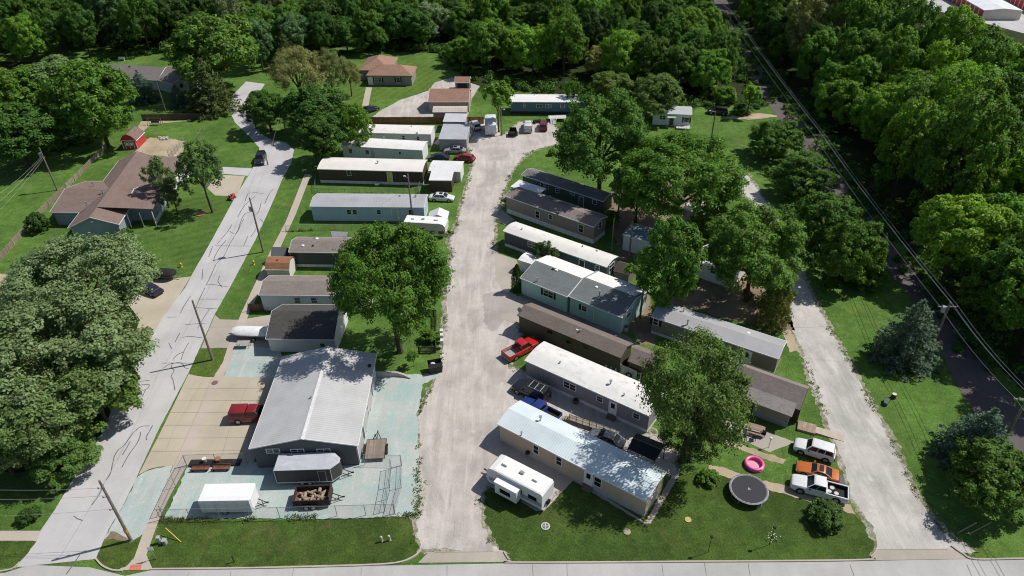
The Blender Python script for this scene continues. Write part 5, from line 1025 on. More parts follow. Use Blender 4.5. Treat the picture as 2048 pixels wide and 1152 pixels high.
    if sunroof: m = MB(); xm = h0 * .25 * L + h1 * .75 * L; m.box(xm - .45, xm + .25, -.4, .4, zt + .002, zt + .014); m.build('sunroof', CARGL, t)
    if rack:
        m = MB()
        for y in (-wt + .1, wt - .1): m.tube([(h0 * L + .15, y, zt + .03), (h0 * L + .2, y, zt + .08), (h1 * L - .4, y, zt + .08), (h1 * L - .3, y, zt + .03)], .03, 5)
        for x in (.2, .5, .8): m.tube([(h0 * L * (1 - x) + h1 * L * x, -wt + .1, zt + .08), (h0 * L * (1 - x) + h1 * L * x, wt - .1, zt + .08)], .022, 5)
        m.build('roof_rack', STEEL, t)
    for sx, nm in ((s['wb'][0], 0), (s['wb'][1], 1)):
        for sy in (-1, 1):
            if not (bed and nm): m = MB(); m.disc((sx * L, sy * (hw - .03), s['r'] + .02), s['r'] * 1.16, sy * .035, 18, 0, 'y'); m.build('wheel_arch', DARKP, t)
            wheel(t, sx * L, sy * (hw - .1), s['r'])
    for sy in (-1, 1):
        m = MB(); m.bev(.455 * L, .488 * L, sy * hw * .62 - .17, sy * hw * .62 + .17, no - .26, no - .1, .03); m.build('headlight', HEAD, t)
        m = MB(); x0 = -.503 * L if not bed else -.5 * L; m.box(x0, x0 + .1, sy * hw * .8 - .12, sy * hw * .8 + .12, ta - .38, ta - .12); m.build('taillight', TAIL, t)
        m = MB(); m.bev(g1 * L - .45, g1 * L - .25, sy * (hw + .08) - .09, sy * (hw + .08) + .09, be, be + .16, .03); m.build('mirror', P if zt < 1.7 else DARKP, t)
    m = MB(); m.bev(.488 * L, .507 * L, -hw * .8, hw * .8, zb + .12, zb + .3, .015); m.build('front_bumper', DARKP if kind_ != 'pickup' else STEEL, t); m = MB(); m.bev(-.512 * L, -.49 * L, -hw * .85, hw * .85, zb + .16, zb + .36, .015); m.build('rear_bumper', DARKP if not bed else STEEL, t)
    m = MB(); m.box(.49 * L, .499 * L, -hw * .5, hw * .5, no - .42, no - .22); m.build('grille', DARKP, t)
    if bed:
        x0, x1 = bed[0] * L, bed[1] * L; m = MB(); zw = be - .05
        m.box(x0, x1, -hw * .98, hw * .98, zb + .1, .62)
        for sy in (-1, 1): m.bev(x0, x1, *sorted((sy * hw, sy * (hw - .16))), .6, zw, .04)
        m.bev(x0, x0 + .1, -hw + .16, hw - .16, .6, zw - .02, .03); m.bev(x1 - .1, x1 - .02, -hw + .16, hw - .16, .6, zw, .02); m.build('cargo_bed', P, t, True)
        m = MB(); m.box(x0 + .1, x1 - .1, -hw + .16, hw - .16, .622, .66)
        for sy in (-1, 1): m.box(x0 + .1, x1 - .1, *sorted((sy * (hw - .165), sy * (hw - .2))), .66, zw - .06)
        m.build('bed_liner', plain('bed_liner_%s' % (bed_floor or 'black'), (.3, .29, .28) if bed_floor == 'grey' else (.02, .02, .021), .8), t)
        for sy in (-1, 1): m = MB(); m.disc((s['wb'][1] * L, sy * (hw - .03), s['r'] + .02), s['r'] * 1.16, sy * .035, 18, 0, 'y'); m.build('wheel_arch', DARKP, t)
        if topper:
            m = MB(); T0 = [(x0, -hw * .98, zw), (x1, -hw * .98, zw), (x1, hw * .98, zw), (x0, hw * .98, zw)]; T1 = [(x0 + .1, -hw * .82, zt - .04), (x1, -hw * .82, zt - .04), (x1, hw * .82, zt - .04), (x0 + .1, hw * .82, zt - .04)]; T2 = [(x0 + .25, -hw * .7, zt + .02), (x1 - .1, -hw * .7, zt + .02), (x1 - .1, hw * .7, zt + .02), (x0 + .25, hw * .7, zt + .02)]
            m.loft([T0, T1, T2]); tp = m.build('bed_topper', P, t, True)
            for q in ([T0[0], T0[1], T1[1], T1[0]], [T0[2], T0[3], T1[3], T1[2]]): m = MB(); slab(m, inset(q, .1, .1, .25, .2)); m.build('side_window', CARGL, tp)
    return t
KC = 'vehicles parked in the mobile home park'
WHT = (.62, .62, .62)
car('bright red pickup parked nose in by the olive home', 'pickup', (.42, .016, .016), (1067, 691), (1018, 717), KC, 5.7, bed_floor='grey')
car('black suv with a roof rack beside the patchy white roof', 'bigsuv', (.009, .009, .01), (1035, 777), (1089, 801), KC, 5.15, rack=True, sunroof=True)
car('blue pickup with a black empty bed behind the pale blue roof', 'pickup', (.012, .03, .16), (1047, 812), (1113, 846), KC, 5.6)
car('white suv nearest the porch house, first in the row by the lane', 'suv', (.68, .69, .69), (1593, 896), (1660, 917), KC, 4.6)
car('orange sports car with a black roof between the white suv and white pickup', 'sports', (.5, .13, .015), (1592, 937), (1673, 960), KC, 4.6, roofc=(.008, .008, .009))
wp = car('white crew cab pickup with spare wheels in its open bed', 'pickup', (.68, .69, .69), (1583, 970), (1689, 998), KC, 6.0)
car('white sedan with a sunroof on the grass in front of the brown shed', 'sedan', (.64, .65, .64), (910, 401), (859, 399), KC, 4.9, sunroof=True)
car('silver sedan with a sunroof in front of the grey metal shed', 'sedan', (.3, .3, .3), (887, 305), (933, 306), KC, 4.9, sunroof=True)
car('dark navy sedan parked left of the red hatchback', 'sedan', (.012, .014, .022), (853, 319), (900, 320), KC, 4.8)
car('red hatchback at the edge of the gravel loop', 'hatch', (.3, .02, .022), (909, 318), (950, 324), KC, 4.5)
car('white suv backed between the metal sheds and the white cargo trailer', 'suv', (.58, .58, .58), (943, 248), (957, 265), KC, 4.7)
car('white car peeking out from behind the grey metal shed', 'sedan', (.58, .58, .58), (938, 267), (930, 283), KC, 4.6)
car('white pickup with a topper parked near the blue home', 'pickup', (.62, .62, .62), (1056, 246), (1056, 271), KC, 5.6, topper=True)
car('dark red suv parked right of the white pickup with topper', 'suv', (.17, .014, .018), (1087, 247), (1086, 267), KC, 4.6)
car('navy blue sedan at the end of the hip roofed house drive', 'sedan', (.01, .012, .024), (754, 219), (728, 227), None, 4.8)
car('dark suv parked on the cracked street at the bend', 'suv', (.016, .017, .02), (517, 335), (527, 312), None, 4.8)
car('dark blue car with red tail lights under the silver maple', 'sedan', (.016, .018, .04), (280, 575), (322, 592), None, 4.8)
car('dark car parked in tree shade on the far lawn', 'suv', (.014, .014, .018), (1417, 226), (1452, 229), None, 4.8)
car('red pickup with a topper against the big metal garage', 'pickup', (.2, .012, .014), (544, 836), (473, 838), None, 5.6, topper=True)
car('old grey car in dappled shade behind the pale blue roofed home', 'sedan', (.14, .15, .155), (1199, 878), (1226, 888), KC, 4.4)
# trailers
def hitch(b, x, z=.5, n=1.2): b.tube([(x, -.55, z), (x + n, 0, z)], .05, 5); b.tube([(x, .55, z), (x + n, 0, z)], .05, 5); b.tube([(x + n * .6, 0, 0), (x + n * .6, 0, z + .3)], .04, 5); b.box(x + n - .05, x + n + .2, -.06, .06, z - .05, z + .1)
def cargo(label, front, rear, L, W_, H_, wallc, roofm, vnose=0.0, axles=1, group='enclosed trailers', bow=.12, doors=True, vents=0, trimc=None, name='cargo_trailer'):
    P0, P1 = G(*front), G(*rear); d = P0 - P1; t = thing(name, label, 'trailer', (P0 + P1) / 2, math.atan2(d.y, d.x), group); h = W_ / 2; x0, x1 = -L / 2, L / 2
    wm = siding('trailer_wall_%d' % (hash(wallc) % 9999), wallc, 1.2, True, .85, .15)
    out = [(x0, -h), (x1 - vnose, -h), (x1, -h * .25), (x1, h * .25), (x1 - vnose, h), (x0, h)] if vnose else [(x0, -h), (x1 - .15, -h), (x1, -h + .2), (x1, h - .2), (x1 - .15, h), (x0, h)]
    b = MB(); b.loft([[(x, y, .48) for x, y in out], [(x, y, H_) for x, y in out]]); b.build('body', wm, t)
    b = MB(); s = 1.012; b.loft([[(x * s, y * s, H_ + .003) for x, y in out], [(x * s, y * s, H_ + .06) for x, y in out], [(x * .985, y * .55, H_ + .06 + bow) for x, y in out]]); b.build('roof', roofm, t)
    b = MB(); T_ = trimc or STEEL; b.loft([[(x * 1.004, y * 1.006, .46) for x, y in out], [(x * 1.004, y * 1.006, .62) for x, y in out]], False)
    for x, y in (out[0], out[1], out[-2], out[-1]): b.tube([(x * 1.004, y * 1.004, .5), (x * 1.004, y * 1.004, H_)], .04, 5)
    b.build('trim', T_, t)
    for k in range(axles):
        x = -.35 + (k - (axles - 1) / 2) * .85
        for sy in (-1, 1): wheel(t, x, sy * (h - .02), .35, .2)
    for sy in (-1, 1): b = MB(); b.bev(-.35 - .45 * axles, -.35 + .45 * axles, *sorted((sy * h * 1.005, sy * (h + .16))), .68, .78, .03); b.build('fender', T_, t)
    if doors:
        f = wmap('f', h); b = MB(); xd = x1 - vnose - 1.0; wbox(b, f, xd - .4, xd + .4, .002, .03, .62, H_ - .25); b.build('side_door', wm, t)
        b = MB(); wbox(b, f, xd - .45, xd - .4, .002, .04, .6, H_ - .2); wbox(b, f, xd + .4, xd + .45, .002, .04, .6, H_ - .2); wbox(b, f, xd - .4, xd + .4, .002, .04, H_ - .25, H_ - .2); b.build('door_frame', T_, t)
    for k in range(vents): b = MB(); b.bev(-.6, 0, -.3, .3, H_ + .1, H_ + .34, .06); b.build('roof_vent', WHITE, t)
    b = MB(); hitch(b, x1 - .05); b.build('hitch', BLACKM, t); return t
cargo('plain white enclosed trailer inside the chain link yard', (521, 1011), (409, 1013), 5.6, 2.3, 2.35, (.62, .62, .61), plain('white_trailer_roof', (.72, .73, .72), .5, 0, .04), trimc=WHITE, doors=False)
cargo('black enclosed trailer with a dented silver roof beside the garage gable', (692, 951), (556, 955), 7.2, 2.5, 2.6, (.045, .045, .042), membrane('dented_silver_roof', (.4, .42, .46), (.55, .57, .6), .7, .45), .9, 2, trimc=plain('bright_trim', (.55, .55, .55), .4, .5))
cargo('white cargo trailer with a roof vent parked end on by the brown fence', (982, 281), (981, 243), 6.6, 2.5, 2.55, (.5, .51, .52), plain('pale_trailer_roof', (.55, .58, .6), .5, 0, .06), vents=1, trimc=WHITE, doors=False)
def camper(label, front, rear, L, W_, H_, side, stripe, slide=False, name='camper_trailer'):
    P0, P1 = G(*front), G(*rear); d = P0 - P1; t = thing(name, label, 'camper', (P0 + P1) / 2, math.atan2(d.y, d.x), 'camper trailers'); h = W_ / 2; x0, x1 = -L / 2, L / 2
    S = siding('camper_side_%d' % (hash(side) % 999), side, .5, False, .9, .2); prof = [(x0, .5), (x0 - .05, H_ - .25), (x0 + .15, H_), (x1 - 1.0, H_), (x1 - .45, H_ - .15), (x1 - .12, H_ - .6), (x1, 1.2), (x1 - .3, .5)]
    b = MB(); b.loft([[(x, -h, z) for x, z in prof], [(x, h, z) for x, z in prof]]); b.build('body', S, t)
    b = MB(); b.loft([[(x0 + .12, -h - .02, H_ + .004), (x1 - 1.0, -h - .02, H_ + .004), (x1 - 1.0, h + .02, H_ + .004), (x0 + .12, h + .02, H_ + .004)], [(x0 + .2, -h * .9, H_ + .07), (x1 - 1.05, -h * .9, H_ + .07), (x1 - 1.05, h * .9, H_ + .07), (x0 + .2, h * .9, H_ + .07)]])
    b.loft([[(x1 - .99, y, H_ + .02), (x1 - .44, y, H_ - .13), (x1 - .11, y, H_ - .59), (x1 - .13, y, H_ - .62), (x1 - .46, y, H_ - .17), (x1 - .99, y, H_ - .03)] for y in (-h - .01, h + .01)]); b.build('roof', plain('camper_roof_white', (.72, .72, .7), .45, 0, .05), t)
    for sd in ('f', 'b'):
        f = wmap(sd, h); b = MB(); wbox(b, f, x0 + .02, x1 - .35, .002, .012, .95, 1.55); b.build('stripe', plain('camper_stripe_%d' % (hash(stripe) % 999), stripe, .5), t)
        for s, w_ in ((x0 + 1.2, 1.1), (x0 + 3.2, 1.3)): b = MB(); wbox(b, f, s - w_ / 2, s + w_ / 2, .014, .03, 1.45, 2.05); b.build('window', CARGL, t)
        b = MB(); wbox(b, f, x1 - 2.0, x1 - 1.35, .014, .035, .65, 2.4); b.build('door', S, t)
    for dx, s in ((x0 + 1.6, .22), (x0 + 3.4, .2), (x1 - 1.8, .25)): b = MB(); b.bev(dx - s * 1.4, dx + s * 1.4, -.1 - s, -.1 + s, H_ + .06, H_ + .06 + s * 1.1, .06); b.build('roof_vent', WHITE if s > .21 else STEEL, t)
    if slide:
        b = MB(); b.bev(x0 + 1.6, x0 + 4.0, -h - .95, -h - .003, .75, H_ - .55, .05); so_ = b.build('slide_out', S, t); b = MB(); b.box(x0 + 1.55, x0 + 4.05, -h - 1.0, -h - .004, H_ - .545, H_ - .48); b.build('slide_roof', WHITE, so_)
        b = MB(); b.box(x0 + 2.2, x0 + 3.5, -h - .975, -h - .953, 1.25, 1.85); b.build('window', CARGL, so_)
        b = MB(); b.disc((x0 - .32, .3, 1.0), .34, .2, 16, 0, 'x'); b.build('spare_wheel', RUBBER, t)
    for k in (-.45, .45):
        for sy in (-1, 1): wheel(t, -.3 + k, sy * (h - .08), .34, .2)
    b = MB(); b.box(x0 - .25, x0 - .06, -h, h, .5, .6); b.build('rear_bumper', STEEL, t)
    b = MB(); hitch(b, x1 - .2, .5, 1.2); b.tube([(x1 + .3, 0, .5), (x1 + .3, 0, 1.0)], .16, 8); b.build('hitch', BLACKM, t); return t
camper('beige and brown travel trailer with a rounded nose behind the big maple', (896, 471), (812, 466), 7.6, 2.45, 3.0, (.4, .36, .32), (.13, .085, .075))
tc = camper('white travel trailer with a slide out and spare tyre on the concrete pad', (990, 955), (1090, 1008), 7.4, 2.45, 3.0, (.5, .5, .5), (.3, .31, .33))
tc.rotation_euler.z = tc.rotation_euler.z
# slide-out on the side that faces the lawn (this camper's right-hand wall)
h = 2.45 / 2; b = MB(); b.bev(-1.0, 1.9, h + .003, h + .95, .7, 2.45, .05); so_ = b.build('slide_out', siding('camper_side_b', (.5, .5, .5), .5, False, .9, .2), tc); b = MB(); b.box(-1.05, 1.95, h + .004, h + 1.0, 2.455, 2.52); b.build('slide_roof', WHITE, so_); b = MB(); b.box(-.2, 1.2, h + .953, h + .975, 1.2, 1.85); b.build('window', CARGL, so_)
b = MB(); b.disc((-7.4 / 2 - .34, .2, 1.0), .34, .2, 16, 0, 'x'); b.build('spare_wheel', RUBBER, tc)
def flat_trailer(label, front, rear, L, W_, deck, name='utility_trailer', wall=0.0, wm=None, tilt=0.0, group=None):
    P0, P1 = G(*front), G(*rear); d = P0 - P1; t = thing(name, label, 'trailer', (P0 + P1) / 2, math.atan2(d.y, d.x), group); h = W_ / 2
    b = MB(); b.box(-L / 2, L / 2, -h, h, .52, .62); b.build('deck', deck, t); b = MB(); b.box(-L / 2 - .02, L / 2 + .02, -h - .05, -h - .003, .45, .64); b.box(-L / 2 - .02, L / 2 + .02, h + .003, h + .05, .45, .64); b.box(L / 2 + .003, L / 2 + .06, -h, h, .45, .64); b.build('frame', BLACKM, t)
    if wall:
        b = MB(); z1 = .62 + wall
        for sy in (-1, 1): b.box(-L / 2, L / 2, *sorted((sy * (h + .052), sy * (h - .03))), .645, z1)
        b.box(L / 2 - .03, L / 2 + .06, -h + .031, h - .031, .645, z1 + .5); b.box(-L / 2 - .03, -L / 2 + .04, -h + .031, h - .031, .645, z1); b.build('side_wall', wm, t)
        b = MB()
        for k in range(6):
            for sy in (-1, 1): x = -L / 2 + .3 + k * (L - .6) / 5; b.box(x - .04, x + .04, *sorted((sy * (h + .055), sy * (h + .11))), .5, z1 + .02)
        b.build('stake', BLACKM, t)
    for sy in (-1, 1):
        for k in ((-.4, .4) if L > 3.6 else (0,)): wheel(t, -.2 + k, sy * (h + .2), .33, .2)
        b = MB(); b.bev(-1.0, .6, *sorted((sy * (h + .052), sy * (h + .32))), .7, .76, .02); b.build('fender', BLACKM, t)
    b = MB(); hitch(b, L / 2, .5, 1.3); b.build('hitch', BLACKM, t); return t
RUST = plain('rusty_brown_steel', (.055, .035, .028), .8, 0, .3)
dt = flat_trailer('brown dump trailer loaded with cut logs in the chain link yard', (667, 1000), (590, 1003), 4.0, 2.0, plain('dirty_bed', (.13, .085, .065), .9), 'dump_trailer', .75, RUST)
logs = thing('log_pile', 'heap of sawn logs lying in the brown dump trailer', 'logs', dt.location, dt.rotation_euler.z); r_ = random.Random(4); LOGM = plain('log_bark', (.3, .23, .16), .95, 0, .35, 5)
for i in range(16):
    x, y, a, l = r_.uniform(-1.3, 1.4), r_.uniform(-.6, .6), r_.uniform(-1.6, 1.6), r_.uniform(.3, .55); z = .8 + r_.random() * .25; b = MB()
    b.tube([(x - l * math.cos(a), y - l * math.sin(a) * .8, z), (x + l * math.cos(a), y + l * math.sin(a) * .8, z + .06)], r_.uniform(.13, .2), 9); b.build('log', LOGM, logs)
flat_trailer('small wooden deck trailer beside the metal garage corner', (754, 892), (751, 917), 3.0, 2.3, wood('grey_deck_boards', (.26, .21, .17), .2, 1), group=None)
flat_trailer('little black utility trailer near the light pole by the loop', (1026, 266), (1026, 276), 2.2, 1.6, plain('black_bed', (.02, .02, .02), .8), 'utility_trailer', .4, BLACKM)
# boats
def boat(label, bow, stern, L, W_, cover, cat='boat', logo=False):
    P0, P1 = G(*bow), G(*stern); d = P0 - P1; t = thing('boat_on_trailer', label, cat, (P0 + P1) / 2, math.atan2(d.y, d.x)); h = W_ / 2; st = [(-.5, .8, .0), (-.47, .95, .0), (-.1, 1, 0), (.25, .98, .02), (.38, .88, .04), (.46, .66, .07), (.5, .34, .1)]
    b = MB(); b.loft([[(x * L, -w_ * h, 1.15 + dz), (x * L, -w_ * h * .75, .75 + dz * 2), (x * L, 0, .6 + dz * 3), (x * L, w_ * h * .75, .75 + dz * 2), (x * L, w_ * h, 1.15 + dz)] for x, w_, dz in st]); b.build('hull', plain('hull_dark', (.03, .03, .035), .4) if cover[0] < .1 else plain('hull_white', (.5, .5, .5), .4), t, True)
    b = MB(); cr = [1.45, 1.62, 1.72, 1.7, 1.62, 1.5, 1.35]
    b.loft([[(x * L, -w_ * h * 1.02, 1.1 + dz), (x * L, -w_ * h * .96, 1.22 + dz), (x * L, -w_ * h * .5, (1.2 + c_) / 2 + .06), (x * L, 0, c_), (x * L, w_ * h * .5, (1.2 + c_) / 2 + .06), (x * L, w_ * h * .96, 1.22 + dz), (x * L, w_ * h * 1.02, 1.1 + dz)] for (x, w_, dz), c_ in zip(st, cr)]); b.build('cover', plain('boat_cover_%d' % (hash(cover) % 999), cover, .7, 0, .1), t, True)
    b = MB()
    for y in (-.5, .5): b.box(-L * .45, L * .3, y - .05, y + .05, .42, .52)
    hitch(b, L * .3, .5, L * .28); b.build('trailer_frame', STEEL, t)
    for sy in (-1, 1): wheel(t, -.6, sy * (h * .85), .3, .18)
    return t
boat('boat under a fitted black cover on the driveway left of the street', (356, 558), (282, 552), 6.4, 2.3, (.018, .018, .019))
boat('boat under a white cover at the left end of the white garage', (470, 673), (540, 675), 5.6, 2.2, (.66, .67, .67))
# ------------------------------------------------------------------ poles, wires, fences and the small things
def pole(label, base_, top, r=.15, arm=None, can=None, light=None, group='utility poles', brace=False, mat=None, name='utility_pole', cat='utility pole'):
    P = G(*base_); h = rise(base_, top); t = thing(name, label, cat, P, 0, group); b = MB(); b.tube([(0, 0, 0), (0, 0, h * .5), (0, 0, h)], [r * 1.15, r, r * .75], 9); b.build('pole', mat or POLEW, t)
    if arm:
        a, l, z = arm; d = Vector((math.cos(a), math.sin(a), 0)); b = MB(); nn = Vector((-d.y, d.x, 0)) * (r + .07)
        b.tube([nn - d * l + Vector((0, 0, z)), nn + d * l + Vector((0, 0, z))], .075, 4); b.build('crossarm', plain('crossarm_wood', (.4, .37, .33), .9), t)
        b = MB()
        for k in (-1, -.55, .55, 1): q = nn + d * l * k * .95; b.disc((q.x, q.y, z + .07), .05, .16, 6)
        b.build('insulator', plain('insulator_grey', (.35, .33, .32), .4), t)
    if can:
        a, z = can; b = MB(); x, y = (r + .3) * math.cos(a), (r + .3) * math.sin(a); b.disc((x, y, z), .28, .85, 12); b.disc((x, y, z + .852), .3, .08, 12, 0, 'z', .12); b.build('transformer', plain('transformer_grey', (.36, .38, .38), .5), t)
    if light:
        a, z, l = light; d = Vector((math.cos(a), math.sin(a), 0)); b = MB(); b.tube([Vector((0, 0, z)), d * l + Vector((0, 0, z + .25))], .035, 5); b.build('lamp_arm', STEEL, t); b = MB(); e = d * l; b.bev(e.x - .2, e.x + .2, e.y - .14, e.y + .14, z + .12, z + .32, .05); b.build('lamp_head', plain('lamp_head_white', (.6, .6, .58), .4), t)
    if brace: b = MB(); b.tube([(0, 0, h * .62), (.8, -1.6, 0)], .03, 5); b.build('guy_wire', STEEL, t)
    return t, h
RD = (G(1925, 790) - G(1600, 300)).normalized(); RA = math.atan2(RD.y, RD.x) + math.pi / 2
rp = []
for bp, tp, lb, can in (((1454, 75), (1460, 22), 'roadside pole far up the shaded road', None), ((1626, 318), (1637, 262.5), 'roadside pole with crossarm tightly hemmed by trees', None), ((1853.5, 716), (1900, 603.5), 'roadside pole carrying a grey transformer beside the broad blue spruce', (math.pi * .9, 7.9)), ((1983, 925), (2041, 781), 'roadside pole with long pale crossarm at the right picture edge', None)):
    t, h = pole(lb, bp, tp, .16, (RA, 1.25, rise(bp, tp) - .9), can); rp.append((Vector(t.location), h))
rp = [(rp[0][0] - RD * 42 + Vector((-3, 0, 0)), rp[0][1])] + rp + [(rp[-1][0] + RD * 40, rp[-1][1])]
WIREM = plain('line_wire', (.33, .33, .34), .5, .3)
def wire(label, A, B, sag=.8, r=.028, name='power_line', group=None, mat=None):
    t = MB(); n = 14; t.tube([A.lerp(B, i / n) - Vector((0, 0, sag * 4 * (i / n) * (1 - i / n))) for i in range(n + 1)], r, 4); o = t.build(name, mat or WIREM); return tag(o, label, 'power line', group)
sd = Vector((math.cos(RA), math.sin(RA), 0)); LINES = [(-1.2, -.68, 'wire nearest the homes'), (-.1, .05, 'wire on the pole tops'), (.7, -.68, 'wire on the inner right of the crossarms'), (1.2, -.68, 'wire nearest the wood')]
SEG = ['beyond the far pole', 'past the tightly hemmed pole, far half', 'above the narrow blue spruce', 'between transformer and right edge poles', 'past the right edge pole']
for i in range(len(rp) - 1):
    for o_, dz, nm in LINES:
        A, B = [p + sd * o_ + Vector((0, 0, hh + dz)) for p, hh in (rp[i], rp[i + 1])]; wire('roadside ' + nm + ' ' + SEG[i], A, B, .5, .028, group='wires along the shaded road')
SP = []
for bp, tp, lb, kw in (((425.5, 720), (382.5, 601), 'leaning tall pole on the small grass island', dict(can=None)), ((527, 504), (496, 395.5), 'pole with a transformer on the verge above the gambrel shed', dict(can=(2.6, 8.0))), ((262.5, 1081), (207.5, 956.5), 'pole at the street corner with a yellow warning sleeve', {}), ((115, 380.5), (77.5, 295.5), 'transformer pole standing by the picket fence on the left lawn', dict(can=(2.9, 7.2))), ((826, 445), (814.5, 348), 'pole with a lamp between the powder blue and brown homes', dict(light=(2.6, 9.0, .8))), ((572, 266), (563, 215), 'brown pole in front of the dark trees at the bend', {}), ((1003, 271), (1002, 212), 'lamp pole right of the white cargo trailer', dict(light=(-.6, 6.2, .9))), ((1423, 275), (1431.5, 222), 'street light pole on the open far lawn', dict(light=(2.9, 6.0, 1.2))), ((1236.5, 428), (1239, 380.5), 'short pole behind the dark green home', {}), ((1223, 505), (1228, 435), 'meter pole at the end of the taupe home', {}), ((1258, 516), (1266, 443), 'braced pole before the pale blue white home', dict(brace=True)), ((1280, 636), (1287, 574), 'pole at the right end of the teal home', {}), ((332, 224), (314, 157), 'slim pole in front of the grey house gable', {})):
    t, h = pole(lb, bp, tp, .15 if h > 6 else .11, **kw); SP.append((Vector(t.location), h))
t = SP[2][0]; pt = [o for o in bpy.data.objects if o.get('label', '').startswith('pole at the street corner')][0]; b = MB(); b.tube([(-.02, 0, 1.4), (-.02, 0, 1.9)], .2, 8); b.build('warning_sleeve', plain('yellow_sleeve', (.5, .27, .02), .6), pt)
b = MB()
for z in (8.6, 7.2, 5.2): b.tube([(-.5, 0, z), (.2, 0, z)], .04, 5); b.disc((-.5, 0, z - .1), .07, .2, 6)
b.build('bracket', STEEL, pt)
for k, (z, px) in enumerate(((8.6, (-60, 978)), (7.4, (-60, 998)), (5.3, (-60, 1033)))): wire(('top', 'middle', 'bottom')[k] + ' wire running left from the street corner pole', t + Vector((-.5, 0, z)), G(*px, z), .25, .018, group='wires from the street corner pole')
for k, dx in enumerate((-.3, 0, .4)): wire(('first', 'second', 'third')[k] + ' service wire slanting down left from the lawn transformer pole', SP[3][0] + Vector((dx, 0, 7.4)), G(-40, 412 + k * 22, 4), .6, .011, group='service wires at the left lawn')
wire('wire from the grass island pole to the verge transformer pole', SP[0][0] + Vector((0, 0, 8.9)), SP[1][0] + Vector((0, 0, 8.9)), .8, .015)
wire('wire from the verge transformer pole to the brown pole at the bend', SP[1][0] + Vector((0, 0, 9)), SP[5][0] + Vector((0, 0, SP[5][1] - .3)), .8, .015)
wire('service wire dropping from the lamp pole to the powder blue home', SP[4][0] + Vector((0, 0, 8)), G(760, 410, 3.3), .4, .015)
wire('service wire across the gravel lane to the long grey home', rp[3][0] + Vector((0, 0, 8.5)), G(1560, 655, 4), .9, .015)
wire('wire from the street corner pole to the grass island pole', SP[2][0] + Vector((0, 0, 9)), SP[0][0] + Vector((0, 0, 9)), .9, .015)
# fences
CL = chainlink('chain_link_mesh'); GALV = plain('fence_pipe', (.25, .26, .27), .5, .4)
def link_fence(label, px, h=1.8, step=3.0, group='chain link fences', mid=False, dens=None):
    P = [G(*p) for p in px]; o = P[0].copy(); t = thing('chain_link_fence', label, 'fence', o, 0, group); m = MB(); rl = MB(); ps = []
    for a, c in zip(P, P[1:]):
        a, c = a - o, c - o; n = max(1, round((c - a).length / step))
        for k in range(n + (1 if c == P[-1] - o else 0)): ps.append(a.lerp(c, k / n))
        m.add([a + Vector((0, 0, .04)), c + Vector((0, 0, .04)), c + Vector((0, 0, h)), a + Vector((0, 0, h))], [(0, 1, 2, 3)]); rl.tube([a + Vector((0, 0, h)), c + Vector((0, 0, h))], .028, 5)
        if mid: rl.tube([a + Vector((0, 0, h * .5)), c + Vector((0, 0, h * .5))], .025, 5)
    m.build('mesh', CL, t); rl.build('top_rail', GALV, t)
    for p in ps: b = MB(); b.tube([p, p + Vector((0, 0, h + .05))], .035, 6); b.build('post', GALV, t)
    return t
link_fence('chain link fence along the lawn in front of the trailer yard', [(322, 1040), (560, 1036), (789, 1029)], 1.8)
link_fence('chain link fence on the sidewalk side of the trailer yard', [(326, 1032), (352, 975), (374, 932)], 1.8, 2.6, mid=True)
link_fence('chain link fence behind the flat black pallets', [(374, 931), (495, 927)], 1.8)
link_fence('chain link fence on the gravel road side of the trailer yard', [(790, 1027), (803, 976), (804, 932)], 1.8, 2.6, mid=True)
link_fence('chain link fence between the garage corner and the yard corner', [(803, 931), (730, 930)], 1.8)
link_fence('open chain link gate swung inward in the trailer yard', [(770, 1024), (779, 975), (783, 938)], 1.7, 2.0, mid=True)
link_fence('low chain link fence around the brown home front grass', [(632, 362), (631, 386), (838, 387), (841, 362)], 1.1, 3)
link_fence('low chain link fence behind the charcoal home yard', [(572, 462), (704, 459)], 1.1, 3)
link_fence('wire pen by the red barn shed', [(338, 314), (346, 313), (371, 284)], 1.6, 1.6)
link_fence('low wire pen fence right of the barn lot', [(393, 285), (404, 268)], 1.2, 1.5)
def board_fence(label, px, h, c, step=.16, gap=.02, name='wooden_fence', cat='fence', posts=True):
    P = [G(*p) for p in px]; o = P[0].copy(); t = thing(name, label, cat, o); b = MB(); q = MB(); r = MB(); W_ = wood('fence_boards_%d' % (hash(c) % 9999), c, step, 0); PP = []
    for a, e in zip(P, P[1:]):
        a, e = a - o, e - o; L = (e - a).length; d = (e - a) / L; nn = Vector((-d.y, d.x, 0)) * .02; n = int(L / step)
        for k in range(n):
            s0, s1 = a + d * (k * step), a + d * (k * step + step - gap); hh = h * random.uniform(.96, 1.03)
            b.add([s0 - nn, s1 - nn, s1 + nn, s0 + nn] + [v + Vector((0, 0, hh)) for v in (s0 - nn, s1 - nn, s1 + nn, s0 + nn)], [(4, 5, 6, 7), (0, 1, 5, 4), (1, 2, 6, 5), (2, 3, 7, 6), (3, 0, 4, 7)])
        for z in (.3, h * .8): r.add([a + nn * 1.2 + Vector((0, 0, z)), e + nn * 1.2 + Vector((0, 0, z)), e + nn * 3.2 + Vector((0, 0, z)), a + nn * 3.2 + Vector((0, 0, z))] + [v + Vector((0, 0, z + .09)) for v in (a + nn * 1.2, e + nn * 1.2, e + nn * 3.2, a + nn * 3.2)], [(4, 5, 6, 7), (0, 1, 5, 4), (2, 3, 7, 6), (3, 2, 1, 0)])
        for k in range(int(L / 2.4) + 1): PP.append(a + d * min(L, k * 2.4) - nn * 3)
    b.build('boards', W_, t); r.build('rail', W_, t)
    for p in PP: q = MB(); q.box(p.x - .05, p.x + .05, p.y - .05, p.y + .05, 0, h * 1.05); q.build('post', W_, t)
    return t
board_fence('reddish brown privacy fence behind the white roofed homes', [(700, 248), (969, 247.5)], 1.75, (.34, .165, .08), .2, .01)
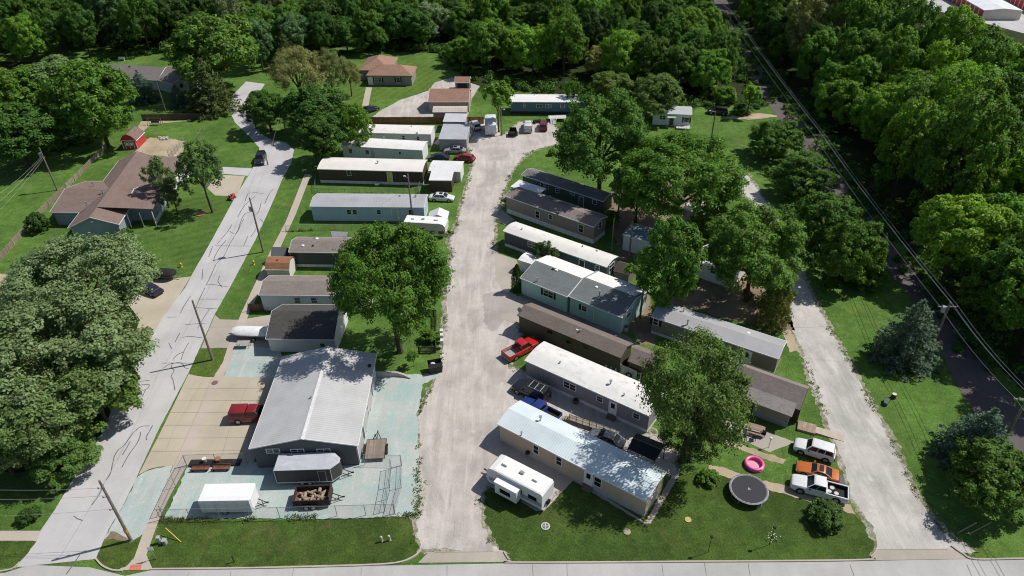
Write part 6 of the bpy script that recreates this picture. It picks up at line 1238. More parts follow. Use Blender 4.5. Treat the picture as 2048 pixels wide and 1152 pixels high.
board_fence('weathered picket fence running along the left lawn', [(-10, 535), (52, 463), (86, 424), (150, 362), (216, 294)], 1.15, (.4, .33, .25), .2, .09, 'picket_fence')
board_fence('grey wooden fence below the blue spruces', [(286, 241), (406, 239)], 1.6, (.13, .1, .075), .16, .03)
board_fence('dark lattice fence under the big maple near the mailboxes', [(836, 632), (873, 632), (872, 706), (834, 706)], 1.2, (.09, .07, .06), .16, .06, 'picket_fence')
board_fence('brown fenced steps at the left end of the blue grey home', [(500, 622), (526, 622), (528, 596)], 1.4, (.2, .14, .09), .16, .02)
t = board_fence('white vinyl fence panel at the right end of the olive home', [(1240, 746), (1279, 764), (1284, 752)], 1.6, (.66, .66, .65), .5, .003, 'vinyl_fence')
t = board_fence('pale board wall on the street side behind the patchy roofed home', [(1262, 789), (1280, 770)], 1.3, (.5, .5, .49), .4, .01, 'vinyl_fence')
# retaining wall, dumpster, mailboxes, yard things
def small(name, label, cat, px, rz=0, group=None, z=0): return thing(name, label, cat, G(*px) + Vector((0, 0, z)), rz, group)
t = small('retaining_wall', 'low curved concrete retaining wall beside the metal garage', 'wall', (752, 754)); pr = [G(*p) - G(752, 754) for p in ((752, 754), (795, 752), (810, 754), (822, 757))]; b = MB()
for i in range(len(pr) - 1):
    a, c = pr[i], pr[i + 1]; d = (c - a).normalized(); nn = Vector((-d.y, d.x, 0)) * .15; h0, h1 = 1.0 - .28 * i, 1.0 - .28 * (i + 1); b.add([a - nn, c - nn, c + nn, a + nn, a - nn + Vector((0, 0, h0)), c - nn + Vector((0, 0, h1)), c + nn + Vector((0, 0, h1)), a + nn + Vector((0, 0, h0))], [(4, 5, 6, 7), (0, 1, 5, 4), (2, 3, 7, 6), (0, 4, 7, 3), (1, 2, 6, 5)])
b.build('wall', plain('old_concrete', (.36, .35, .33), .9, 0, .2), t)
t = small('dumpster', 'open dark steel dumpster with a slanted lid at the lawn edge', 'dumpster', (871, 741), rad(14)); D = plain('dumpster_paint', (.03, .029, .03), .6, 0, .25); b = MB()
for x0, x1, y0, y1 in ((-.95, .95, -.75, -.7), (-.95, .95, .7, .75), (-.95, -.9, -.7, .7), (.9, .95, -.7, .7)): b.add([(x * .9, y * .85, .15) for x, y in ((x0, y0), (x1, y0), (x1, y1), (x0, y1))] + [(x, y, 1.1 if y < 0 else 1.45) for x, y in ((x0, y0), (x1, y0), (x1, y1), (x0, y1))], [(4, 5, 6, 7), (0, 1, 5, 4), (1, 2, 6, 5), (2, 3, 7, 6), (3, 0, 4, 7)])
b.box(-.85, .85, -.6, .6, .15, .2); b.build('bin', D, t); b = MB(); b.add([(-.98, -.8, 1.12), (.98, -.8, 1.12), (.98, -.1, 1.3), (-.98, -.1, 1.3), (-.98, -.8, 1.17), (.98, -.8, 1.17), (.98, -.1, 1.35), (-.98, -.1, 1.35)], [(3, 2, 1, 0), (4, 5, 6, 7), (0, 1, 5, 4), (1, 2, 6, 5), (2, 3, 7, 6), (3, 0, 4, 7)]); b.build('lid', plain('lid_black', (.014, .014, .015), .5), t)
b = MB(); b.ball((-.3, .25, 1.0), .4, .3, .3, 8, 5, 0, .4); b.build('rubbish_bag', plain('white_bag', (.55, .55, .55), .6), t); b = MB()
for x in (-.8, .8): b.box(x - .06, x + .06, -.65, .65, 0, .15)
b.build('skid', D, t)
MBX = plain('mailbox_cream', (.6, .58, .53), .5)
for i, (px, lb) in enumerate((((884, 676), 'cream cluster mailbox farther from the dumpster'), ((884.5, 685), 'cream cluster mailbox in the middle of the row'), ((885, 696), 'cream cluster mailbox closest to the dumpster'))):
    t = small('cluster_mailbox', lb, 'mailbox', px, 0, 'cluster mailboxes'); b = MB(); b.disc((0, 0, 0), .07, .7, 8); b.build('pedestal', STEEL, t); b = MB(); b.bev(-.25, .25, -.3, .3, .7, 1.55, .04); b.build('cabinet', MBX, t); b = MB()
    for k in range(3):
        for j in range(3): b.box(.252, .262, -.27 + .185 * k, -.11 + .185 * k, .78 + .24 * j, .98 + .24 * j)
    b.build('door_panel', plain('mail_doors', (.5, .49, .46), .45), t)
t = small('trampoline', 'round black trampoline with a pale padded rim on the lawn', 'trampoline', (1495, 988)); Rr = 2.15; zt_ = .85; b = MB(); b.disc((0, 0, zt_ - .02), Rr - .25, .03, 40); b.build('bed', plain('trampoline_mat', (.03, .03, .036), .6, 0, .08), t)
b = MB(); n = 44; b.loft([[(rr * math.cos(2 * math.pi * k / n), rr * math.sin(2 * math.pi * k / n), z) for rr, z in ((Rr - .27, zt_), (Rr - .14, zt_ + .07), (Rr, zt_), (Rr - .14, zt_ - .05))] for k in range(n + 1)], False); b.build('pad', plain('trampoline_pad', (.24, .24, .27), .6, 0, .4, 5.0), t); b = MB()
b.add([(-.16, -.14, zt_ + .014), (-.1, -.14, zt_ + .014), (.03, .2, zt_ + .014), (-.03, .2, zt_ + .014)], [(0, 1, 2, 3)]); b.add([(.13, -.14, zt_ + .015), (.2, -.14, zt_ + .015), (.07, .2, zt_ + .015), (.0, .2, zt_ + .015)], [(0, 1, 2, 3)]); b.add([(-.06, -.06, zt_ + .016), (.1, -.06, zt_ + .016), (.08, 0, zt_ + .016), (-.04, 0, zt_ + .016)], [(0, 1, 2, 3)]); b.build('logo', plain('pale_print', (.4, .4, .4), .6), t)
for k in range(4): a = k * math.pi / 2 + .5; b = MB(); x, y = Rr * .95 * math.cos(a), Rr * .95 * math.sin(a); b.tube([(x * .93 - y * .25, y * .93 + x * .25, 0), (x - y * .25, y + x * .25, zt_ - .05)], .03, 5); b.tube([(x * .93 + y * .25, y * .93 - x * .25, 0), (x + y * .25, y - x * .25, zt_ - .05)], .03, 5); b.tube([(x * .93 - y * .25, y * .93 + x * .25, .03), (x * .93 + y * .25, y * .93 - x * .25, .03)], .03, 5); b.build('leg', STEEL, t)
t = small('paddling_pool', 'round pink inflatable pool on the grass', 'paddling pool', (1508, 931)); b = MB(); n = 30
for z, rr in ((.16, .98), (.4, .96)): b.loft([[((rr + .17 * math.cos(q)) * math.cos(a), (rr + .17 * math.cos(q)) * math.sin(a), z + .15 * math.sin(q)) for q in [2 * math.pi * j / 8 for j in range(8)]] for a in [2 * math.pi * k / n for k in range(n + 1)]], False)
b.build('inflatable_ring', plain('pink_vinyl', (.75, .13, .36), .35, 0, .1), t, True); b = MB(); b.disc((0, 0, .03), .9, .04, 30); b.build('pool_floor', plain('pale_pink_floor', (.75, .3, .38), .4), t)
t = small('canopy', 'black fabric gazebo canopy behind the pale blue roofed home', 'canopy', (1294, 918), rad(-31)); P4 = [G(*p, 2.5) - Vector(t.location) for p in ((1256, 896), (1310, 921), (1331, 889), (1274, 866))]; t.rotation_euler.z = 0
ctr = sum(P4, Vector()) / 4; r0, r1 = (P4[0] + P4[3]) / 2 + Vector((0, 0, .5)), (P4[1] + P4[2]) / 2 + Vector((0, 0, .5)); b = MB(); v = P4 + [r0, r1]; b.add(v + [p - Vector((0, 0, .12)) for p in v], [(0, 1, 5, 4), (2, 3, 4, 5), (0, 4, 3), (1, 2, 5), (6, 7, 1, 0), (7, 8, 2, 1), (8, 9, 3, 2), (9, 6, 0, 3), (6, 10, 11, 7), (8, 11, 10, 9)]); b.build('roof', plain('black_canopy', (.014, .016, .02), .5, 0, .1), t); b = MB(); b.tube([r0, r1], .03, 5); b.build('ridge_seam', plain('seam_grey', (.2, .21, .22), .6), t)
for p in P4: q = MB(); q.tube([(p.x, p.y, 0), p - Vector((0, 0, .05))], .05, 6); q.build('post', BLACKM, t)
t = small('wooden_deck', 'wooden deck with open railing between the two white roofed homes', 'deck', (1190, 852), rad(-27)); W3 = wood('deck_timber', (.27, .24, .2), .15, 0); b = MB(); b.box(-3.2, 3.2, -.9, -.1, .45, .55); b.build('platform', W3, t); b = MB()
for k in range(8): x = -3.1 + k * .885; b.box(x - .04, x + .04, -.88, -.8, 0, 1.45)
for z in (.95, 1.38): b.box(-3.15, 3.15, -.87, -.81, z, z + .07)
for k in range(2): b.box(-3.15, -3.08, -.8, -.1, .95 + .43 * k, 1.02 + .43 * k)
b.build('railing', W3, t); b = MB()
for k in range(3): b.box(-3.2 - .3 * (k + 1), -3.2 - .3 * k - .01, -.85, -.15, 0, .42 - .13 * k)
b.build('steps', W3, t)
def picnic(label, px, rz):
    t = small('picnic_table', label, 'picnic table', px, rz); m = wood('picnic_timber', (.3, .22, .17), .2, 1); b = MB(); b.box(-1.0, 1.0, -.42, .42, .7, .76); b.build('tabletop', m, t)
    for sy in (-1, 1): b = MB(); b.box(-1.0, 1.0, *sorted((sy * .62, sy * .9)), .42, .47); b.build('bench', m, t)
    for sx in (-.7, .7): b = MB(); b.tube([(sx, -.75, 0), (sx, .3, .7)], .04, 4); b.tube([(sx + .04, .75, 0), (sx + .04, -.3, .7)], .04, 4); b.tube([(sx + .08, -.85, .4), (sx + .08, .85, .4)], .035, 4); b.build('leg', m, t)
    return t
picnic('weathered picnic table on the patio by the porch house', (1511, 864), rad(-24))
t = small('planter_tub', 'wooden half barrel planter beside the grey home wall', 'planter', (1151, 806)); b = MB(); b.loft([[(r * math.cos(a), r * math.sin(a), z) for a in [2 * math.pi * k / 14 for k in range(14)]] for r, z in ((.3, 0), (.38, .3), (.35, .6))]); b.build('barrel', wood('barrel_wood', (.13, .1, .08), .12, 0), t); b = MB(); b.disc((0, 0, .601), .31, .01, 14); b.build('soil', plain('soil', (.05, .035, .025), 1), t)
t = small('riding_mower', 'red riding mower on the ranch house lawn edge', 'lawn mower', (464, 398), 1.2); RP = paint('mower_red', (.4, .02, .02)); b = MB(); b.bev(.05, .85, -.28, .28, .35, .85, .08); b.bev(-.75, .1, -.35, .35, .3, .6, .06); b.build('body', RP, t); b = MB(); b.bev(-.5, -.1, -.2, .2, .62, .72, .04); b.bev(-.58, -.48, -.2, .2, .7, 1.05, .03); b.build('seat', DARKP, t); b = MB(); b.tube([(.05, 0, .8), (-.08, 0, 1.0)], .025, 5); b.disc((-.1, 0, 1.0), .17, .03, 12); b.build('steering_wheel', DARKP, t)
for x, r in ((.6, .2), (-.5, .26)):
    for y in (-.42, .42): wheel(t, x, y, r, .18)
t = small('quad_bike', 'black quad bike parked on the grass by the dark red suv', 'quad bike', (1074, 246), .4); b = MB(); b.bev(-.7, .7, -.28, .28, .4, .7, .08); b.bev(.45, .95, -.4, .4, .55, .72, .05); b.bev(-.95, -.35, -.4, .4, .55, .72, .05); b.build('body', DARKP, t); b = MB(); b.bev(-.5, .1, -.17, .17, .7, .86, .05); b.build('seat', BLACKM, t); b = MB(); b.tube([(.3, 0, .7), (.2, 0, 1.05)], .03, 5); b.tube([(.15, -.4, 1.05), (.22, 0, 1.08), (.15, .4, 1.05)], .025, 5); b.build('handlebar', STEEL, t)
for x in (-.6, .6):
    for y in (-.45, .45): wheel(t, x, y, .28, .22)
YEL = plain('hydrant_yellow', (.6, .42, .1), .5)
for px, lb in (((363, 534), 'pale yellow hydrant on the left lawn above the covered boat'), ((508, 529), 'pale yellow hydrant on the verge by the gambrel shed'), ((533, 257), 'pale yellow hydrant closest to the street bend'), ((583, 246), 'lone cream post under the dark trees')):
    t = small('hydrant', lb, 'hydrant', px, 0, 'hydrants and marker posts'); b = MB(); b.loft([[(r * math.cos(a), r * math.sin(a), z) for a in [2 * math.pi * k / 10 for k in range(10)]] for r, z in ((.2, 0), (.2, .06), (.14, .08), (.14, .6), (.18, .62), (.17, .7), (.05, .85))]); b.build('body', YEL, t); b = MB(); b.disc((-.24, 0, .5), .08, .48, 8, 0, 'x'); b.build('nozzle', YEL, t)
BOXG = plain('utility_box_grey', (.34, .35, .33), .6)
for px, lb, w_, h_ in (((321, 1086), 'taller grey utility pedestal behind the sidewalk corner', .3, 1.0), ((331, 1087), 'squat grey utility box behind the sidewalk corner', .4, .6)): t = small('utility_pedestal', lb, 'utility box', px); b = MB(); b.bev(-w_ / 2, w_ / 2, -w_ / 2, w_ / 2, 0, h_, .04); b.build('cabinet', BOXG, t); b = MB(); b.box(-w_ / 2 - .03, w_ / 2 + .03, -w_ / 2 - .03, w_ / 2 + .03, h_ + .002, h_ + .06); b.build('lid', BOXG, t)
for px, lb in (((764.5, 1083), 'left pale vent pipe on the front lawn'), ((780, 1081), 'right bent vent pipe on the front lawn')): t = small('vent_pipe', lb, 'pipe', px, 0, 'pale vent pipes'); b = MB(); b.tube([(0, 0, 0), (0, 0, .75), (-.12, 0, .88)], .1, 8); b.build('pipe', plain('pale_pipe', (.5, .5, .46), .6), t); b = MB(); b.disc((0, 0, 0), .16, .12, 8); b.build('collar', plain('ochre_collar', (.4, .3, .12), .7), t)
t = small('guy_guard', 'slanting yellow guy wire guard on the front lawn', 'guy guard', (362, 1084)); e = G(331, 1056, 1.0) - Vector(t.location); b = MB(); b.tube([(0, 0, 0), e], .05, 6); b.build('sleeve', plain('guard_yellow', (.65, .45, .05), .5), t)
t = small('road_sign', 'small white road sign on a post by the sidewalk corner', 'sign', (312, 1118)); b = MB(); b.tube([(0, 0, 0), (-.02, 0, 2.1)], .04, 5); b.build('post', STEEL, t); b = MB(); b.box(-.32, .28, -.07, -.045, 1.6, 2.15); b.build('sign_panel', WHITE, t)
t = small('bollard', 'short black post alone on the front lawn', 'post', (469, 1124)); b = MB(); b.tube([(0, 0, 0), (-.05, 0, .9)], .06, 6); b.build('post', BLACKM, t); b = MB(); b.disc((-.05, 0, .9), .08, .06, 6); b.build('cap', BLACKM, t)
def lid(label, px, r, m, name='manhole_cover'): t = MB(); t.disc((0, 0, .06), r, .03, 20); o = t.build(name, m); o.location = G(*px); return tag(o, label, 'manhole cover')
lid('rusty round manhole cover in the tan parking lot', (430, 766), .42, plain('rusty_iron', (.16, .11, .085), .8))
t = lid('pale round manhole ring with a dark cross on the right lawn', (1091, 1053), .5, plain('pale_ring', (.42, .42, .41), .8)); b = MB(); b.disc((0, 0, .091), .36, .006, 16); b.build('grate', plain('cover_dark', (.12, .12, .12), .7), t); b = MB(); b.box(-.36, .36, -.05, .05, .098, .106); b.box(-.05, .05, -.36, -.051, .098, .106); b.box(-.05, .05, .051, .36, .098, .106); b.build('crossbar', plain('pale_ring', (.42, .42, .41), .8), t)
lid('flat beige stone slab on the right lawn', (1254, 1064), .4, plain('stone_beige', (.33, .28, .22), .9), 'stone_slab')
lid('yellowish stone disc on the right lawn', (1376, 1040), .36, plain('stone_ochre', (.45, .36, .16), .9), 'stone_slab')
for px, tp, lb in (((1416, 1105), (1421, 1074), 'slim black lamp post on the right lawn'), ((1538, 1090), (1545, 1055), 'garden post beside the white flowers'), ((1452, 868), (1454, 847), 'thin pole left of the picnic table'), ((1537, 895), (1541, 878), 'thin pole with a white lamp right of the patio')):
    t = small('lamp_post', lb, 'lamp post', px, 0, 'thin garden posts'); hh = max(1.2, rise(px, tp)); b = MB(); b.tube([(0, 0, 0), (0, 0, hh)], .03, 5); b.build('post', BLACKM, t); b = MB(); b.bev(-.13, .13, -.13, .13, hh, hh + .28, .04); b.build('lantern', WHITE if 'white lamp' in lb else BLACKM, t)
PALL = plain('rust_barrel', (.16, .075, .05), .85, 0, .3)
for px, lb in (((401, 939), 'left rusty half barrel trough in the yard corner'), ((443, 938), 'right rusty half barrel trough in the yard corner')):
    t = small('trough', lb, 'trough', px, 0, 'rusty troughs'); b = MB(); b.loft([[(x, .42 * math.cos(a), .5 + .42 * math.sin(a)) for a in [math.pi * (1 + k / 10) for k in range(11)]] + [(x, .36 * math.cos(a), .5 + .36 * math.sin(a)) for a in [math.pi * (2 - k / 10) for k in range(11)]] for x in (-1.05, 1.05)]); b.build('shell', PALL, t, True); b = MB()
    for x in (-.8, .8): b.box(x - .05, x + .05, -.4, .4, 0, .12)
    b.build('foot', BLACKM, t)
t = small('pallet_mat', 'long flat black slatted platform behind the rusty troughs', 'platform', (432, 927)); b = MB(); b.box(-3.1, 3.0, -.5, .5, .12, .2)
b.build('top', wood('black_slats', (.03, .03, .034), .25, 0), t); b = MB()
for x in (-2.8, -1, 1, 2.8): b.box(x - .06, x + .06, -.48, .48, 0, .119)
b.build('bearer', BLACKM, t)
t = small('bucket', 'pale bucket on the black slatted platform', 'bucket', (411, 925), 0, None, .2); b = MB(); b.disc((0, 0, 0), .2, .5, 10, 0, 'z', .26); b.build('body', plain('pale_bucket', (.42, .41, .38), .6), t); b = MB(); b.disc((0, 0, .501), .27, .04, 10); b.build('rim', WHITE, t)
t = small('clay_pot', 'terracotta coloured pot on the black slatted platform', 'pot', (438, 925), 0, None, .2); b = MB(); b.disc((0, 0, 0), .2, .45, 10, 0, 'z', .32); b.build('body', plain('terracotta', (.36, .15, .08), .8), t); b = MB(); b.disc((0, 0, .451), .35, .08, 10); b.build('rim', plain('terracotta', (.36, .15, .08), .8), t)
t = small('shade_sail', 'grey shade sail stretched behind the charcoal home', 'shade sail', (679, 474)); S4 = [G(*p, 2.3) - Vector(t.location) for p in ((664, 474), (693, 473), (696, 464), (661, 462))]; b = MB(); b.add(S4 + [p - Vector((0, 0, .03)) for p in S4], [(0, 1, 2, 3), (7, 6, 5, 4), (0, 4, 5, 1), (1, 5, 6, 2), (2, 6, 7, 3), (3, 7, 4, 0)]); b.build('sail', plain('sail_grey', (.2, .21, .23), .8), t)
for p in S4: q = MB(); q.tube([(p.x, p.y, 0), p - Vector((0, 0, .035))], .04, 5); q.build('post', STEEL, t)
t = small('grey_hard_cover', 'grey folded truck bed cover propped behind the orange car', 'bed cover', (1677, 967), rad(-14)); b = MB(); b.bev(-.6, -.02, -1.0, 1.0, 0.0, .5, .04); b.build('rear_panel', plain('cover_grey', (.1, .1, .105), .6), t); b = MB(); b.bev(.0, .58, -1.0, 1.0, 0.0, .42, .04); b.build('front_panel', plain('cover_grey', (.1, .1, .105), .6), t)
for i, (dx, dy) in enumerate(((-1.0, .3), (-1.75, .35), (-1.3, -.3))):
    a = wp.rotation_euler.z; P = Vector(wp.location) + Vector((dx * math.cos(a) - dy * math.sin(a), dx * math.sin(a) + dy * math.cos(a), .67)); t = thing('spare_wheel', ('spare wheel nearest the cab in the white pickup bed', 'spare wheel nearest the tailgate in the white pickup bed', 'spare wheel on the near side of the white pickup bed')[i], 'spare wheel', P, 0, 'wheels in the pickup bed'); b = MB(); b.disc((0, 0, 0), .38, .26, 18); b.build('tyre', RUBBER, t); b = MB(); b.disc((0, 0, .261), .25, .02, 14); b.build('rim', plain('bright_alloy', (.6, .6, .6), .3, .5), t)
for px, tp, lb in (((1915, 1066), (1953, 1045), 'left slanting wooden post in the dark lower right grass'), ((1938, 1068), (1983, 1044), 'right slanting wooden post in the dark lower right grass')): t = small('slanting_post', lb, 'post', px, 0, 'slanting posts'); e = G(*tp, .7) - Vector(t.location); b = MB(); b.tube([(0, 0, 0), e], .07, 6); b.build('post', plain('pale_timber', (.33, .27, .18), .9), t); b = MB(); b.disc((0, 0, 0), .12, .1, 8); b.build('footing', POLEW, t)
t = small('tree_stump', 'pale topped tree stump on the roadside grass', 'stump', (1786, 796)); b = MB(); b.disc((0, 0, 0), .34, .7, 12, 0, 'z', .26); b.build('bark', BARK, t); b = MB(); b.disc((0, 0, .701), .27, .03, 12); b.build('cut_top', plain('cut_top', (.6, .56, .48), .8), t)
t = small('wheelie_bin', 'green bin lying beside the pale stump', 'bin', (1769, 812), .9); b = MB(); b.loft([[(0, -.22, .05), (0, .22, .05), (0, .22, .5), (0, -.22, .5)], [(1.0, -.3, .03), (1.0, .3, .03), (1.0, .3, .6), (1.0, -.3, .6)]]); b.build('body', plain('bin_green', (.06, .11, .1), .5), t); b = MB(); b.box(1.004, 1.07, -.32, .32, .02, .62); b.build('lid', BLACKM, t)
t = small('timber_ramp', 'tan wooden landing at the side of the porch house', 'ramp', (1598, 853), rad(-24)); b = MB(); b.box(-.2, 1.9, -.8, .8, 0, .3); b.build('landing', wood('tan_boards', (.34, .26, .2), .2, 0), t); b = MB(); b.add([(1.905, -.55, 0), (5.2, -.55, 0), (5.2, .55, 0), (1.905, .55, 0), (1.905, -.55, .26), (5.2, -.55, .05), (5.2, .55, .05), (1.905, .55, .26)], [(4, 5, 6, 7), (0, 1, 5, 4), (1, 2, 6, 5), (2, 3, 7, 6), (3, 0, 4, 7)]); b.build('ramp', plain('ramp_tan', (.42, .36, .29), .9), t)
t = small('wooden_stair', 'white stair and landing in front of the blue home', 'stair', (1106, 245)); b = MB(); b.box(-1, 3.2, .4, 2.4, .7, .8); b.build('landing', plain('white_deck', (.5, .5, .48), .8), t); b = MB()
for k in range(5): b.box(-.6, .6, .1 - .3 * k, .39 - .3 * k, 0, .68 - .13 * k)
b.build('steps', plain('white_deck', (.5, .5, .48), .8), t); b = MB()
for x in (-.7, .7): b.tube([(x, .3, .75), (x, .3, 1.7), (x, -1.2, 1.05), (x, -1.2, 0)], .045, 5)
for k in range(6): b.tube([(.8 + k * .45, .42, .8), (.8 + k * .45, .42, 1.6)], .03, 4)
b.tube([(.75, .42, 1.62), (3.2, .42, 1.62)], .04, 4); b.build('handrail', WHITE, t)
for k, (px, c, lb) in enumerate((((311, 250), (.12, .11, .1), 'dark wooden bench swing frame behind the barn lot'),)):
    t = small('swing_frame', lb, 'swing', px); m = plain('dark_timber', c, .9); b = MB()
    for x in (-1.6, 1.6): b.tube([(x, -.7, 0), (x, 0, 1.7)], .06, 5); b.tube([(x, .7, 0), (x, 0, 1.7)], .06, 5)
    b.tube([(-1.7, 0, 1.72), (1.7, 0, 1.72)], .06, 5); b.build('frame', m, t); b = MB(); b.box(-1.0, 1.0, -.3, .2, .5, .56); b.box(-1.0, 1.0, .2, .25, .5, 1.0); b.build('seat', m, t)
t = small('stone_heap', 'pale heap of stones on the barn lot', 'stones', (325, 278)); r_ = random.Random(8)
for k in range(12): b = MB(); b.ball((r_.uniform(-1.2, 1.2), r_.uniform(-.6, .6), .18), .35, .28, .25, 7, 4, 0, .4, r_); b.build('stone', plain('heap_stone', (.42, .4, .37), .9), t)
t = small('white_bench', 'small white garden bench at the far lawn edge', 'bench', (244, 121)); b = MB(); b.box(-1, 1, -.3, .3, .45, .52); b.build('seat', WHITE, t); b = MB(); b.box(-1, 1, .3, .36, .5, 1.0); b.build('backrest', WHITE, t)
for x in (-.8, .8): b = MB(); b.box(x - .05, x + .05, -.28, .28, 0, .449); b.build('leg', WHITE, t)
t = small('mulch_ring', 'round brick edged mulch ring around the ragged lawn tree', 'planting ring', (401, 428)); b = MB(); n = 24; b.loft([[(rr * math.cos(2 * math.pi * k / n), rr * math.sin(2 * math.pi * k / n), z) for rr, z in ((.85, .02), (.85, .16), (1.0, .16), (1.0, .02))] for k in range(n + 1)], False); b.build('edging', plain('red_edging', (.34, .13, .08), .9), t); b = MB(); b.disc((0, 0, .03), .84, .05, 24); b.build('mulch', plain('mulch', (.3, .16, .1), 1, 0, .3, 6), t)
t = small('tire_planter', 'black tyre hung on the white vinyl fence', 'tyre', (1257, 757)); t.location.z = .75; b = MB(); n = 20; b.loft([[((.36 + .1 * math.cos(q)) * math.cos(a) , .1 * math.sin(q) - .15, (.36 + .1 * math.cos(q)) * math.sin(a)) for q in [2 * math.pi * j / 6 for j in range(6)]] for a in [2 * math.pi * k / n for k in range(n + 1)]], False); b.build('tread', RUBBER, t, True); t.rotation_euler.z = rad(-24)
t = small('flower_bed', 'white flowering clump on the right lawn', 'plant', (1549, 1078)); b = MB(); r_ = random.Random(3)
for k in range(60): x, y, z = r_.gauss(0, .45), r_.gauss(0, .35), r_.random() * .5; b.add([(x - .07, y, z), (x, y - .06, z + .05), (x + .07, y, z), (x, y + .06, z + .05)], [(0, 1, 2, 3)], 0 if k % 3 else 1)
b.build('leaves', [plain('garden_leaf', (.07, .13, .03), .8), plain('white_petal', (.6, .6, .58), .7)], t)

for px, lb in (((1256, 728), 'round air conditioner unit behind the white vinyl fence'), ((1251, 661), 'grey air conditioner at the right end of the teal home')):
    t = small('air_conditioner', lb, 'air conditioner', px); b = MB(); b.disc((0, 0, 0), .4, .75, 16); b.build('casing', plain('ac_casing', (.4, .4, .38), .6), t); b = MB(); b.disc((0, 0, .751), .34, .02, 16); b.build('fan_grille', plain('ac_grille', (.06, .06, .06), .6), t)
t = small('white_cabinet', 'white storage cabinet against the end of the charcoal home', 'cabinet', (1216, 558), rad(-25)); b = MB(); b.bev(-.4, .4, -.35, .35, 0, 1.35, .04); b.build('body', WHITE, t); b = MB(); b.box(-.36, .36, -.365, -.352, .1, 1.2); b.build('door', plain('cabinet_door', (.55, .55, .54), .5), t)
for i, (px, c, lb) in enumerate((((1212, 739), (.5, .5, .5), 'white garden ornament farthest from the vinyl fence'), ((1222, 743), (.2, .35, .4), 'blue garden ornament between the two white ones'), ((1231, 747), (.55, .52, .46), 'white garden ornament nearest the vinyl fence'))):
    t = small('garden_ornament', lb, 'ornament', px, 0, 'ornaments by the olive home'); m = plain('ornament_%d' % i, c, .6); b = MB(); b.disc((0, 0, 0), .2, .12, 8); b.build('plinth', BOXG, t); b = MB(); b.loft([[(r * math.cos(a), r * math.sin(a), z) for a in [2 * math.pi * k / 8 for k in range(8)]] for r, z in ((.14, .12), (.2, .35), (.1, .6), (.16, .72), (.04, .9))]); b.build('figure', m, t)
t = small('flower_planter', 'rusty red planter at the left end of the olive home yard', 'planter', (1098, 697)); b = MB(); b.bev(-.5, .5, -.2, .2, 0, .4, .04); b.build('box', plain('planter_rust', (.26, .1, .05), .8), t); b = MB(); r_ = random.Random(5)
for k in range(26): x, y, z = r_.uniform(-.45, .45), r_.uniform(-.18, .18), .42 + r_.random() * .3; b.add([(x - .08, y, z), (x, y - .07, z + .06), (x + .08, y, z), (x, y + .07, z + .06)], [(0, 1, 2, 3)])
b.build('flowers', plain('orange_flower', (.45, .13, .04), .8), t)
def chair(label, px, rz, c, z=0):
    t = small('garden_chair', label, 'chair', px, rz, None, z); m = plain('chair_%d' % (hash(c) % 999), c, .6); b = MB(); b.bev(-.26, .26, -.26, .26, .4, .46, .02); b.build('seat', m, t); b = MB(); b.bev(-.26, .26, .22, .28, .46, .95, .02); b.build('backrest', m, t)
    for x in (-.22, .22):
        for y in (-.22, .22): b = MB(); b.tube([(x, y, 0), (x * .95, y * .95, .4)], .025, 5); b.build('leg', m, t)
chair('white garden chair under the olive home middle window', (1136, 700), .3, (.55, .55, .55)); chair('dark patio chair left of the picnic table', (1493, 872), 1.2, (.05, .04, .04)); chair('dark patio chair in front of the picnic table', (1507, 879), 2.8, (.04, .04, .045)); chair('dark patio chair right of the picnic table', (1524, 874), -1.0, (.045, .04, .04))
t = small('kettle_grill', 'black kettle grill beside the tan home wall behind the camper', 'grill', (1055, 915)); b = MB(); b.ball((0, 0, .85), .3, .3, .26, 12, 8); b.build('kettle', BLACKM, t, True)
for k in range(3): b = MB(); a = k * 2.094; b.tube([(.3 * math.cos(a), .3 * math.sin(a), 0), (.15 * math.cos(a), .15 * math.sin(a), .7)], .025, 5); b.build('leg', STEEL, t)
t = small('lawn_toy', 'white plastic toy on the brown home front grass', 'toy', (754, 371)); b = MB(); b.ball((0, 0, .25), .5, .3, .25, 10, 6, 0, .2); b.build('body', WHITE, t); b = MB(); b.bev(.2, .55, -.2, .2, .3, .6, .05); b.build('head', WHITE, t)
t = small('folding_table', 'bare wooden table frame on the pad below the covered white boat', 'table', (489, 694)); b = MB(); b.box(-.9, .9, -.4, .4, .85, .9); b.build('tabletop', plain('grey_timber', (.3, .29, .28), .9), t)
for x in (-.8, .8):
    for y in (-.35, .35): b = MB(); b.tube([(x, y, 0), (x, y, .85)], .04, 5); b.build('leg', plain('grey_timber', (.3, .29, .28), .9), t)

# the person standing by the dark suv on the street
def skinned(name, pts, edges, m, parent, root=0, lv=2):
    me = bpy.data.meshes.new(name); me.from_pydata([p[:3] for p in pts], edges, []); me.materials.append(m); o = bpy.data.objects.new(name, me); COL.objects.link(o); o.parent = parent
    o.modifiers.new('skin', 'SKIN').use_smooth_shade = True
    for i, p in enumerate(pts): v = me.skin_vertices[0].data[i]; v.radius = (p[3], p[4] if len(p) > 4 else p[3]); v.use_root = i == root
    sb = o.modifiers.new('smooth', 'SUBSURF'); sb.levels = lv; sb.render_levels = lv; return o
def chain(pts, edges, start, new):
    k = start
    for p in new: pts.append(p); edges.append((k, len(pts) - 1)); k = len(pts) - 1
    return k
pp = small('person', 'person in dusky pink top and dark trousers standing beside the dark street suv', 'person', (536, 330)); cr_ = [o for o in bpy.data.objects if o.get('label', '').startswith('dark suv parked on the cracked')][0]
pp.rotation_euler.z = cr_.rotation_euler.z - math.pi / 2
SKIN = plain('skin_tone', (.42, .25, .18), .55, 0, .06); pts = [(0, 0, .96, .13, .1)]; ed = []
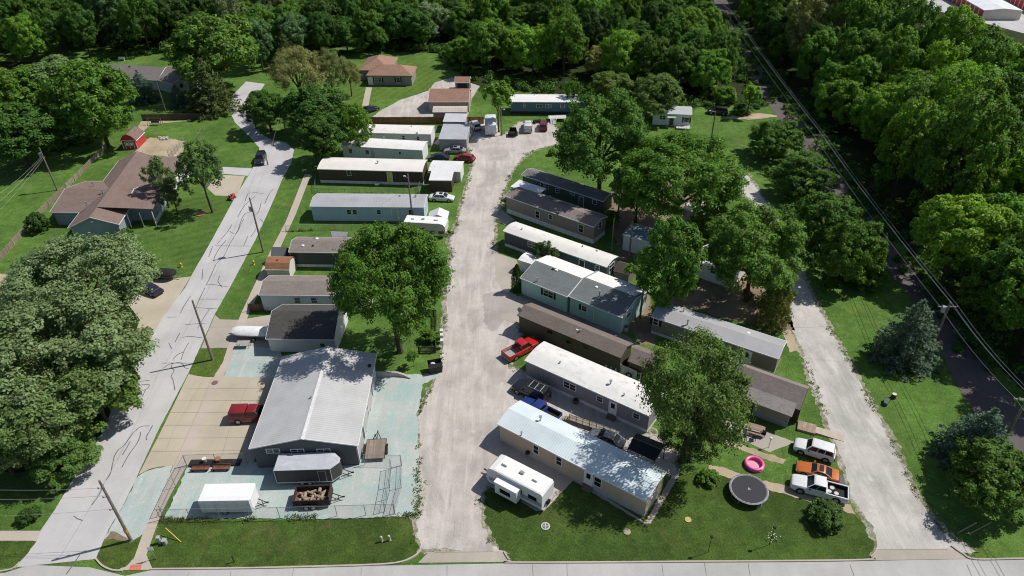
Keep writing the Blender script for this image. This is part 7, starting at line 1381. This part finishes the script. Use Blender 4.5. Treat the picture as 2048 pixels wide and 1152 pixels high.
ch = chain(pts, ed, 0, [(.01, 0, 1.12, .125, .09), (.03, 0, 1.3, .14, .1), (.03, 0, 1.42, .1, .08), (.04, 0, 1.5, .052)])
chain(pts, ed, ch, [(.055, 0, 1.57, .066), (.065, 0, 1.65, .082, .078), (.06, 0, 1.72, .06)])
for sy in (-1, 1):
    k = chain(pts, ed, 0, [(.0, sy * .095, .9, .088), (.02 * sy + .02, sy * .1, .5, .055), (.0 + .03 * sy, sy * .105, .1, .036), (.03 + .03 * sy, sy * .11, .045, .036), (.13 + .03 * sy, sy * .12, .03, .028)])
    hand = [(.04, sy * .18, 1.4, .055), (.08 if sy > 0 else .03, sy * .23, 1.14, .042), (.3 if sy > 0 else .1, sy * .2, 1.05 if sy > 0 else .9, .03), (.36 if sy > 0 else .13, sy * .19, 1.06 if sy > 0 else .82, .034, .018)]
    k = chain(pts, ed, 3, hand); w0 = Vector(hand[-1][:3]); d = (w0 - Vector(hand[-2][:3])).normalized(); sd_ = Vector((0, 1, 0)) if sy > 0 else Vector((1, 0, 0))
    for q, l in ((-.026, .068), (-.009, .08), (.009, .076), (.026, .06)):
        a_ = w0 + d * .035 + sd_ * q; chain(pts, ed, k, [(*a_, .0095), (*(a_ + d * l * .5), .0085), (*(a_ + d * l * .9 - Vector((0, 0, .012))), .0075)])
    a_ = w0 - d * .01 - sd_ * .036; chain(pts, ed, k, [(*a_, .011), (*(a_ + d * .035 - sd_ * .014), .009)])
skinned('body', pts, ed, SKIN, pp); head = Vector((.065, 0, 1.65)); FACE = {}
b = MB(); b.ball((head.x - .012, 0, head.z + .03), .096, .092, .092, 14, 8); b.ball((head.x - .05, 0, head.z - .04), .06, .082, .1, 12, 6); b.build('hair', plain('dark_hair', (.03, .02, .015), .8), pp, True)
for sy in (-1, 1): b = MB(); b.ball((head.x + .078, sy * .03, head.z + .0), .009, .013, .009, 8, 5); b.build('eye', plain('eye_dark', (.05, .04, .035), .3), pp, True); b = MB(); b.ball((head.x - .005, sy * .082, head.z - .01), .018, .012, .03, 8, 5); b.build('ear', SKIN, pp, True)
b = MB(); b.ball((head.x + .088, 0, head.z - .025), .018, .014, .024, 8, 5); b.build('nose', SKIN, pp, True); b = MB(); b.ball((head.x + .078, 0, head.z - .055), .008, .024, .006, 8, 4); b.build('mouth', plain('lips', (.3, .12, .1), .5), pp, True)
TOP = plain('dusky_pink_cloth', (.22, .13, .15), .85); pts = [(0, 0, 1.0, .15, .118)]; ed = []; k = chain(pts, ed, 0, [(.01, 0, 1.14, .142, .108), (.03, 0, 1.3, .156, .114), (.03, 0, 1.43, .108, .086)])
for sy in (-1, 1): chain(pts, ed, 3, [(.04, sy * .17, 1.4, .07), (.065 if sy > 0 else .035, sy * .215, 1.24, .06)])
skinned('shirt', pts, ed, TOP, pp); pts = [(0, 0, .98, .145, .115)]; ed = []
for sy in (-1, 1): chain(pts, ed, 0, [(.0, sy * .095, .88, .103), (.02 * sy + .02, sy * .1, .5, .07), (.03 * sy, sy * .105, .1, .058)])
skinned('trousers', pts, ed, plain('dark_denim', (.015, .016, .024), .85), pp)
for sy in (-1, 1): b = MB(); b.bev(-.05 + .03 * sy, .19 + .03 * sy, sy * .115 - .05, sy * .115 + .05, 0, .085, .025); b.build('shoe', DARKP, pp)
